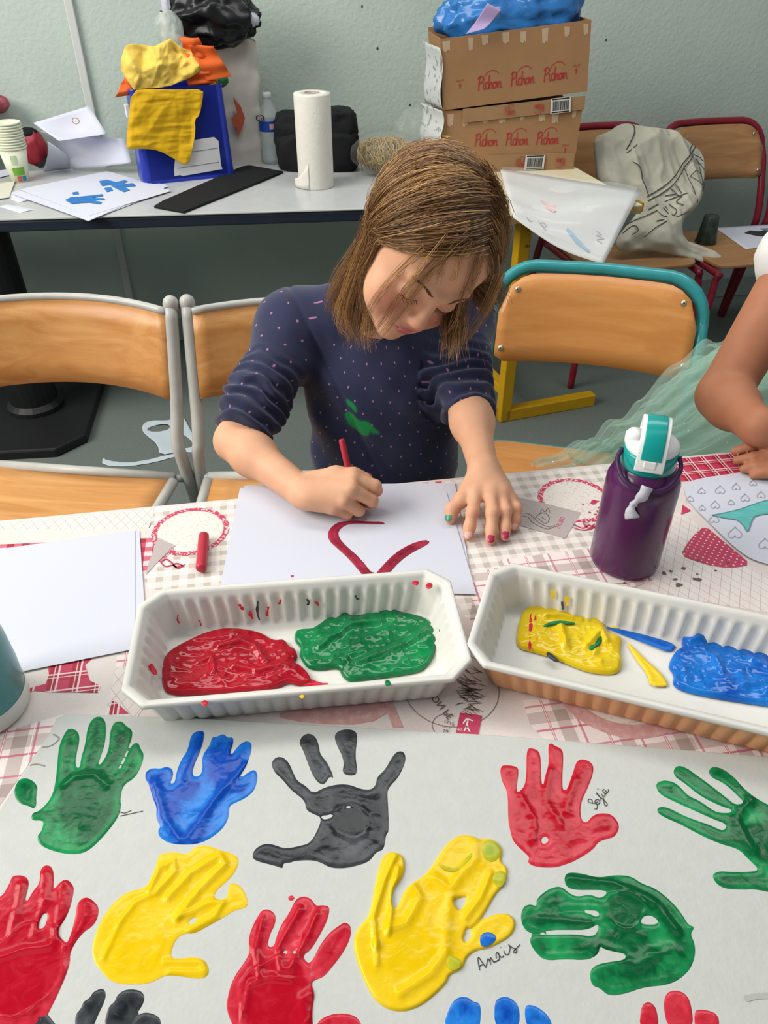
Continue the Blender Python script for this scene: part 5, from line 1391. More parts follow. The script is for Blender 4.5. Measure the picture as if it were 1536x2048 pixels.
POOLM = {k: paint_mat('wet_' + k, a_, b_, .10, .4) for k, a_, b_ in (('r', '#9A0A1E', '#B8142A'), ('g', '#055C33', '#128A4C'), ('y', '#DDB800', '#D9C21C'), ('b', '#0A4AA8', '#1B7ED6'))}
def pool(name, polys, key, seed, label, strokes=(), T=.005, ridges=.006, z=TZ + .0034):
    V2, Q, d = fill2d([px_poly(p, z) for p in polys], [], .0012, 2)
    s = -d; edge = np.clip(s / .004, 0, 1); edge = np.sqrt(edge * (2 - edge)); inner = np.clip((s - .003) / .008, 0, 1)
    n1 = ridge(V2, 34, seed, 2); n2 = fbm(V2, 32, seed + 3); n3 = ridge(V2, 95, seed + 5, 2)
    zz = edge * T + edge * inner * (ridges * np.clip(n1 - .60, 0, 1) + .0050 * (n2 - .5) + .0022 * np.clip(n3 - .55, 0, 1))
    thick = np.clip(.55 + 1.3 * (n2 - .5), 0, 1)
    for st in strokes:
        pl_ = px_poly(st[0], z); best = np.full(len(V2), 1e9)
        for a, b in zip(pl_[:-1], pl_[1:]):
            e = b - a; t = np.clip(((V2 - a) @ e) / max(e @ e, 1e-12), 0, 1); best = np.minimum(best, np.linalg.norm(V2 - a - t[:, None] * e, axis=1))
        zz += edge * np.exp(-(best / st[1]) ** 2) * st[2]
    o = mesh_obj(name, np.column_stack([V2, z + zz]), Q, POOLM[key], None, True, attrs={'thick': ('FLOAT', thick)})
    return tag(o, label, 'paint')
pool('paint_puddle', [[(322, 1340), (330, 1312), (352, 1296), (380, 1282), (400, 1272), (430, 1262), (460, 1258), (500, 1262), (528, 1270), (548, 1284), (570, 1280), (580, 1296), (592, 1300), (596, 1316), (588, 1326), (604, 1334), (620, 1352), (626, 1368), (600, 1374), (576, 1366), (560, 1376), (520, 1384), (460, 1388), (400, 1390), (350, 1392), (326, 1384)]], 'r', 41, 'thick red paint puddle in the white tray', [([(440, 1300), (480, 1290), (510, 1300), (530, 1330)], .004, .004), ([(400, 1330), (424, 1320), (430, 1350)], .003, .003), ([(470, 1340), (520, 1350), (560, 1340)], .004, .004)])
pool('paint_puddle', [[(598, 1312), (602, 1296), (588, 1282), (590, 1264), (606, 1260), (624, 1260), (640, 1250), (652, 1240), (662, 1236), (676, 1240), (676, 1216), (686, 1214), (700, 1234), (720, 1232), (760, 1226), (782, 1218), (800, 1226), (840, 1234), (860, 1244), (870, 1262), (874, 1290), (866, 1320), (846, 1344), (800, 1352), (740, 1360), (700, 1366), (684, 1354), (678, 1336), (640, 1342), (614, 1338)]], 'g', 42, 'thick green paint puddle in the white tray', [([(640, 1300), (700, 1260), (760, 1250)], .004, .004), ([(720, 1330), (800, 1300), (850, 1270)], .004, .003)])
pool('paint_puddle', [[(1030, 1296), (1036, 1250), (1046, 1220), (1070, 1214), (1100, 1212), (1126, 1216), (1128, 1198), (1136, 1196), (1140, 1220), (1160, 1230), (1180, 1222), (1196, 1226), (1198, 1244), (1210, 1254), (1216, 1268), (1228, 1270), (1246, 1280), (1240, 1300), (1246, 1330), (1236, 1348), (1210, 1350), (1180, 1346), (1150, 1336), (1110, 1318), (1070, 1306)]], 'y', 43, 'thick yellow paint puddle streaked with green', [([(1090, 1240), (1120, 1240), (1160, 1248)], .003, .004), ([(1120, 1260), (1130, 1300)], .004, .004), ([(1170, 1300), (1200, 1270), (1210, 1290)], .004, .005), ([(1200, 1330), (1230, 1330)], .005, .004)])
pool('paint_puddle', [[(1340, 1320), (1352, 1302), (1366, 1296), (1358, 1270), (1372, 1262), (1390, 1256), (1404, 1264), (1440, 1266), (1458, 1260), (1480, 1266), (1496, 1282), (1500, 1300), (1530, 1306), (1580, 1330), (1600, 1380), (1590, 1420), (1536, 1414), (1480, 1406), (1430, 1398), (1370, 1386), (1344, 1372), (1348, 1350), (1336, 1336)]], 'b', 44, 'thick blue paint puddle at the right end of its tray', [([(1380, 1290), (1430, 1280), (1470, 1290)], .005, .006), ([(1420, 1320), (1440, 1350)], .003, .004), ([(1500, 1330), (1540, 1350)], .005, .005), ([(1480, 1380), (1530, 1370)], .005, .004)], T=.006)
def dab(polys, key, seed, parent, name='paint_smear', z=TZ + .0045, T=.0008):
    return paint(polys, key, seed, z=z, h=.0010, T=T, rim=.0004, ridges=.0008, parent=parent, name=name, smooth=1)
dab([[(1252, 1284), (1262, 1290), (1290, 1318), (1320, 1344), (1336, 1366), (1334, 1374), (1300, 1372), (1296, 1350), (1270, 1316)]], 'y', 51, RT_)
dab([[(1206, 1252), (1240, 1258), (1300, 1272), (1356, 1290), (1340, 1306), (1300, 1290), (1240, 1268)]], 'b', 52, RT_)
dab([[(1222, 1244), (1240, 1244), (1244, 1256), (1230, 1260), (1220, 1254)]], 'y', 53, RT_)
dab([[(590, 1358), (600, 1348), (640, 1366), (660, 1366), (650, 1372), (610, 1374)]], 'r', 54, LT_)
dab([[(1060, 1224), (1072, 1226), (1074, 1244), (1064, 1260), (1062, 1300), (1056, 1302), (1058, 1250)]], 'r', 55, RT_, z=TZ + .0092)
dab([[(1092, 1304), (1100, 1304), (1120, 1322), (1112, 1326), (1094, 1314)]], 'k', 56, RT_, z=TZ + .0098, name='dark_streak')
dab([[(1180, 1280), (1192, 1276), (1206, 1270), (1204, 1286), (1184, 1302), (1176, 1298)]], 'g', 57, RT_, z=TZ + .0105, name='green_streak')
dab([[(1086, 1250), (1110, 1240), (1150, 1244), (1150, 1250), (1110, 1248), (1088, 1256)]], 'g', 58, RT_, z=TZ + .0100, name='green_streak')
# specks of paint on the tray walls and rims
def wall_dab(px, py, z, r, key, seed, parent, n=7):
    rr = random.Random(seed)
    dab([[(px + r * rr.uniform(.5, 1.2) * math.cos(a), py + .8 * r * rr.uniform(.5, 1.2) * math.sin(a)) for a in np.linspace(0, 6.28, n + 1)[:-1]]], key, seed, parent, 'paint_speck', z, .0004)
for k, (px, py, r, key) in enumerate([(832, 1166, 8, 'r'), (858, 1172, 9, 'r'), (584, 1152, 4, 'r'), (774, 1366, 9, 'g'), (410, 1406, 8, 'r'), (604, 1393, 6, 'y')]):
    wall_dab(px, py, TZ + .0503, r, key, 60 + k, LT_)
# streaks clinging to the far inner wall of the left tray
def tray_wall_streak(t, px, u, z0, z1, w, key, seed):
    """thin dried run of paint on the inner far wall"""
    M = wm(t); ux = M.to_3x3() @ Vector((1, 0, 0)); out = []
    b = MB(); y0 = .158 / 2 - .0190; 
    pts = []
    for i in range(6):
        q_ = i / 5; z = z0 + (z1 - z0) * q_
        y = y0 + (z - .0085) / (.0365 - .0085) * .0055 - .0026
        pts.append(M @ Vector((u + .0012 * math.sin(seed + 4 * q_), y, z)))
    b.ribbon(pts, [w * (.5 + .8 * random.random()) for _ in pts], n=-(M.to_3x3() @ Vector((0, 1, 0))))
    return b.build('paint_run', PM[key], t)
for k, (u, z0, z1, w, key) in enumerate([(-.108, .010, .018, .0016, 'r'), (-.062, .026, .034, .003, 'r'), (-.052, .014, .024, .004, 'r'), (-.044, .012, .036, .003, 'k'), (-.034, .016, .028, .0024, 'r'), (-.02, .03, .036, .003, 'r'), (.01, .026, .034, .003, 'k'), (.02, .024, .03, .003, 'r'), (.064, .028, .034, .003, 'k'), (-.13, .016, .026, .0018, 'r')]):
    tray_wall_streak(LT_, 0, u, z0, z1, w, key, k)
for k, (u, z0, z1, w, key) in enumerate([(-.105, .026, .036, .004, 'y'), (-.092, .014, .024, .003, 'k'), (-.088, .02, .032, .004, 'y')]):
    tray_wall_streak(RT_, 0, u, z0, z1, w, key, k)
dab([[(281, 1300), (290, 1298), (300, 1320), (316, 1344), (312, 1352), (302, 1346), (290, 1318)]], 'r', 70, LT_, z=TZ + .028)
dab([[(876, 1236), (886, 1250), (892, 1270), (900, 1300), (892, 1304), (884, 1280), (876, 1256)]], 'g', 71, LT_, z=TZ + .018)

# ------------------------------------------------------------------ purple water bottle
m_purple = mat('bottle_purple', '#4F1B4E', .26, var=.05, vscale=12, spec=.5, coat=.2)
m_tlid = mat('lid_teal', '#0A9A94', .28, coat=.3); m_wlid = mat('lid_white', '#ECEDEB', .35); m_strap = mat('strap_purple', '#3B2148', .45)
bx, by = .293, .712
wb_ = thing('water_bottle', 'purple water bottle with a teal flip lid standing behind the right tray', 'bottle', (bx, by, TZ))
MB().lathe([(0, 0), (.036, 0), (.040, .003), (.041, .008), (.041, .112), (.0405, .122), (.037, .132), (.031, .139), (.027, .142), (.026, .146), (0, .146)], (bx, by, TZ), 48).build('body', m_purple, wb_, True)
MB().lathe([(.0265, .140), (.0290, .141), (.0300, .144), (.0300, .160), (.0285, .163), (0, .163)], (bx, by, TZ), 40).build('lid_collar', m_tlid, wb_, True)
MB().lathe([(.0272, .162), (.0285, .164), (.0285, .170), (.024, .174), (0, .175)], (bx, by, TZ), 40).build('lid_base', m_wlid, wb_, True)
# flip spout: an arched handle from front latch over the top
ad = Vector((.30, .95, 0)).normalized(); sdv = Vector((ad.y, -ad.x, 0)); c0 = Vector((bx, by, TZ))
arc = [(-.031, .150), (-.0300, .164), (-.0250, .179), (-.014, .191), (.000, .196), (.014, .193), (.024, .182), (.027, .168)]
def handle(w, off, th, i0=0, i1=None, top=True):
    pts = [Vector(p_) for p_ in [(a, z) for a, z in arc[i0:i1]]]
    P_ = smooth_path([c0 + ad * a.x + Vector((0, 0, a.y)) for a in pts], 4)
    b = MB(); V = []
    for i, p in enumerate(P_):
        t = (P_[min(i + 1, len(P_) - 1)] - P_[max(i - 1, 0)]).normalized(); nn = sdv.cross(t).normalized()
        if nn.z < 0 and i > 6: nn = nn
        nn = nn if nn.dot(p - (c0 + Vector((0, 0, .165)))) > 0 else -nn
        for s in (-1, 1):
            for k in (0, 1): V.append(p + sdv * (s * w / 2 + off) + nn * (th[k]))
    k = len(P_); Fc = []
    for i in range(k - 1):
        a, b2 = i * 4, (i + 1) * 4
        Fc += [(a, a + 2, b2 + 2, b2), (a + 1, b2 + 1, b2 + 3, a + 3), (a, b2, b2 + 1, a + 1), (a + 2, a + 3, b2 + 3, b2 + 2)]
    Fc += [(0, 1, 3, 2), ((k - 1) * 4, (k - 1) * 4 + 2, (k - 1) * 4 + 3, (k - 1) * 4 + 1)]
    return MB().add(V, Fc)
handle(.030, 0, (-.004, .0015)).build('handle_core', m_wlid, wb_, True, bevel=.001)
handle(.0215, 0, (.0, .0030), 1).build('handle_cover', m_tlid, wb_, True, bevel=.001)
R_ = Matrix((sdv, ad, Vector((0, 0, 1)))).transposed()
MB().box(c0 - ad * .0312 + Vector((0, 0, .1595)), (.013, .004, .010), R_).build('latch_button', m_wlid, wb_, bevel=.0012)
MB().lathe([(0, 0), (.009, 0), (.010, .002), (.010, .012), (.007, .016), (0, .0165)], c0 - sdv * .020 + Vector((0, 0, .165)), 20).build('spout_hinge', m_wlid, wb_, True)
lp_ = smooth_path([c0 - sdv * .030 - ad * .006 + Vector((0, 0, .160)), c0 - sdv * .033 - ad * .018 + Vector((0, 0, .150)), c0 - sdv * .022 - ad * .036 + Vector((0, 0, .138)), c0 - ad * .0425 + Vector((0, 0, .133)), c0 + sdv * .022 - ad * .036 + Vector((0, 0, .137)), c0 + sdv * .033 - ad * .018 + Vector((0, 0, .150)), c0 + sdv * .030 - ad * .006 + Vector((0, 0, .160))], 6)
MB().tube(lp_, .0026, 8).build('strap', m_strap, wb_, True)
m_tape = mat('tape_silver', '#C9CBD6', .3, var=.1, vscale=90, bump=.3, bscale=120)
tp = smooth_path([c0 - ad * .0440 + sdv * .002 + Vector((0, 0, .140)), c0 - ad * .0462 - sdv * .001 + Vector((0, 0, .128)), c0 - ad * .0436 - sdv * .007 + Vector((0, 0, .116)), c0 - ad * .0442 - sdv * .009 + Vector((0, 0, .106)), c0 - ad * .0432 - sdv * .005 + Vector((0, 0, .095))], 5)
MB().ribbon(tp, [.012, .013, .012, .011, .012, .013, .012, .010, .007, .006, .008, .009, .007, .007, .009, .011, .012, .014, .015, .016, .015], n=-ad).build('name_tape', m_tape, wb_, True, solid=.0005)

# bottle cut by the left edge
gb = P(-32, 1415, TZ)
g2 = thing('water_bottle', 'teal bottle with a white base at the far left edge', 'bottle', tuple(gb))
MB().lathe([(.044, .022), (.0445, .05), (.043, .085), (.036, .11), (.028, .125), (.0, .126)], gb, 40).build('body', mat('bottle_teal', '#2E7F7C', .3, col2='#5E9DA6', vscale=8, coat=.2), g2, True)
MB().lathe([(0, 0), (.041, 0), (.0445, .004), (.045, .022), (.0442, .0225)], gb, 40).build('base_ring', mat('bottle_base', '#D6D8D2', .4), g2, True)
MB().lathe([(.0285, .124), (.030, .126), (.030, .15), (.027, .153), (0, .153)], gb, 32).build('cap', m_wlid, g2, True)
# ------------------------------------------------------------------ things along the wall
def plane_hit(px, py, p0, n):
    r = (px - 768) / FPX; u = (1024 - py) / FPX
    d = Vector((r, _C + u * _S, -_S + u * _C)); o = Vector((0, 0, CAMZ)); n = Vector(n)
    return o + d * ((Vector(p0) - o).dot(n) / d.dot(n))
class Relief:
    """a soft sheet on a plane: outline given by its points, pushed out of the plane by a relief"""
    def __init__(s, p0, n, polys, fn, h=.004, smooth=1, holes=()):
        s.p0 = Vector(p0); s.n = Vector(n).normalized(); s.u = Vector((0, 0, 1)).cross(s.n)
        if s.u.length < .1: s.u = Vector((1, 0, 0))
        s.u.normalize(); s.v = s.n.cross(s.u); s.fn = fn
        s.polys = [np.array([s.uv(*q) for q in p]) for p in polys]
        s.V2, s.Q, s.d = fill2d(s.polys, [np.array([s.uv(*q) for q in p]) for p in holes], h, smooth)
        s.chk = [chaikin(q, smooth) for q in s.polys]
    def uv(s, px, py):
        h = plane_hit(px, py, s.p0, s.n) - s.p0; return (h.dot(s.u), h.dot(s.v))
    def lift(s, V2, d): return s.fn(V2, -d)
    def pts(s, V2, hh):
        return np.array(s.p0) + V2[:, :1] * np.array(s.u) + V2[:, 1:] * np.array(s.v) + hh[:, None] * np.array(s.n)
    def build(s, name, m, parent=None, solid=0):
        V = s.pts(s.V2, s.lift(s.V2, s.d))
        Q = s.Q if np.cross(np.array(s.u), np.array(s.v)) @ np.array(s.n) > 0 else s.Q[:, ::-1]
        o = mesh_obj(name, V, Q, m, parent, True)
        if solid: q = o.modifiers.new('solid', 'SOLIDIFY'); q.thickness = solid; q.offset = -1
        return o
    def line(s, strokes, w, m, parent, name='drawn_line', off=.0035, n=8):
        b = MB()
        for st in strokes:
            q = np.array([s.uv(*a) for a in st]); q3 = smooth_path([Vector((a[0], a[1], 0)) for a in q], n)
            V2 = np.array([(a.x, a.y) for a in q3]); d = np.full(len(V2), 1e9)
            for p in s.chk: d = np.minimum(d, poly_sdf(V2, p))
            V = s.pts(V2, s.lift(V2, np.minimum(d, 0)) + off)
            b.ribbon([Vector(x) for x in V], w, n=s.n)
        return b.build(name, m, parent)
def crumple(c, r, seed, amp=.18, scale=2.2, sub=4, sharp=True, R=None, floor=None, faces=3, box=0):
    bm = bmesh.new(); bmesh.ops.create_icosphere(bm, subdivisions=sub, radius=1.0)
    V = np.array([v.co[:] for v in bm.verts]); Fc = [tuple(v.index for v in f.verts) for f in bm.faces]; bm.free()
    k = 1 + amp * (ridge(V + seed * 3.1, scale, seed, faces) - .5) * 2 if sharp else 1 + amp * (fbm(V + seed * 3.1, scale, seed) - .5) * 2
    if box: V = np.sign(V) * np.abs(V) ** box
    V = V * k[:, None] * np.array(r)
    if R is not None: V = V @ np.array(R).T
    V = V + np.array(c)
    if floor is not None: V[:, 2] = np.maximum(V[:, 2], floor)
    return V, Fc
def crumple_obj(name, c, r, seed, m, parent=None, **kw):
    V, Fc = crumple(c, r, seed, **kw); return mesh_obj(name, V, Fc, m, parent, True)
def bilinear_sheet(c, bulge, nu=12, nv=12):
    c = [Vector(p) for p in c]; nn = (c[1] - c[0]).cross(c[3] - c[0]).normalized(); b = MB()
    def f(u, v):
        p = c[0].lerp(c[1], u).lerp(c[3].lerp(c[2], u), v); return p + nn * bulge(u, v)
    return b.grid(f, nu, nv), f, nn

# --- stack of paper cups
m_cup = mat('cup_paper', '#D9DCC4', .6, var=.03, vscale=30); m_cupg = mat('cup_green', '#6FA63C', .6); m_cupr = mat('cup_red', '#C25B55', .6); m_cupb = mat('cup_blue', '#3B87A8', .6); m_leaf = mat('cup_leaf', '#B9CDA6', .6)
cc = P(42, 362, TZ)
def cup(z, label):
    t = thing('paper_cup', label, 'cup', (cc.x, cc.y, TZ + z), 0, 'nested paper cups')
    MB().lathe([(0, .004), (.0245, .004), (.0235, 0), (.0252, .0), (.0395, .094), (.0380, .094), (.0243, .006), (0, .006)], cc + Vector((0, 0, z)), 28).build('cup_wall', m_cup, t, True)
    MB().tube([cc + Vector((.0400 * math.cos(a), .0400 * math.sin(a), z + .0945)) for a in np.linspace(0, 2 * math.pi, 29)[:-1]], .0022, 6, closed=True).build('cup_rim', m_cup, t, True)
    return t
ORD = ['second', 'third', 'fourth', 'fifth', 'sixth', 'seventh', 'eighth', 'ninth', 'tenth']
c0_ = cup(0, 'lowest paper cup of the nested stack, with green print')
def cup_print(a0, a1, z0, z1, m, nm):
    b = MB()
    def f(u, v):
        z = z0 + (z1 - z0) * v; a = a0 + (a1 - a0) * u; r = .0252 + (.0395 - .0252) * z / .094 + .0004
        return cc + Vector((r * math.cos(a), r * math.sin(a), z))
    return b.grid(f, 5, 3).build(nm, m, c0_, True)
A0 = math.radians(-75)
cup_print(A0 - .35, A0 + .75, .022, .044, m_cupg, 'green_print'); cup_print(A0 - .1, A0 + .35, .004, .019, m_cupr, 'red_print'); cup_print(A0 + .4, A0 + .85, .004, .019, m_cupb, 'blue_print'); cup_print(A0 - .2, A0 + .3, .052, .078, m_leaf, 'leaf_print')
for i in range(9): cup(.0072 * (i + 1), f'{ORD[i]} paper cup from the bottom of the nested stack' if i < 8 else 'topmost open paper cup of the nested stack')

# --- bits at the far left of that table
m_dred = mat('mask_red', '#8E2230', .45, var=.2, vscale=20); m_blk = mat('fabric_black', '#0E1013', .85, var=.2, vscale=30, bump=.2, bscale=60); m_pink = mat('pouch_pink', '#B5656F', .7, col2='#7E2E3C', vscale=55)
rm = P(80, 332, TZ); rm = Vector((rm.x, rm.y - .01, TZ))
t = thing('party_mask', 'crumpled red and black mask beside the paper cups', 'mask', tuple(rm))
crumple_obj('mask_shell', rm + Vector((0, 0, .056)), (.038, .032, .052), 3, m_dred, t, amp=.12, scale=1.8, floor=TZ + .001)
crumple_obj('mask_brim', rm + Vector((-.006, 0, .100)), (.026, .024, .014), 5, m_blk, t, amp=.1)
MB().prism([rm + Vector(a) for a in ((.01, -.03, .002), (.062, -.02, .010), (.03, .0, .045), (.0, -.01, .04))], (0, .004, 0)).build('mask_flap', m_blk, t)
db = P(-30, 330, TZ)
t = thing('storage_box', 'dark box behind the paper cups at the left edge', 'box', tuple(db + Vector((0, -.04, 0))))
MB().box(db + Vector((-.03, -.035, .075)), (.16, .13, .15)).build('box_body', m_blk, t, bevel=.004)
MB().box(db + Vector((-.03, -.035, .153)), (.166, .136, .006)).build('box_lid', m_black, t, bevel=.002)
pk = PY(-6, 228, db.y - .045)
t = thing('patterned_pouch', 'pink patterned pouch lying on the dark box at the left edge', 'pouch', (pk.x, pk.y, TZ + .156))
crumple_obj('pouch_body', (pk.x - .015, pk.y, TZ + .182), (.06, .045, .027), 9, m_pink, t, amp=.10, scale=1.6, floor=TZ + .1565)
MB().tube([(pk.x - .06, pk.y - .046, TZ + .170), (pk.x - .015, pk.y - .05, TZ + .171), (pk.x + .03, pk.y - .04, TZ + .170)], .0022, 6).build('zip_seam', m_blk, t)
# --- loose sheets
def flat_sheet(name, pxs, z, label, m=m_paper, bulge=None, cat='paper', group=None):
    g, f, nn = bilinear_sheet([P(x, y, z) for x, y in pxs], bulge or (lambda u, v: 0))
    return tag(g.build(name, m, None, False, solid=.0004), label, cat, group)
flat_sheet('paper_sheet', [(-30, 372), (30, 362), (18, 395), (-40, 402)], TZ + .004, 'small printed card at the left edge of the grey table', mat('card_cream', '#CFCDBB', .6))
flat_sheet('paper_sheet', [(-40, 395), (60, 378), (96, 392), (-30, 418)], TZ + .002, 'crumpled white paper scrap at the left, nearest the cup stack', bulge=lambda u, v: .008 * math.sin(5 * u) ** 2 * v)
flat_sheet('paper_sheet', [(-30, 420), (40, 402), (110, 410), (-10, 436)], TZ + .0015, 'thin white paper scrap at the left by the table edge', bulge=lambda u, v: .007 * math.sin(4 * u + 1) ** 2)
flat_sheet('paper_sheet', [(-20, 345), (14, 338), (18, 350), (-20, 360)], TZ + .003, 'folded white paper slip behind the cup stack')
stk = [(38, 378), (214, 341), (342, 381), (176, 431)]
for i in range(5):
    j = lambda a: a + random.uniform(-16, 14) * (1 if i < 4 else 0)
    lb = ['lowest sheet of the paper pile by the blue bin', 'second sheet from the bottom of the paper pile', 'middle sheet of the paper pile', 'sheet directly under the two blue handprints'][i] if i < 4 else 'top sheet of the paper pile with two blue handprints'
    top_sheet = flat_sheet('paper_sheet', [(j(a), j(b) * 1 if i < 4 else b) for a, b in stk], TZ + .0012 + .0011 * i, lb, bulge=lambda u, v, i=i: .0012 * (abs(v - .5) * 2) ** 2 * (i / 4), group='paper pile')
tz = TZ + .0012 + .0044 + .0012
m_bprint = mat('print_blue', '#2479BE', .5, col2='#1A6CB8', attr='thick')
for i, pl_ in enumerate(([[(130, 400), (142, 394), (160, 393), (180, 391), (205, 388), (206, 392), (184, 396), (208, 396), (210, 400), (186, 400), (204, 404), (200, 408), (178, 405), (160, 406), (144, 408)], [(144, 385), (156, 383), (158, 388), (146, 389)]],
                        [[(198, 362), (214, 359), (232, 364), (250, 360), (256, 363), (244, 368), (266, 366), (272, 372), (250, 374), (260, 380), (248, 384), (234, 378), (220, 370), (204, 372)], [(208, 376), (222, 374), (226, 381), (214, 384)]])):
    paint(pl_, 'b', 80 + i, z=tz, h=.0012, T=.0003, rim=0, ridges=.0002, parent=top_sheet, name='blue_handprint', m=m_bprint, smooth=0)
# two curled sheets leaning at the wall
def lean(name, c, label, bulge):
    g, f, nn = bilinear_sheet(c, bulge); return tag(g.build(name, m_paper, None, True, solid=.0006), label, 'paper')
s1 = lean('paper_sheet', [PY(66, 246, 2.50), PY(178, 212, 2.56), PY(214, 268, 2.50), PY(118, 282, 2.46)], 'curled white sheet leaning on the wall with a faint orange mark', lambda u, v: .02 * math.sin(math.pi * u) * math.sin(math.pi * v))
b = MB(); ocr = PY(154, 240, 2.496); b.tube([ocr + Vector((.010 * math.cos(a), -.012, .008 * math.sin(a))) for a in np.linspace(0, 6.28, 14)[:-1]], .0012, 5, closed=True); b.build('orange_mark', mat('orange_mark', '#B98A6A', .7), s1)
lean('paper_sheet', [PY(80, 262, 2.50), PY(254, 278, 2.545), PY(262, 326, 2.50), P(148, 341, TZ + .002)], 'large curled white sheet standing between the cups and the blue bin', lambda u, v: .02 * math.sin(math.pi * v) * (1 - u) ** 2)
lean('paper_sheet', [PY(95, 282, 2.47), PY(120, 300, 2.47), P(140, 338, TZ + .002), P(86, 344, TZ + .002)], 'folded white sheet slumped behind the red mask', lambda u, v: .015 * math.sin(math.pi * v))

# --- blue bin
m_bin = mat('bin_blue', '#2236A4', .3, var=.05, vscale=10, spec=.5)
A_ = P(288, 371, TZ); B_ = P(471, 352, TZ); fd = (B_ - A_).normalized(); sd_ = Vector((-fd.y, fd.x, 0)); wB = (B_ - A_).length; hB = .250; dB = .115
bn = thing('storage_bin', 'dark blue plastic bin overflowing with coloured tissue paper', 'bin', tuple(A_ + fd * wB / 2 + sd_ * dB / 2), math.atan2(fd.y, fd.x))
def binr(z, gx, r=.018, n=9):
    out = []
    for cx, cy, a in ((wB - r - gx, r, -math.pi / 2), (wB - r - gx, dB - r, 0), (r + gx, dB - r, math.pi / 2), (r + gx, r, math.pi)):
        for q in np.linspace(0, math.pi / 2, n): out.append(A_ + fd * (cx + r * math.cos(a + q)) + sd_ * (cy + r * math.sin(a + q)) + Vector((0, 0, z)))
    return out
prof = [(0.0, .004), (.004, .0), (hB - .006, .008), (hB - .003, .004), (hB, .006), (hB - .002, .010), (.01, .004)]
V = []; 
for z, gx in prof: V += binr(z, gx)
n = 36; Fc = [(i * n + j, i * n + (j + 1) % n, (i + 1) * n + (j + 1) % n, (i + 1) * n + j) for i in range(len(prof) - 1) for j in range(n)]
Fc += [tuple(range(n))[::-1], tuple((len(prof) - 1) * n + j for j in range(n))]
mesh_obj('bin_body', V, Fc, m_bin, bn, False)
fn_ = -sd_; fp0 = A_ + Vector((0, 0, .1)) + fn_ * .0012
m_label = mat('label_paper', '#C8CACC', .6); m_lline = mat('label_line', '#6E7077', .6)
lb_ = [(349, 352), (360, 350), (365, 352), (445, 338), (442, 330), (437, 282), (428, 274), (388, 280), (348, 290), (352, 300), (348, 340)]
lbp = [plane_hit(x, y, fp0, fn_) for x, y in lb_]
MB().prism(lbp, fn_ * .001).build('label', m_label, bn)
MB().ribbon([plane_hit(x, y, fp0 + fn_ * .0016, fn_) for x, y in ((356, 308), (436, 296))], .0014, fn_).ribbon([plane_hit(x, y, fp0 + fn_ * .0016, fn_) for x, y in ((356, 337), (438, 324))], .0014, fn_).build('label_rules', m_lline, bn)['kind'] = 'stuff'
sl = A_ + sd_ * .055 + Vector((0, 0, .19)) - fd * .002
MB().box(sl, (.012, .022, .034), Matrix((fd, sd_, Vector((0, 0, 1)))).transposed()).build('side_tag', m_wlid, bn, bevel=.002)
# tissue papers
def tissue(name, hexc): return mat(name, hexc, .75, var=.06, vscale=25, bump=.25, bscale=45)
m_yel = tissue('tissue_yellow', '#D9AC10'); m_lyel = tissue('tissue_pale_yellow', '#EACB5E'); m_org = tissue('tissue_orange', '#E8692A'); m_grn = tissue('tissue_green', '#256B35')
ctop = A_ + fd * wB / 2 + sd_ * dB / 2 + Vector((0, 0, hB))
def fold_fn(base, amp, sc, seed): return lambda V2, s: base + np.clip(s / .01, 0, 1) * (amp * .5 * (ridge(V2 * np.array([.6, 3.0]), sc, seed, 2) - .45) + .35 * crease(V2, seed, 9, .4, .2))
hp = Relief(A_ + fn_ * .006 + Vector((0, 0, .2)), fn_, [[(262, 180), (300, 177), (360, 179), (406, 177), (404, 200), (398, 230), (388, 238), (390, 260), (384, 300), (374, 332), (350, 318), (318, 300), (290, 296), (256, 298), (251, 290), (256, 240)]], fold_fn(.008, .016, 18, 4), .003)
tag(hp.build('tissue_sheet', m_yel, None, .0008), 'deep yellow tissue sheet hanging down the front of the blue bin', 'tissue paper')
tp_ = Relief(ctop + fn_ * .045 + Vector((0, 0, .06)), (fn_ + Vector((0, 0, .22))).normalized(), [[(242, 118), (250, 92), (262, 88), (310, 92), (342, 76), (362, 96), (384, 102), (396, 94), (408, 118), (404, 140), (380, 156), (340, 172), (300, 178), (268, 180), (254, 160), (242, 140)]], lambda V2, s: np.clip(s / .06, 0, 1) * .022 + np.clip(s / .012, 0, 1) * (1.1 * crease(V2, 5, 9, .5, .16) + .004 * (ridge(V2, 45, 6, 1) - .5)), .0028, 0)
tag(tp_.build('tissue_sheet', m_lyel, None, .0008), 'large pale yellow tissue crumpled on top of the blue bin', 'tissue paper')
for (px, py, off, w, h_, rz, mm, lb2) in ((418, 122, -.035, .075, .085, .5, m_org, 'orange tissue sticking up at the right of the blue bin'), (256, 172, -.005, .045, .05, -.6, m_org, 'orange tissue at the left corner of the blue bin'), (400, 158, -.02, .085, .04, .35, m_org, 'orange tissue folded under the pale yellow one'), (388, 100, -.02, .06, .06, .3, m_org, 'orange tissue peeking out behind the pale yellow one')):
    ce_ = plane_hit(px, py, ctop + fn_ * (-off + .02), fn_); Rr = Matrix.Rotation(rz, 3, fn_)
    q4 = [ce_ + (fd * (w * a) + Rr @ Vector((0, 0, h_ * b_))) * .5 for a, b_ in ((-1, -1.3), (1, -1.1), (.9, 1), (-.8, 1.1))]
    g, f, nn = bilinear_sheet(q4, lambda u, v, k=px: .012 * math.sin(5 * u + k) * v + .006 * math.sin(11 * v + k))
    tag(g.build('tissue_sheet', mm, None, True, solid=.0012), lb2, 'tissue paper')
tag(crumple_obj('tissue_ball', plane_hit(440, 160, ctop + sd_ * .02, fn_), (.022, .02, .018), 21, m_grn, amp=.2), 'dark green crumpled tissue at the right of the blue bin', 'tissue paper')
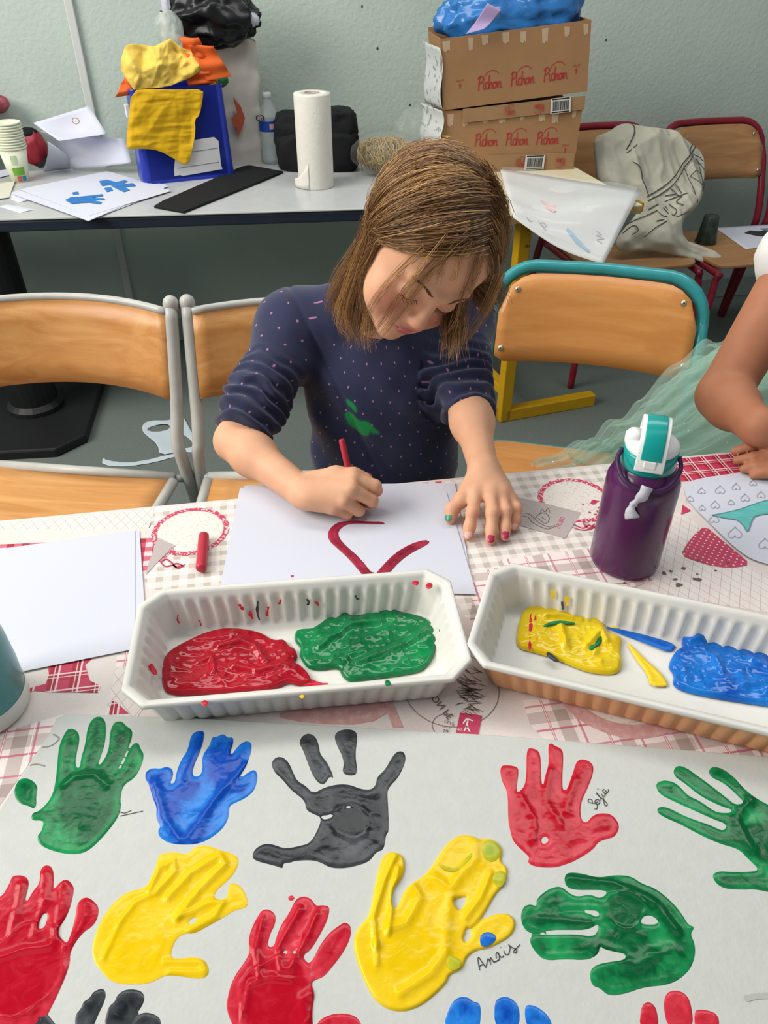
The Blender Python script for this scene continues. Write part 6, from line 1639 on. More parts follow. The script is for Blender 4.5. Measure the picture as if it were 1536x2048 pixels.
tag(crumple_obj('tissue_ball', plane_hit(424, 164, ctop - sd_ * .03, fn_), (.016, .016, .016), 22, m_yel, amp=.2), 'small yellow crumpled tissue beside the green one', 'tissue paper')

# --- shopping bag with black sack on top
m_tote = mat('bag_white', '#CBC7BC', .6, var=.06, vscale=12, bump=.35, bscale=22); m_sack = mat('sack_black', '#111316', .32, var=.1, vscale=20); m_orng = mat('bag_orange', '#B4573A', .6)
tb0 = Vector((-.525, 2.655, TZ)); tfd = WU
tg = thing('shopping_bag', 'tall white shopping bag standing against the wall behind the blue bin', 'bag', tuple(tb0))
def bagf(u, v):
    a = u * 2 * math.pi; hw_, hd_ = .132 - .006 * v, .036
    sx_ = abs(math.cos(a)) ** .45 * math.copysign(1, math.cos(a)); sy_ = abs(math.sin(a)) ** .45 * math.copysign(1, math.sin(a))
    p = tb0 + tfd * (sx_ * hw_ + .012 * v) + Vector((-WU.y, WU.x, 0)) * (sy_ * hd_) + Vector((0, 0, v * (.385 - .05 * max(0, sx_) + .03 * max(0, -sx_))))
    q_ = np.array([[p.x, p.y, p.z]]); k_ = float(ridge(q_, 11, 4)[0] - .5)
    return p + (tfd * sx_ + Vector((-WU.y, WU.x, 0)) * sy_) * .026 * k_ * (.4 + v)
g = MB().grid(bagf, 72, 30); ob = g.build('bag_body', m_tote, tg, True)
bf0 = tb0 + WN * .042
MB().add([plane_hit(x, y, bf0 + WN * .008, WN) for x, y in ((466, 194), (482, 214), (490, 236), (484, 258), (475, 276), (474, 256), (466, 250), (464, 238), (474, 226))], [tuple(range(9))]).build('orange_emblem', m_orng, tg, solid=.001)
text('ca', plane_hit(520, 234, bf0 + WN * .010, WN), WU, (0, 0, 1), .034, m_black, tg)
tag(crumple_obj('rubbish_sack', PY(428, 30, 2.60), (.108, .060, .066), 31, m_sack, amp=.34, scale=1.7, sub=5, faces=2), 'crumpled black plastic sack stuffed in the top of the white bag', 'sack')
tag(crumple_obj('clear_film', PY(338, 60, 2.50), (.034, .02, .04), 33, mat('film_clear', '#C5D2CB', .2, alpha=.45), amp=.25), 'clear crumpled plastic film at the left mouth of the white bag', 'plastic film')
tag(crumple_obj('white_wrapper', PY(334, 10, 2.60), (.014, .012, .05), 34, m_tape, amp=.2), 'white crumpled wrapper poking up left of the black sack', 'wrapper')
tag(crumple_obj('white_wrapper', PY(500, 40, 2.60), (.025, .012, .018), 35, m_tape, amp=.2), 'white crumpled wrapper poking out right of the black sack', 'wrapper')

# --- clear water bottle
m_clear = mat('pet_clear', '#DDE8E6', .08, alpha=.34, spec=.6); m_blab = mat('label_blue', '#2147A0', .35); m_blab2 = mat('label_pink', '#D3A8B4', .5)
cb_ = P(544, 325, TZ)
t = thing('plastic_bottle', 'clear plastic water bottle with a blue label beside the towel roll', 'bottle', tuple(cb_))
prof = [(0, .003), (.020, .0), (.030, .003), (.032, .012)]
for i in range(5): prof += [(.0322, .018 + i * .014), (.0300, .024 + i * .014)]
prof += [(.032, .092), (.032, .128), (.0295, .138), (.022, .160), (.0135, .175), (.0125, .190)]
MB().lathe(prof, cb_, 32).build('bottle_wall', m_clear, t, True)
MB().lathe([(.0326, .096), (.0326, .126)], cb_, 32).build('label', m_blab, t, True)
MB().lathe([(.033, .103), (.033, .119)], cb_, 8, a0=math.radians(-80), a1=math.radians(-30)).build('label_emblem', m_blab2, t, True)
MB().lathe([(.0135, .186), (.0145, .187), (.0145, .200), (.013, .202), (0, .202)], cb_, 20).build('cap', mat('cap_white', '#C9D2D4', .4), t, True)
MB().lathe([(0, .006), (.029, .006), (.0295, .04), (0, .04)], cb_, 24).build('water', mat('water', '#CFE0E0', .05, alpha=.25), t, True)

# --- black fabric heap, towel roll, black strip
hb = PY(636, 320, 2.62)
t = thing('fabric_bundle', 'folded black fabric bags heaped behind the towel roll', 'fabric', (hb.x, 2.60, TZ))
crumple_obj('lower_fold', (hb.x + .005, 2.60, TZ + .055), (.125, .065, .06), 41, m_blk, t, amp=.10, scale=1.5, floor=TZ + .001, box=.45)
crumple_obj('upper_fold', (hb.x + .045, 2.60, TZ + .125), (.075, .05, .042), 42, m_blk, t, amp=.22, scale=1.8, box=.6)
crumple_obj('side_fold', (hb.x - .075, 2.60, TZ + .10), (.05, .05, .055), 43, m_blk, t, amp=.2, scale=1.6, box=.55)
m_towel = mat('towel_paper', '#DCDAD0', .8, var=.03, vscale=60, bump=.35, bscale=170); m_core = mat('core_card', '#A89E90', .8)
tr = P(633, 372, TZ); tr = Vector((tr.x, tr.y, TZ))
t = thing('towel_roll', 'white paper towel roll standing on the grey table', 'towel roll', tuple(tr))
MB().lathe([(.0215, .0), (.050, .0), (.0512, .004), (.0512, .241), (.050, .245), (.0215, .2452), (.0215, .0)], tr, 48).build('paper_wound', m_towel, t, True)
MB().lathe([(.0214, .003), (.0214, .246), (.0198, .246), (.0198, .003)], tr, 28).build('core', m_core, t, True)
b = MB()
def flap(u, v):
    a = math.radians(-178 + 70 * u); r = .0525 + .010 * (1 - u) ** 2
    return tr + Vector((r * math.cos(a), r * math.sin(a), .002 + v * (.022 + .05 * u * u)))
b.grid(flap, 12, 4).build('loose_edge', m_towel, t, True, solid=.0006)
st = [(308, 416), (326, 405), (484, 336), (500, 334), (567, 346), (520, 366), (368, 427)]
tag(MB().prism([P(x, y, TZ + .0012) for x, y in st], (0, 0, .006)).build('fabric_strip', m_blk, None, bevel=.002), 'flat black fabric strip lying across the grey table', 'fabric')

# --- bag of raffia
rc = P(770, 352, TZ) + Vector((0, .03, .055))
tf_ = thing('raffia_bag', 'clear plastic bag of pale raffia straw behind the girl', 'bag', (rc.x, rc.y, TZ))
b = MB(); rr = random.Random(4)
for k in range(420):
    d0 = Vector((rr.gauss(0, 1), rr.gauss(0, 1), rr.gauss(0, 1))).normalized(); r0_ = rr.uniform(.5, 1) ** .4
    p = Vector((d0.x * .088, d0.y * .06, max(-.9, d0.z) * .046)) * r0_
    tdir = d0.cross(Vector((rr.gauss(0, 1), rr.gauss(0, 1), rr.gauss(0, .6)))).normalized()
    L2 = rr.uniform(.03, .08); pts = []
    for i in range(6):
        s_ = (i / 5 - .5) * L2; q_ = p + tdir * s_ - d0 * (s_ * s_ * 7) + Vector((0, 0, .006 * math.sin(9 * i + k)))
        q_.z = max(q_.z, -.050); pts.append(rc + q_)
    b.tube(pts, rr.uniform(.0009, .0018), 4)
o = b.build('raffia', mat('raffia', '#BFA468', .7, var=.2, vscale=60), tf_, True); o['kind'] = 'stuff'
m_film = mat('bag_film', '#E6ECEA', .10, alpha=.09, spec=.8)
crumple_obj('plastic_film', rc + Vector((.002, 0, .004)), (.100, .068, .054), 51, m_film, tf_, amp=.14, scale=2.2, floor=TZ + .001)
crumple_obj('bag_neck', rc + Vector((.085, .03, .055)), (.055, .04, .06), 52, m_film, tf_, amp=.22, scale=2.2)

# --- small desk with yellow legs
m_cream2 = mat('desk_cream', '#D8CFAE', .4, var=.03, vscale=30); m_edge = mat('desk_edge', '#B99A66', .5); m_ylw = mat('leg_yellow', '#C99A10', .4, var=.06, vscale=30)
DZ_ = .662
f1 = P(1285, 410, DZ_); b1_ = P(1155, 337, DZ_); rd = (b1_ - f1).normalized(); ld = Vector((-rd.y, rd.x, 0)); ld = ld if ld.x < 0 else -ld
dk = thing('school_desk', 'small cream topped desk with yellow legs under the cardboard boxes', 'desk', tuple(Vector((f1.x, f1.y, 0)) + ld * .22 + rd * .3), 0)
c4 = [f1, f1 + ld * .44, f1 + ld * .44 + rd * .60, f1 + rd * .60]
MB().prism([p - Vector((0, 0, .004)) for p in c4], (0, 0, .004)).build('desktop', m_cream2, dk)
MB().prism([p - Vector((0, 0, .022)) for p in c4], (0, 0, .0178)).build('desk_edge', m_edge, dk)
l0 = P(1000, 846, 0); l1 = P(1188, 812, 0); ldr = (l1 - l0).normalized(); lsd = Vector((-ldr.y, ldr.x, 0))
Rl = Matrix((ldr, lsd, Vector((0, 0, 1)))).transposed()
def frame(o0, nm):
    MB().box(o0 + ldr * .018 + lsd * .018 + Vector((0, 0, .318)), (.036, .036, .636), Rl).build('upright', m_ylw, dk, bevel=.003)
    MB().box(o0 + ldr * ((l1 - l0).length / 2 + .0) + lsd * .018 + Vector((0, 0, .020)), ((l1 - l0).length, .036, .040), Rl).build('foot', m_ylw, dk, bevel=.003)
    MB().box(o0 + ldr * .19 + lsd * .018 + Vector((0, 0, .625)), (.38, .034, .026), Rl).build('top_bar', m_ylw, dk, bevel=.003)
frame(l0, 'a'); frame(l0 + lsd * .45 - ldr * .02, 'b')
MB().box(l0 + lsd * .24 + ldr * .018 + Vector((0, 0, .10)), (.034, .42, .030), Rl).build('cross_bar', m_ylw, dk, bevel=.003)
for s_, zz in (('5N', .455), ('3E', .505), ('4N', .555), ('2E', .60)):
    text(s_, l0 + ldr * .026 - lsd * .0012 + Vector((0, 0, zz)), ldr, (0, 0, 1), .013, m_black, dk)

# --- cardboard boxes
m_card1 = mat('cardboard', '#9A7550', .75, var=.05, vscale=14, bump=.12, bscale=60); m_card2 = mat('cardboard_light', '#9E7C58', .75, var=.05, vscale=14); m_tapep = mat('torn_tape', '#B79F82', .7, var=.06, vscale=60); m_rprint = mat('red_print', '#A63232', .7); m_bar = mat('barcode_white', '#CBCBC6', .6)
bfd = Vector((math.cos(math.radians(7.2)), math.sin(math.radians(7.2)), 0)); bbd = Vector((-bfd.y, bfd.x, 0))
LOGO = [[(0, 0), (.04, .5), (.10, 1.0)], [(-.02, .85), (.12, 1.02), (.30, .95), (.28, .68), (.10, .52)], [(.33, .55), (.30, .2), (.36, .05), (.42, .12)], [(.62, .50), (.50, .55), (.44, .3), (.52, .05), (.64, .12)], [(.70, 1.05), (.66, .5), (.66, .02), (.72, .4), (.82, .48), (.84, .1), (.90, .08)], [(1.02, .48), (.92, .4), (.94, .1), (1.06, .08), (1.10, .35), (1.02, .48), (1.16, .44)], [(1.18, .5), (1.20, .05), (1.26, .42), (1.36, .48), (1.38, .1), (1.46, .12)], [(.40, .95), (.55, 1.22), (.85, 1.36), (1.12, 1.28), (1.28, 1.05)], [(.32, .74), (.36, .80)]]
def carton(label, o, ux, uz, w, d, h, parent_tape, seed, lz=.22):
    """open-topped carton: o front lower left corner, ux along the front, uz up"""
    ux = ux.normalized(); uz = uz.normalized(); uy = uz.cross(ux).normalized()
    t = thing('cardboard_box', label, 'box', tuple(o + ux * w / 2 + uy * d / 2))
    th = .004
    def slab(a, b, c, nm, m=m_card1):
        V = [o + ux * x + uy * y + uz * z for x in a for y in b for z in c]
        MB().add(V, [(0, 1, 3, 2), (4, 6, 7, 5), (0, 4, 5, 1), (2, 3, 7, 6), (0, 2, 6, 4), (1, 5, 7, 3)]).build(nm, m, t)
    slab((0, w), (0, th), (0, h), 'front_panel'); slab((0, w), (d - th, d), (0, h + .01), 'back_panel'); slab((0, th), (th, d - th), (0, h), 'side_panel'); slab((w - th, w), (th, d - th), (0, h), 'side_panel'); slab((th, w - th), (th, d - th), (0, th), 'bottom_panel')
    rr = random.Random(seed); off = -uy * .0006
    for k in range(8):
        cx = w * (.05 + .9 * k / 7 + rr.uniform(-.02, .02)); ww = rr.uniform(.012, .022); hh = rr.uniform(.022, .036); z1 = h - rr.uniform(.002, .008)
        pts = [(cx - ww / 2, z1), (cx + ww / 2, z1 - rr.uniform(0, .003)), (cx + ww / 2 - .001, z1 - hh), (cx + ww * .2, z1 - hh + .004), (cx, z1 - hh - .002), (cx - ww / 2 + .002, z1 - hh + rr.uniform(0, .004))]
        MB().add([o + ux * x + uz * z + off for x, z in pts], [tuple(range(6))]).build('torn_tape', m_tapep, t)
    def logo(x, z, s, flip=1, m=m_rprint, nm='brand_logo', wd=.0032, sx=1.0):
        b = MB()
        for sk in LOGO:
            b.ribbon(smooth_path([o + ux * (x + a * s * sx * flip) + uz * (z + c * s * flip) + off * 1.4 for a, c in sk], 4), wd if sk is not LOGO[7] else wd * .5, n=-uy)
        return b.build(nm, m, t)
    for k in range(3): logo(w * (.245 + .225 * k), h * lz, .034, sx=1.35)
    for x in (.12, .915):
        MB().add([o + ux * (w * x + a) + uz * (h * .28 + c) + off * 1.4 for a, c in ((-.0015, 0), (.0015, 0), (.0015, .009), (.004, .009), (0, .014), (-.004, .009), (-.0015, .009))], [tuple(range(7))]).build('arrow_mark', m_rprint, t)
        text('HAUT', o + ux * (w * x) + uz * (h * .28 + .02) + off * 1.4, ux, uz, .008, m_rprint, t, 'small_print')
    return t, uy, off, logo
zA = DZ_ + .0005
oA = Vector((P(883, 222, .83).x + .004, P(883, 222, .83).y, zA))
def flap_strip(t, o, ux, uz, uy, x0, x1, h, bar_x, tilt, droop=0.0):
    n_ = -uy
    q4 = [o + ux * x0 + n_ * .001 + uz * (h * droop), o + ux * x1 + n_ * .001, o + ux * x1 + n_ * .005 + uz * h, o + ux * x0 + n_ * .004 + uz * (h * (1 - .0))]
    MB().prism(q4, -n_ * .003).build('flap', m_card2, t)
    for k, fx in enumerate((.38, .62, .84)):
        b = MB(); s = .020; flip = -1 if k != 0 else 1
        ox = ux * (x0 + (x1 - x0) * fx); 
        for sk in LOGO: b.ribbon(smooth_path([o + ox + ux * (a - .7) * s * flip + uz * (h * .5 + (c - .5) * s * flip) + n_ * .0062 for a, c in sk], 3), .0016, n=n_)
        b.build('faded_logo', m_rprint, t)
    bc = o + ux * bar_x + uz * (h * .52) + n_ * .0068
    lb = MB().add([bc + ux * a + uz * c for a, c in ((-.030, -.020), (.030, -.020), (.030, .020), (-.030, .020))], [(0, 1, 2, 3)]).build('barcode_label', m_bar, t)
    rr = random.Random(7); b = MB(); x = -.023
    while x < .023:
        ww = rr.choice((.0008, .0014, .0022)); b.add([bc + n_ * .0004 + ux * a + uz * c for a, c in ((x, -.013), (x + ww, -.013), (x + ww, .012), (x, .012))], [(0, 1, 2, 3)]); x += ww + rr.choice((.0008, .0014))
    b.add([bc + n_ * .0004 + ux * a + uz * c for a, c in ((-.026, .0155), (.026, .0155), (.026, .0185), (-.026, .0185))], [(0, 1, 2, 3)]); b.add([bc + n_ * .0004 + ux * a + uz * c for a, c in ((-.026, -.0185), (.026, -.0185), (.026, -.0155), (-.026, -.0155))], [(0, 1, 2, 3)])
    b.build('barcode', m_black, lb)['kind'] = 'stuff'
tA, uyA, offA, lgA = carton('lower cardboard box with red lettering, standing on the small desk', oA + Vector((0, 0, .0)), bfd, Vector((0, 0, 1)), .412, .19, .168, None, 5, .42)
flap_strip(tA, oA, bfd, Vector((0, 0, 1)), uyA, .14, .408, .046, .285, 0)
tl = math.radians(-5.5); ux2 = (bfd * math.cos(tl) - Vector((0, 0, 1)) * math.sin(tl)).normalized(); uz2 = (Vector((0, 0, 1)) * math.cos(tl) + bfd * math.sin(tl)).normalized()
oB = oA + Vector((0, 0, .1695)) - bbd * .004 + bfd * .0 + uz2 * .0
tB, uyB, offB, lgB = carton('upper cardboard box tilted on the lower one, blue plastic inside', oB, ux2, uz2, .420, .19, .175, None, 8)
flap_strip(tB, oB + Vector((0, 0, -.038)) + bfd * .0, bfd * math.cos(tl * .8) - Vector((0, 0, 1)) * math.sin(tl * .8), uz2, uyB, .06, .418, .036, .345, 0, droop=.0)
# sheets taped to the left sides
m_news = pattern('printed_sheet', '#C4C8C6', [('n', 60, .58, .62, '#7E8286', .8)], .6, 0)
for (q4, lb2) in (([(846, 82), (880, 96), (886, 218), (852, 205)], 'printed sheet taped on the left side of the upper box'), ([(841, 205), (884, 222), (886, 292), (842, 285)], 'printed sheet taped on the left side of the lower box')):
    y0 = [2.56, 2.435, 2.435, 2.56]
    g, f, nn = bilinear_sheet([PY(x, y, yy - .006) for (x, y), yy in zip(q4, y0)], lambda u, v: .006 * math.sin(6 * v))
    tag(g.build('printed_sheet', m_news, None, True, solid=.0006), lb2, 'paper')
m_bplas = mat('plastic_blue', '#2C77BF', .18, alpha=.86, spec=.7, var=.2, vscale=12)
ctr = oB + ux2 * .215 + uyB * .095 + uz2 * .175
tag(crumple_obj('plastic_bag', ctr + uz2 * .025, (.190, .085, .080), 61, m_bplas, amp=.20, scale=2.1, sub=5, R=np.array(Matrix((ux2, uyB, uz2)).transposed())), 'blue plastic bag bulging out of the upper cardboard box', 'bag')
g, f, nn = bilinear_sheet([PY(932, 68, 2.40), PY(975, 8, 2.42), PY(1003, 22, 2.42), PY(968, 58, 2.40)], lambda u, v: .01 * math.sin(4 * u))
tag(g.build('paper_offcut', mat('paper_lilac', '#A995BE', .7), None, True, solid=.001), 'lilac paper offcut poking out of the upper box', 'paper')

# --- drawing in a plastic sleeve hanging over the desk
m_sheet2 = mat('paper_grey', '#D5D6D4', .6)
cpx = [(1000, 338), (1282, 381), (1206, 530), (1026, 438)]
edge_d = -rd                                    # out over the front edge of the desk
def f(u, v, lift=0.0):
    x = (cpx[0][0] * (1 - u) + cpx[1][0] * u) * (1 - v) + (cpx[3][0] * (1 - u) + cpx[2][0] * u) * v
    y = (cpx[0][1] * (1 - u) + cpx[1][1] * u) * (1 - v) + (cpx[3][1] * (1 - u) + cpx[2][1] * u) * v + 8 * math.sin(math.pi * u) * v
    p = P(x, y, DZ_ + .006); s_ = (p - f1).dot(edge_d)
    if s_ > .003:
        nrm = (Vector((0, 0, 1)) + edge_d * .75).normalized(); p = plane_hit(x, y, f1 + edge_d * .003 + Vector((0, 0, .006)), nrm)
    return p + Vector((0, -.5, 1)) * (.004 * math.sin(5 * u + 2) * v + lift)
up = Vector((0, -.5, 1)).normalized()
g = MB().grid(f, 20, 18)
dr = tag(g.build('drawing_sheet', m_sheet2, None, True, solid=.0006), 'pencil drawing with blue crayon hanging over the desk edge in a clear sleeve', 'drawing')
g2_ = MB().grid(lambda u, v: f(u * .97, v * .93) + up * (.008 + .006 * math.sin(9 * u + 3 * v) + .004 * math.sin(17 * v + 4 * u)), 26, 22)
g2_.build('plastic_sleeve', mat('sleeve_clear', '#EEF2F2', .1, alpha=.22, spec=.8), dr, True)
def on_sheet(strokes, w, m, nm):
    b = MB()
    for s in strokes: b.ribbon(smooth_path([f(u, v) + up * .0022 for u, v in s], 3), w, n=up)
    return b.build(nm, m, dr)
rr = random.Random(9)
m_blcr = mat('crayon_blue', '#8FB9D6', .7)
on_sheet([[(.55 + .010 * k + rr.uniform(-.01, .01), .70 + .012 * k), (.62 + .010 * k, .76 + .010 * k), (.70 + .010 * k + rr.uniform(-.02, .02), .84 + .006 * k)] for k in range(12)], .006, m_blcr, 'blue_scribble')
on_sheet([[(.28, .78), (.32, .82), (.36, .80), (.33, .76), (.30, .80), (.36, .86)], [(.16, .82), (.19, .86), (.21, .83)], [(.80, .62), (.86, .66), (.82, .68), (.90, .70), (.84, .73), (.9, .76)]], .0016, m_pencil, 'pencil_scribble')
on_sheet([[(.30, .42), (.36, .46), (.42, .44)], [(.34, .50), (.42, .52)]], .008, mat('crayon_rose', '#D9B3B5', .7), 'rose_scribble')
ink_d = [[P(x, y, DZ_ + .0008) for x, y in s] for s in ([(1112, 358), (1130, 362), (1126, 372), (1140, 370), (1150, 380)], [(1120, 368), (1132, 378)])]
b = MB(); [b.ribbon(smooth_path(s, 4), .003) for s in ink_d]; b.build('pencil_mark', m_pencil, dk)

# --- canvas bag draped on the red chair
m_canvas = mat('canvas', '#BDBBAA', .85, var=.05, vscale=18, bump=.2, bscale=260); m_line = mat('canvas_ink', '#4A4A48', .8)
cn = (Vector((math.sin(math.radians(13)), -math.cos(math.radians(13)), 0)) * .80 + Vector((0, 0, .55))).normalized()
cp0 = Vector((.80, 2.585, .55))
def canvas_relief(V2, s):
    e = np.sqrt(np.clip(s / .05, 0, 1))
    w = np.array([[.92, -.38], [.38, .92]]); q_ = V2 @ w
    return .004 + .030 * e + np.clip(s / .02, 0, 1) * (.030 * (ridge(q_ * np.array([2.0, .45]), 8, 12, 1) - .5) + .008 * (ridge(q_ * np.array([1.5, .6]), 24, 14, 1) - .5) + .30 * crease(V2, 7, 9, .4, .3))
cv = Relief(cp0, cn, [[(1184, 276), (1214, 266), (1236, 250), (1256, 248), (1300, 258), (1344, 262), (1376, 286), (1406, 308), (1408, 350), (1402, 400), (1384, 425), (1360, 446), (1366, 480), (1400, 492), (1436, 506), (1447, 532), (1440, 545), (1424, 546), (1404, 524), (1350, 512), (1290, 500), (1240, 506), (1226, 490), (1236, 470), (1262, 440), (1278, 420), (1250, 400), (1210, 385), (1192, 360), (1188, 320)]], canvas_relief, .0042, 1)
cvo = tag(cv.build('canvas_bag', m_canvas, None, .002), 'off white canvas bag with line drawing draped over the red chair', 'bag')
cv.line([[(1386, 296), (1366, 330), (1340, 372), (1310, 396), (1284, 410)], [(1380, 292), (1360, 328), (1334, 366), (1302, 390), (1282, 402)], [(1240, 318), (1262, 300), (1270, 290)], [(1258, 252), (1254, 280), (1240, 316), (1262, 346), (1270, 370), (1284, 402)]], .004, m_line, cvo)
cv.line([[(1378, 314), (1402, 326)], [(1384, 324), (1402, 344)], [(1370, 360), (1400, 385)], [(1376, 352), (1404, 376)], [(1370, 360), (1376, 352)], [(1330, 384), (1346, 400)], [(1340, 376), (1352, 394)], [(1320, 398), (1340, 396)], [(1352, 400), (1340, 412), (1352, 420)], [(1300, 430), (1312, 444), (1322, 438), (1312, 424)], [(1318, 420), (1330, 440), (1338, 430), (1326, 416)], [(1288, 425), (1320, 410), (1360, 395), (1392, 392)], [(1300, 450), (1330, 446), (1364, 430), (1386, 410)], [(1246, 452), (1280, 438), (1300, 430)], [(1240, 470), (1256, 458), (1262, 470), (1250, 478)], [(1276, 482), (1300, 462), (1340, 440)], [(1356, 340), (1388, 410)], [(1384, 330), (1394, 390)]], .0032, m_line, cvo)
# --- painted cup and sheet on the second red chair
pc = P(1411, 484, .3870)
t = thing('painted_cup', 'upturned cup painted black on the red chair seat', 'cup', tuple(pc))
MB().lathe([(.034, 0), (.0345, .003), (.0245, .086), (.0225, .089), (0, .088)], pc, 28).build('cup_wall', mat('cup_black', '#1C211E', .35, col2='#3E4A40', vscale=40), t, True)
MB().tube([pc + Vector((.0345 * math.cos(a), .0345 * math.sin(a), .003)) for a in np.linspace(0, 6.283, 25)[:-1]], .002, 6, closed=True).build('cup_rim', mat('cup_black', '#1C211E'), t, True)
pk_ = [P(1430, 455, .3885), P(1545, 448, .3885), P(1585, 486, .3885), P(1492, 498, .3885)]
g, f3, nn3 = bilinear_sheet(pk_, lambda u, v: .001)
pp = tag(g.build('painted_sheet', m_paper, None, True, solid=.0006), 'white sheet with a black and blue painting on the red chair seat', 'drawing')
b = MB(); b.add([f3(u, v) + Vector((0, 0, .002)) for u, v in ((.35, .35), (.5, .25), (.62, .32), (.8, .3), (.95, .45), (.95, .8), (.75, .85), (.66, .6), (.5, .52))], [tuple(range(9))]); b.build('black_paint', mat('paint_grey', '#2F3334', .5), pp)
b = MB(); b.add([f3(u, v) + Vector((0, 0, .0023)) for u, v in ((.7, .2), (.95, .22), (.97, .5), (.8, .42))], [(0, 1, 2, 3)]); b.build('blue_paint', mat('paint_slate', '#6E8A96', .5), pp)

# --- paper offcuts on the floor
def floor_scrap(poly, holes, label):
    V2, Q, d = fill2d([px_poly(poly, 0)], [px_poly(h, 0) for h in holes], .006, 1)
    zz = .002 + .012 * np.clip(fbm(V2, 9, 3) - .4, 0, 1)
    o = mesh_obj('paper_offcut', np.column_stack([V2, zz]), Q, mat('paper_scrap', '#B9C6CC', .7), None, True)
    q = o.modifiers.new('solid', 'SOLIDIFY'); q.thickness = .0006
    return tag(o, label, 'paper')
floor_scrap([(284, 852), (296, 842), (340, 843), (366, 836), (372, 842), (384, 866), (403, 900), (386, 906), (362, 904), (320, 913), (316, 892), (300, 878), (286, 866)], [[(296, 856), (320, 850), (342, 852), (338, 862), (312, 866), (294, 862)], [(356, 870), (372, 872), (386, 886), (384, 896), (366, 898), (344, 892)]], 'white paper offcut with holes on the floor behind the chairs')
floor_scrap([(206, 914), (214, 922), (260, 927), (310, 918), (366, 904), (366, 910), (310, 926), (260, 934), (204, 932)], [], 'narrow white paper offcut on the floor behind the empty chair')
# ------------------------------------------------------------------ second child at the right edge
m_skin2 = skin_material('skin_tan', '#B5795A', '#A8624A', '#1E1714', '#8E4A48')
SR2 = np.array((.640, 1.165, .865)); ER2 = np.array(PY(1444, 792, 1.045)); WR2 = np.array(P(1585, 945, .700)); WR2[1] = .925
S2 = SDF(); H2 = Head((.80, 1.08, 1.07), (25, 20, 0), 1.03); H2.add(S2)
S2.cone(H2.w((0, .028, -.060)), (.80, 1.20, .91), .036, .042, .03)
SL2 = np.array((.93, 1.18, .86)); EL2 = np.array((1.00, 1.02, .72)); WL2 = np.array((.70, .905, .672))
S2.cone(SR2, SL2, .040, .040, .04); S2.ell((.795, 1.20, .74), (.115, .085, .17), None, .04); S2.ell((.795, 1.21, .52), (.12, .10, .11), None, .04)
S2.cone(SR2, ER2, .044, .037, .03); S2.cone(ER2, WR2, .0365, .026, .012)
S2.ell(ER2 * .7 + WR2 * .3, (.038, .036, .036), None, .02)
S2.cone(SL2, EL2, .042, .035, .03); S2.cone(EL2, WL2, .034, .024, .012)
# her right hand beyond the frame, her left hand resting with its fingers pointing to the bottle
def v2(*a): return np.array(P(*a))
hk = WR2 + np.array((.055, -.02, -.022)); S2.cone(WR2, hk, .024, .017, .012)
for k in range(4): finger(S2, [hk + np.array((.0, .012 - .012 * k, 0)), hk + np.array((.03, .014 - .014 * k, -.004)), hk + np.array((.055, .010 - .013 * k, -.010))], [.010, .009, .007])
finger(S2, [WR2 + np.array((.02, .012, 0)), WR2 + np.array((.05, .03, -.012)), WR2 + np.array((.07, .032, -.02))], [.012, .010, .008])
kn = [v2(1540, 890, .672), v2(1546, 910, .668), v2(1552, 930, .662), v2(1556, 946, .656)]
tips = [(v2(1502, 893, .668), v2(1470, 903, .656)), (v2(1506, 914, .662), v2(1474, 921, .651)), (v2(1512, 932, .656), v2(1488, 938, .649)), (v2(1524, 946, .652), v2(1508, 950, .648))]
for a in kn: S2.cone(WL2, a, .019, .0095, .007)
for a, (b_, c_) in zip(kn, tips): finger(S2, [a, b_, c_], [.0088, .0078, .0066], .002)
finger(S2, [WL2 + np.array((-.02, .02, 0)), v2(1536, 874, .668), v2(1512, 876, .662)], [.012, .0095, .0080], .004)
V_, F_ = S2.mesh(.0036)
bl, lp, sp = H2.attrs(V_)
kid = mesh_obj('person', V_, F_, m_skin2, None, True, attrs={'blush': ('FLOAT', bl * .4), 'lips': ('FLOAT', lp), 'scalp': ('FLOAT', sp)})
tag(kid, 'child at the right edge leaning on the table in a pale green tulle skirt', 'person')
T2 = SDF(); T2.ell((.795, 1.20, .76), (.128, .098, .16), None, .03); T2.cone(SR2, SL2, .055, .055, .04); T2.ell((.795, 1.20, .64), (.122, .10, .08), None, .03)
for s_, e_ in ((SR2, ER2), (SL2, EL2)):
    ax = (e_ - s_) / np.linalg.norm(e_ - s_); T2.ell(s_ + ax * .02, (.066, .060, .062), None, .03)
tv, tf = T2.mesh(.005, lambda p: .008 * (ridge(p, 16, 3) - .5) * np.clip((np.abs(p[:, 0] - .79) - .09) / .05, 0, 1))
mesh_obj('blouse', tv, tf, mat('blouse_white', '#E4E4E0', .8, sheen=.2), kid, True)
hp_, hr_, hc_ = grow_hair(H2, 260, 7, .22, 0, None, 21, layer=.012, r0=.0007)
a_, q_, r_ = strands_mesh(hp_, hr_, hc_); hh_ = mesh_obj('hair', a_, q_, hair_material('hair_black', '#14100E', '#1E1814', '#2E2620'), kid, True, attrs={'strand': ('FLOAT', r_)}); hh_['kind'] = 'stuff'
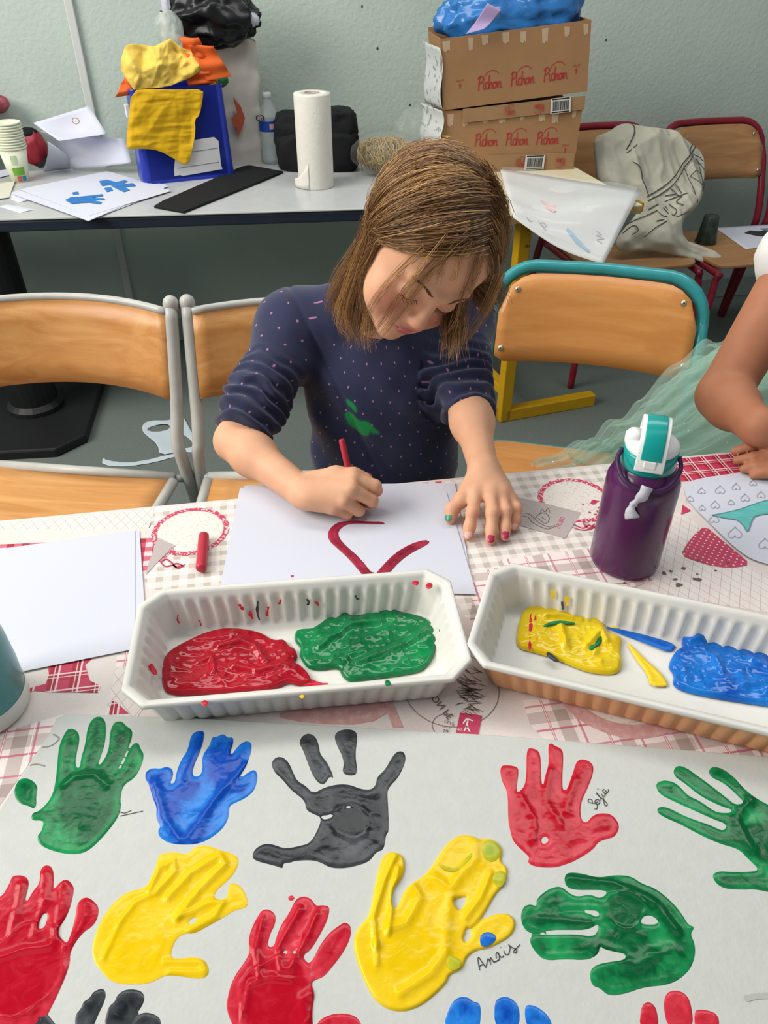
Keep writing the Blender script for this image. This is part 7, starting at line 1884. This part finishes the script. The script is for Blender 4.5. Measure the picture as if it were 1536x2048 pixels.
# tulle skirt: layered, translucent
def tulle_mat(name, hexc, alpha):
    m = bpy.data.materials.new(name); m.use_nodes = True
    nt = m.node_tree; N = nt.nodes; L = nt.links; b = N['Principled BSDF']
    b.inputs['Base Color'].default_value = lin(hexc); b.inputs['Roughness'].default_value = .8; b.inputs['Alpha'].default_value = alpha; b.inputs['Specular IOR Level'].default_value = .2; b.inputs['Sheen Weight'].default_value = .3
    return m
m_tulle = tulle_mat('tulle_mint', '#B4D6C4', .30); m_tulle2 = tulle_mat('tulle_mint_deep', '#A5CDB8', .42)
ridge_px = [(1500, 668, 1.34), (1440, 684, 1.36), (1392, 700, 1.36), (1340, 740, 1.35), (1285, 790, 1.33), (1255, 822, 1.32), (1210, 848, 1.31), (1175, 880, 1.29), (1120, 900, 1.27), (1060, 930, 1.24)]
top = smooth_path([PY(x, y, yy) for x, y, yy in ridge_px], 5)
def skirt_layer(k, inset, lift):
    n = len(top)
    def f(u, v):
        i = u * (n - 1); i0 = min(int(i), n - 2); p = top[i0].lerp(top[i0 + 1], i - i0)
        waist = Vector((.70, 1.20, .66)); 
        near = Vector((.70, .99, .60)).lerp(Vector((.36, 1.0, .405)), u)
        q = p.lerp(near, v)
        fold = math.sin(u * 5 + v * 34 + k) * .010 * (.4 + v) + math.sin(v * 83 + k * 2 + u * 9) * .006
        q = q + Vector((0, 0, .05 * math.sin(math.pi * v) * (1 - .5 * u) + fold + lift))
        if inset: q = q + (waist - q) * inset * u
        q += Vector((0, 0, .008 * math.sin(u * 40 + k * 5) * (1 - v)))
        q.z = max(q.z, .392); return q
    return MB().grid(f, 60, 90)
skirt_layer(0, 0, 0).build('tulle_skirt', m_tulle, kid, True)
skirt_layer(2, .16, -.012).build('tulle_underlayer', m_tulle2, kid, True)
skirt_layer(4, .30, -.022).build('tulle_underlayer', m_tulle2, kid, True)
# rest of the skirt round the legs
def cone_skirt(u, v):
    a = u * 2 * math.pi; r = .115 + .17 * v
    w = 1 + .06 * math.sin(a * 14)
    return Vector((.80 + r * w * math.cos(a), 1.25 + r * .85 * w * math.sin(a), .63 - .36 * v))
MB().grid(cone_skirt, 84, 10).build('skirt_body', m_tulle2, kid, True)
# glitter sewn to the tulle
rr = random.Random(3); b = MB()
def sf(u, v):
    n = len(top); i = u * (n - 1); i0 = min(int(i), n - 2); p = top[i0].lerp(top[i0 + 1], i - i0)
    near = Vector((.70, .99, .60)).lerp(Vector((.36, 1.0, .405)), u); q = p.lerp(near, v)
    fold = math.sin(u * 5 + v * 34) * .010 * (.4 + v) + math.sin(v * 83 + u * 9) * .006
    q = q + Vector((0, 0, .05 * math.sin(math.pi * v) * (1 - .5 * u) + fold + .008 * math.sin(u * 40) * (1 - v)))
    q.z = max(q.z, .392); return q
for _ in range(260):
    q = sf(rr.uniform(0, .95), rr.uniform(.05, .9)) + Vector((0, -.001, .0015)); s_ = rr.uniform(.0006, .0013)
    d1 = Vector((rr.gauss(0, 1), rr.gauss(0, 1), rr.gauss(0, 1))).normalized(); d2 = d1.orthogonal().normalized()
    b.add([q + d1 * s_, q + d2 * s_, q - d1 * s_, q - d2 * s_], [(0, 1, 2, 3)])
o = b.build('glitter', mat('glitter', '#F4F8F4', .15, metal=.6), kid); o['kind'] = 'stuff'
# legs and shoes under the table
LG = SDF()
for s_ in (-1, 1): LG.cone((.80 + s_ * .07, 1.2, .48), (.80 + s_ * .07, 1.15, .06), .055, .034, .03)
lv, lf = LG.mesh(.007); mesh_obj('leggings', lv, lf, mat('leggings_white', '#CFCFCB', .8), kid, True)
for s_ in (-1, 1):
    q_ = SDF(); q_.cone((.80 + s_ * .07, 1.17, .04), (.80 + s_ * .075, 1.06, .032), .038, .034, .02); sv, sf_ = q_.mesh(.006); sv[:, 2] = np.maximum(sv[:, 2], 0); mesh_obj('shoe', sv, sf_, MATS['shoe_white'], kid, True)
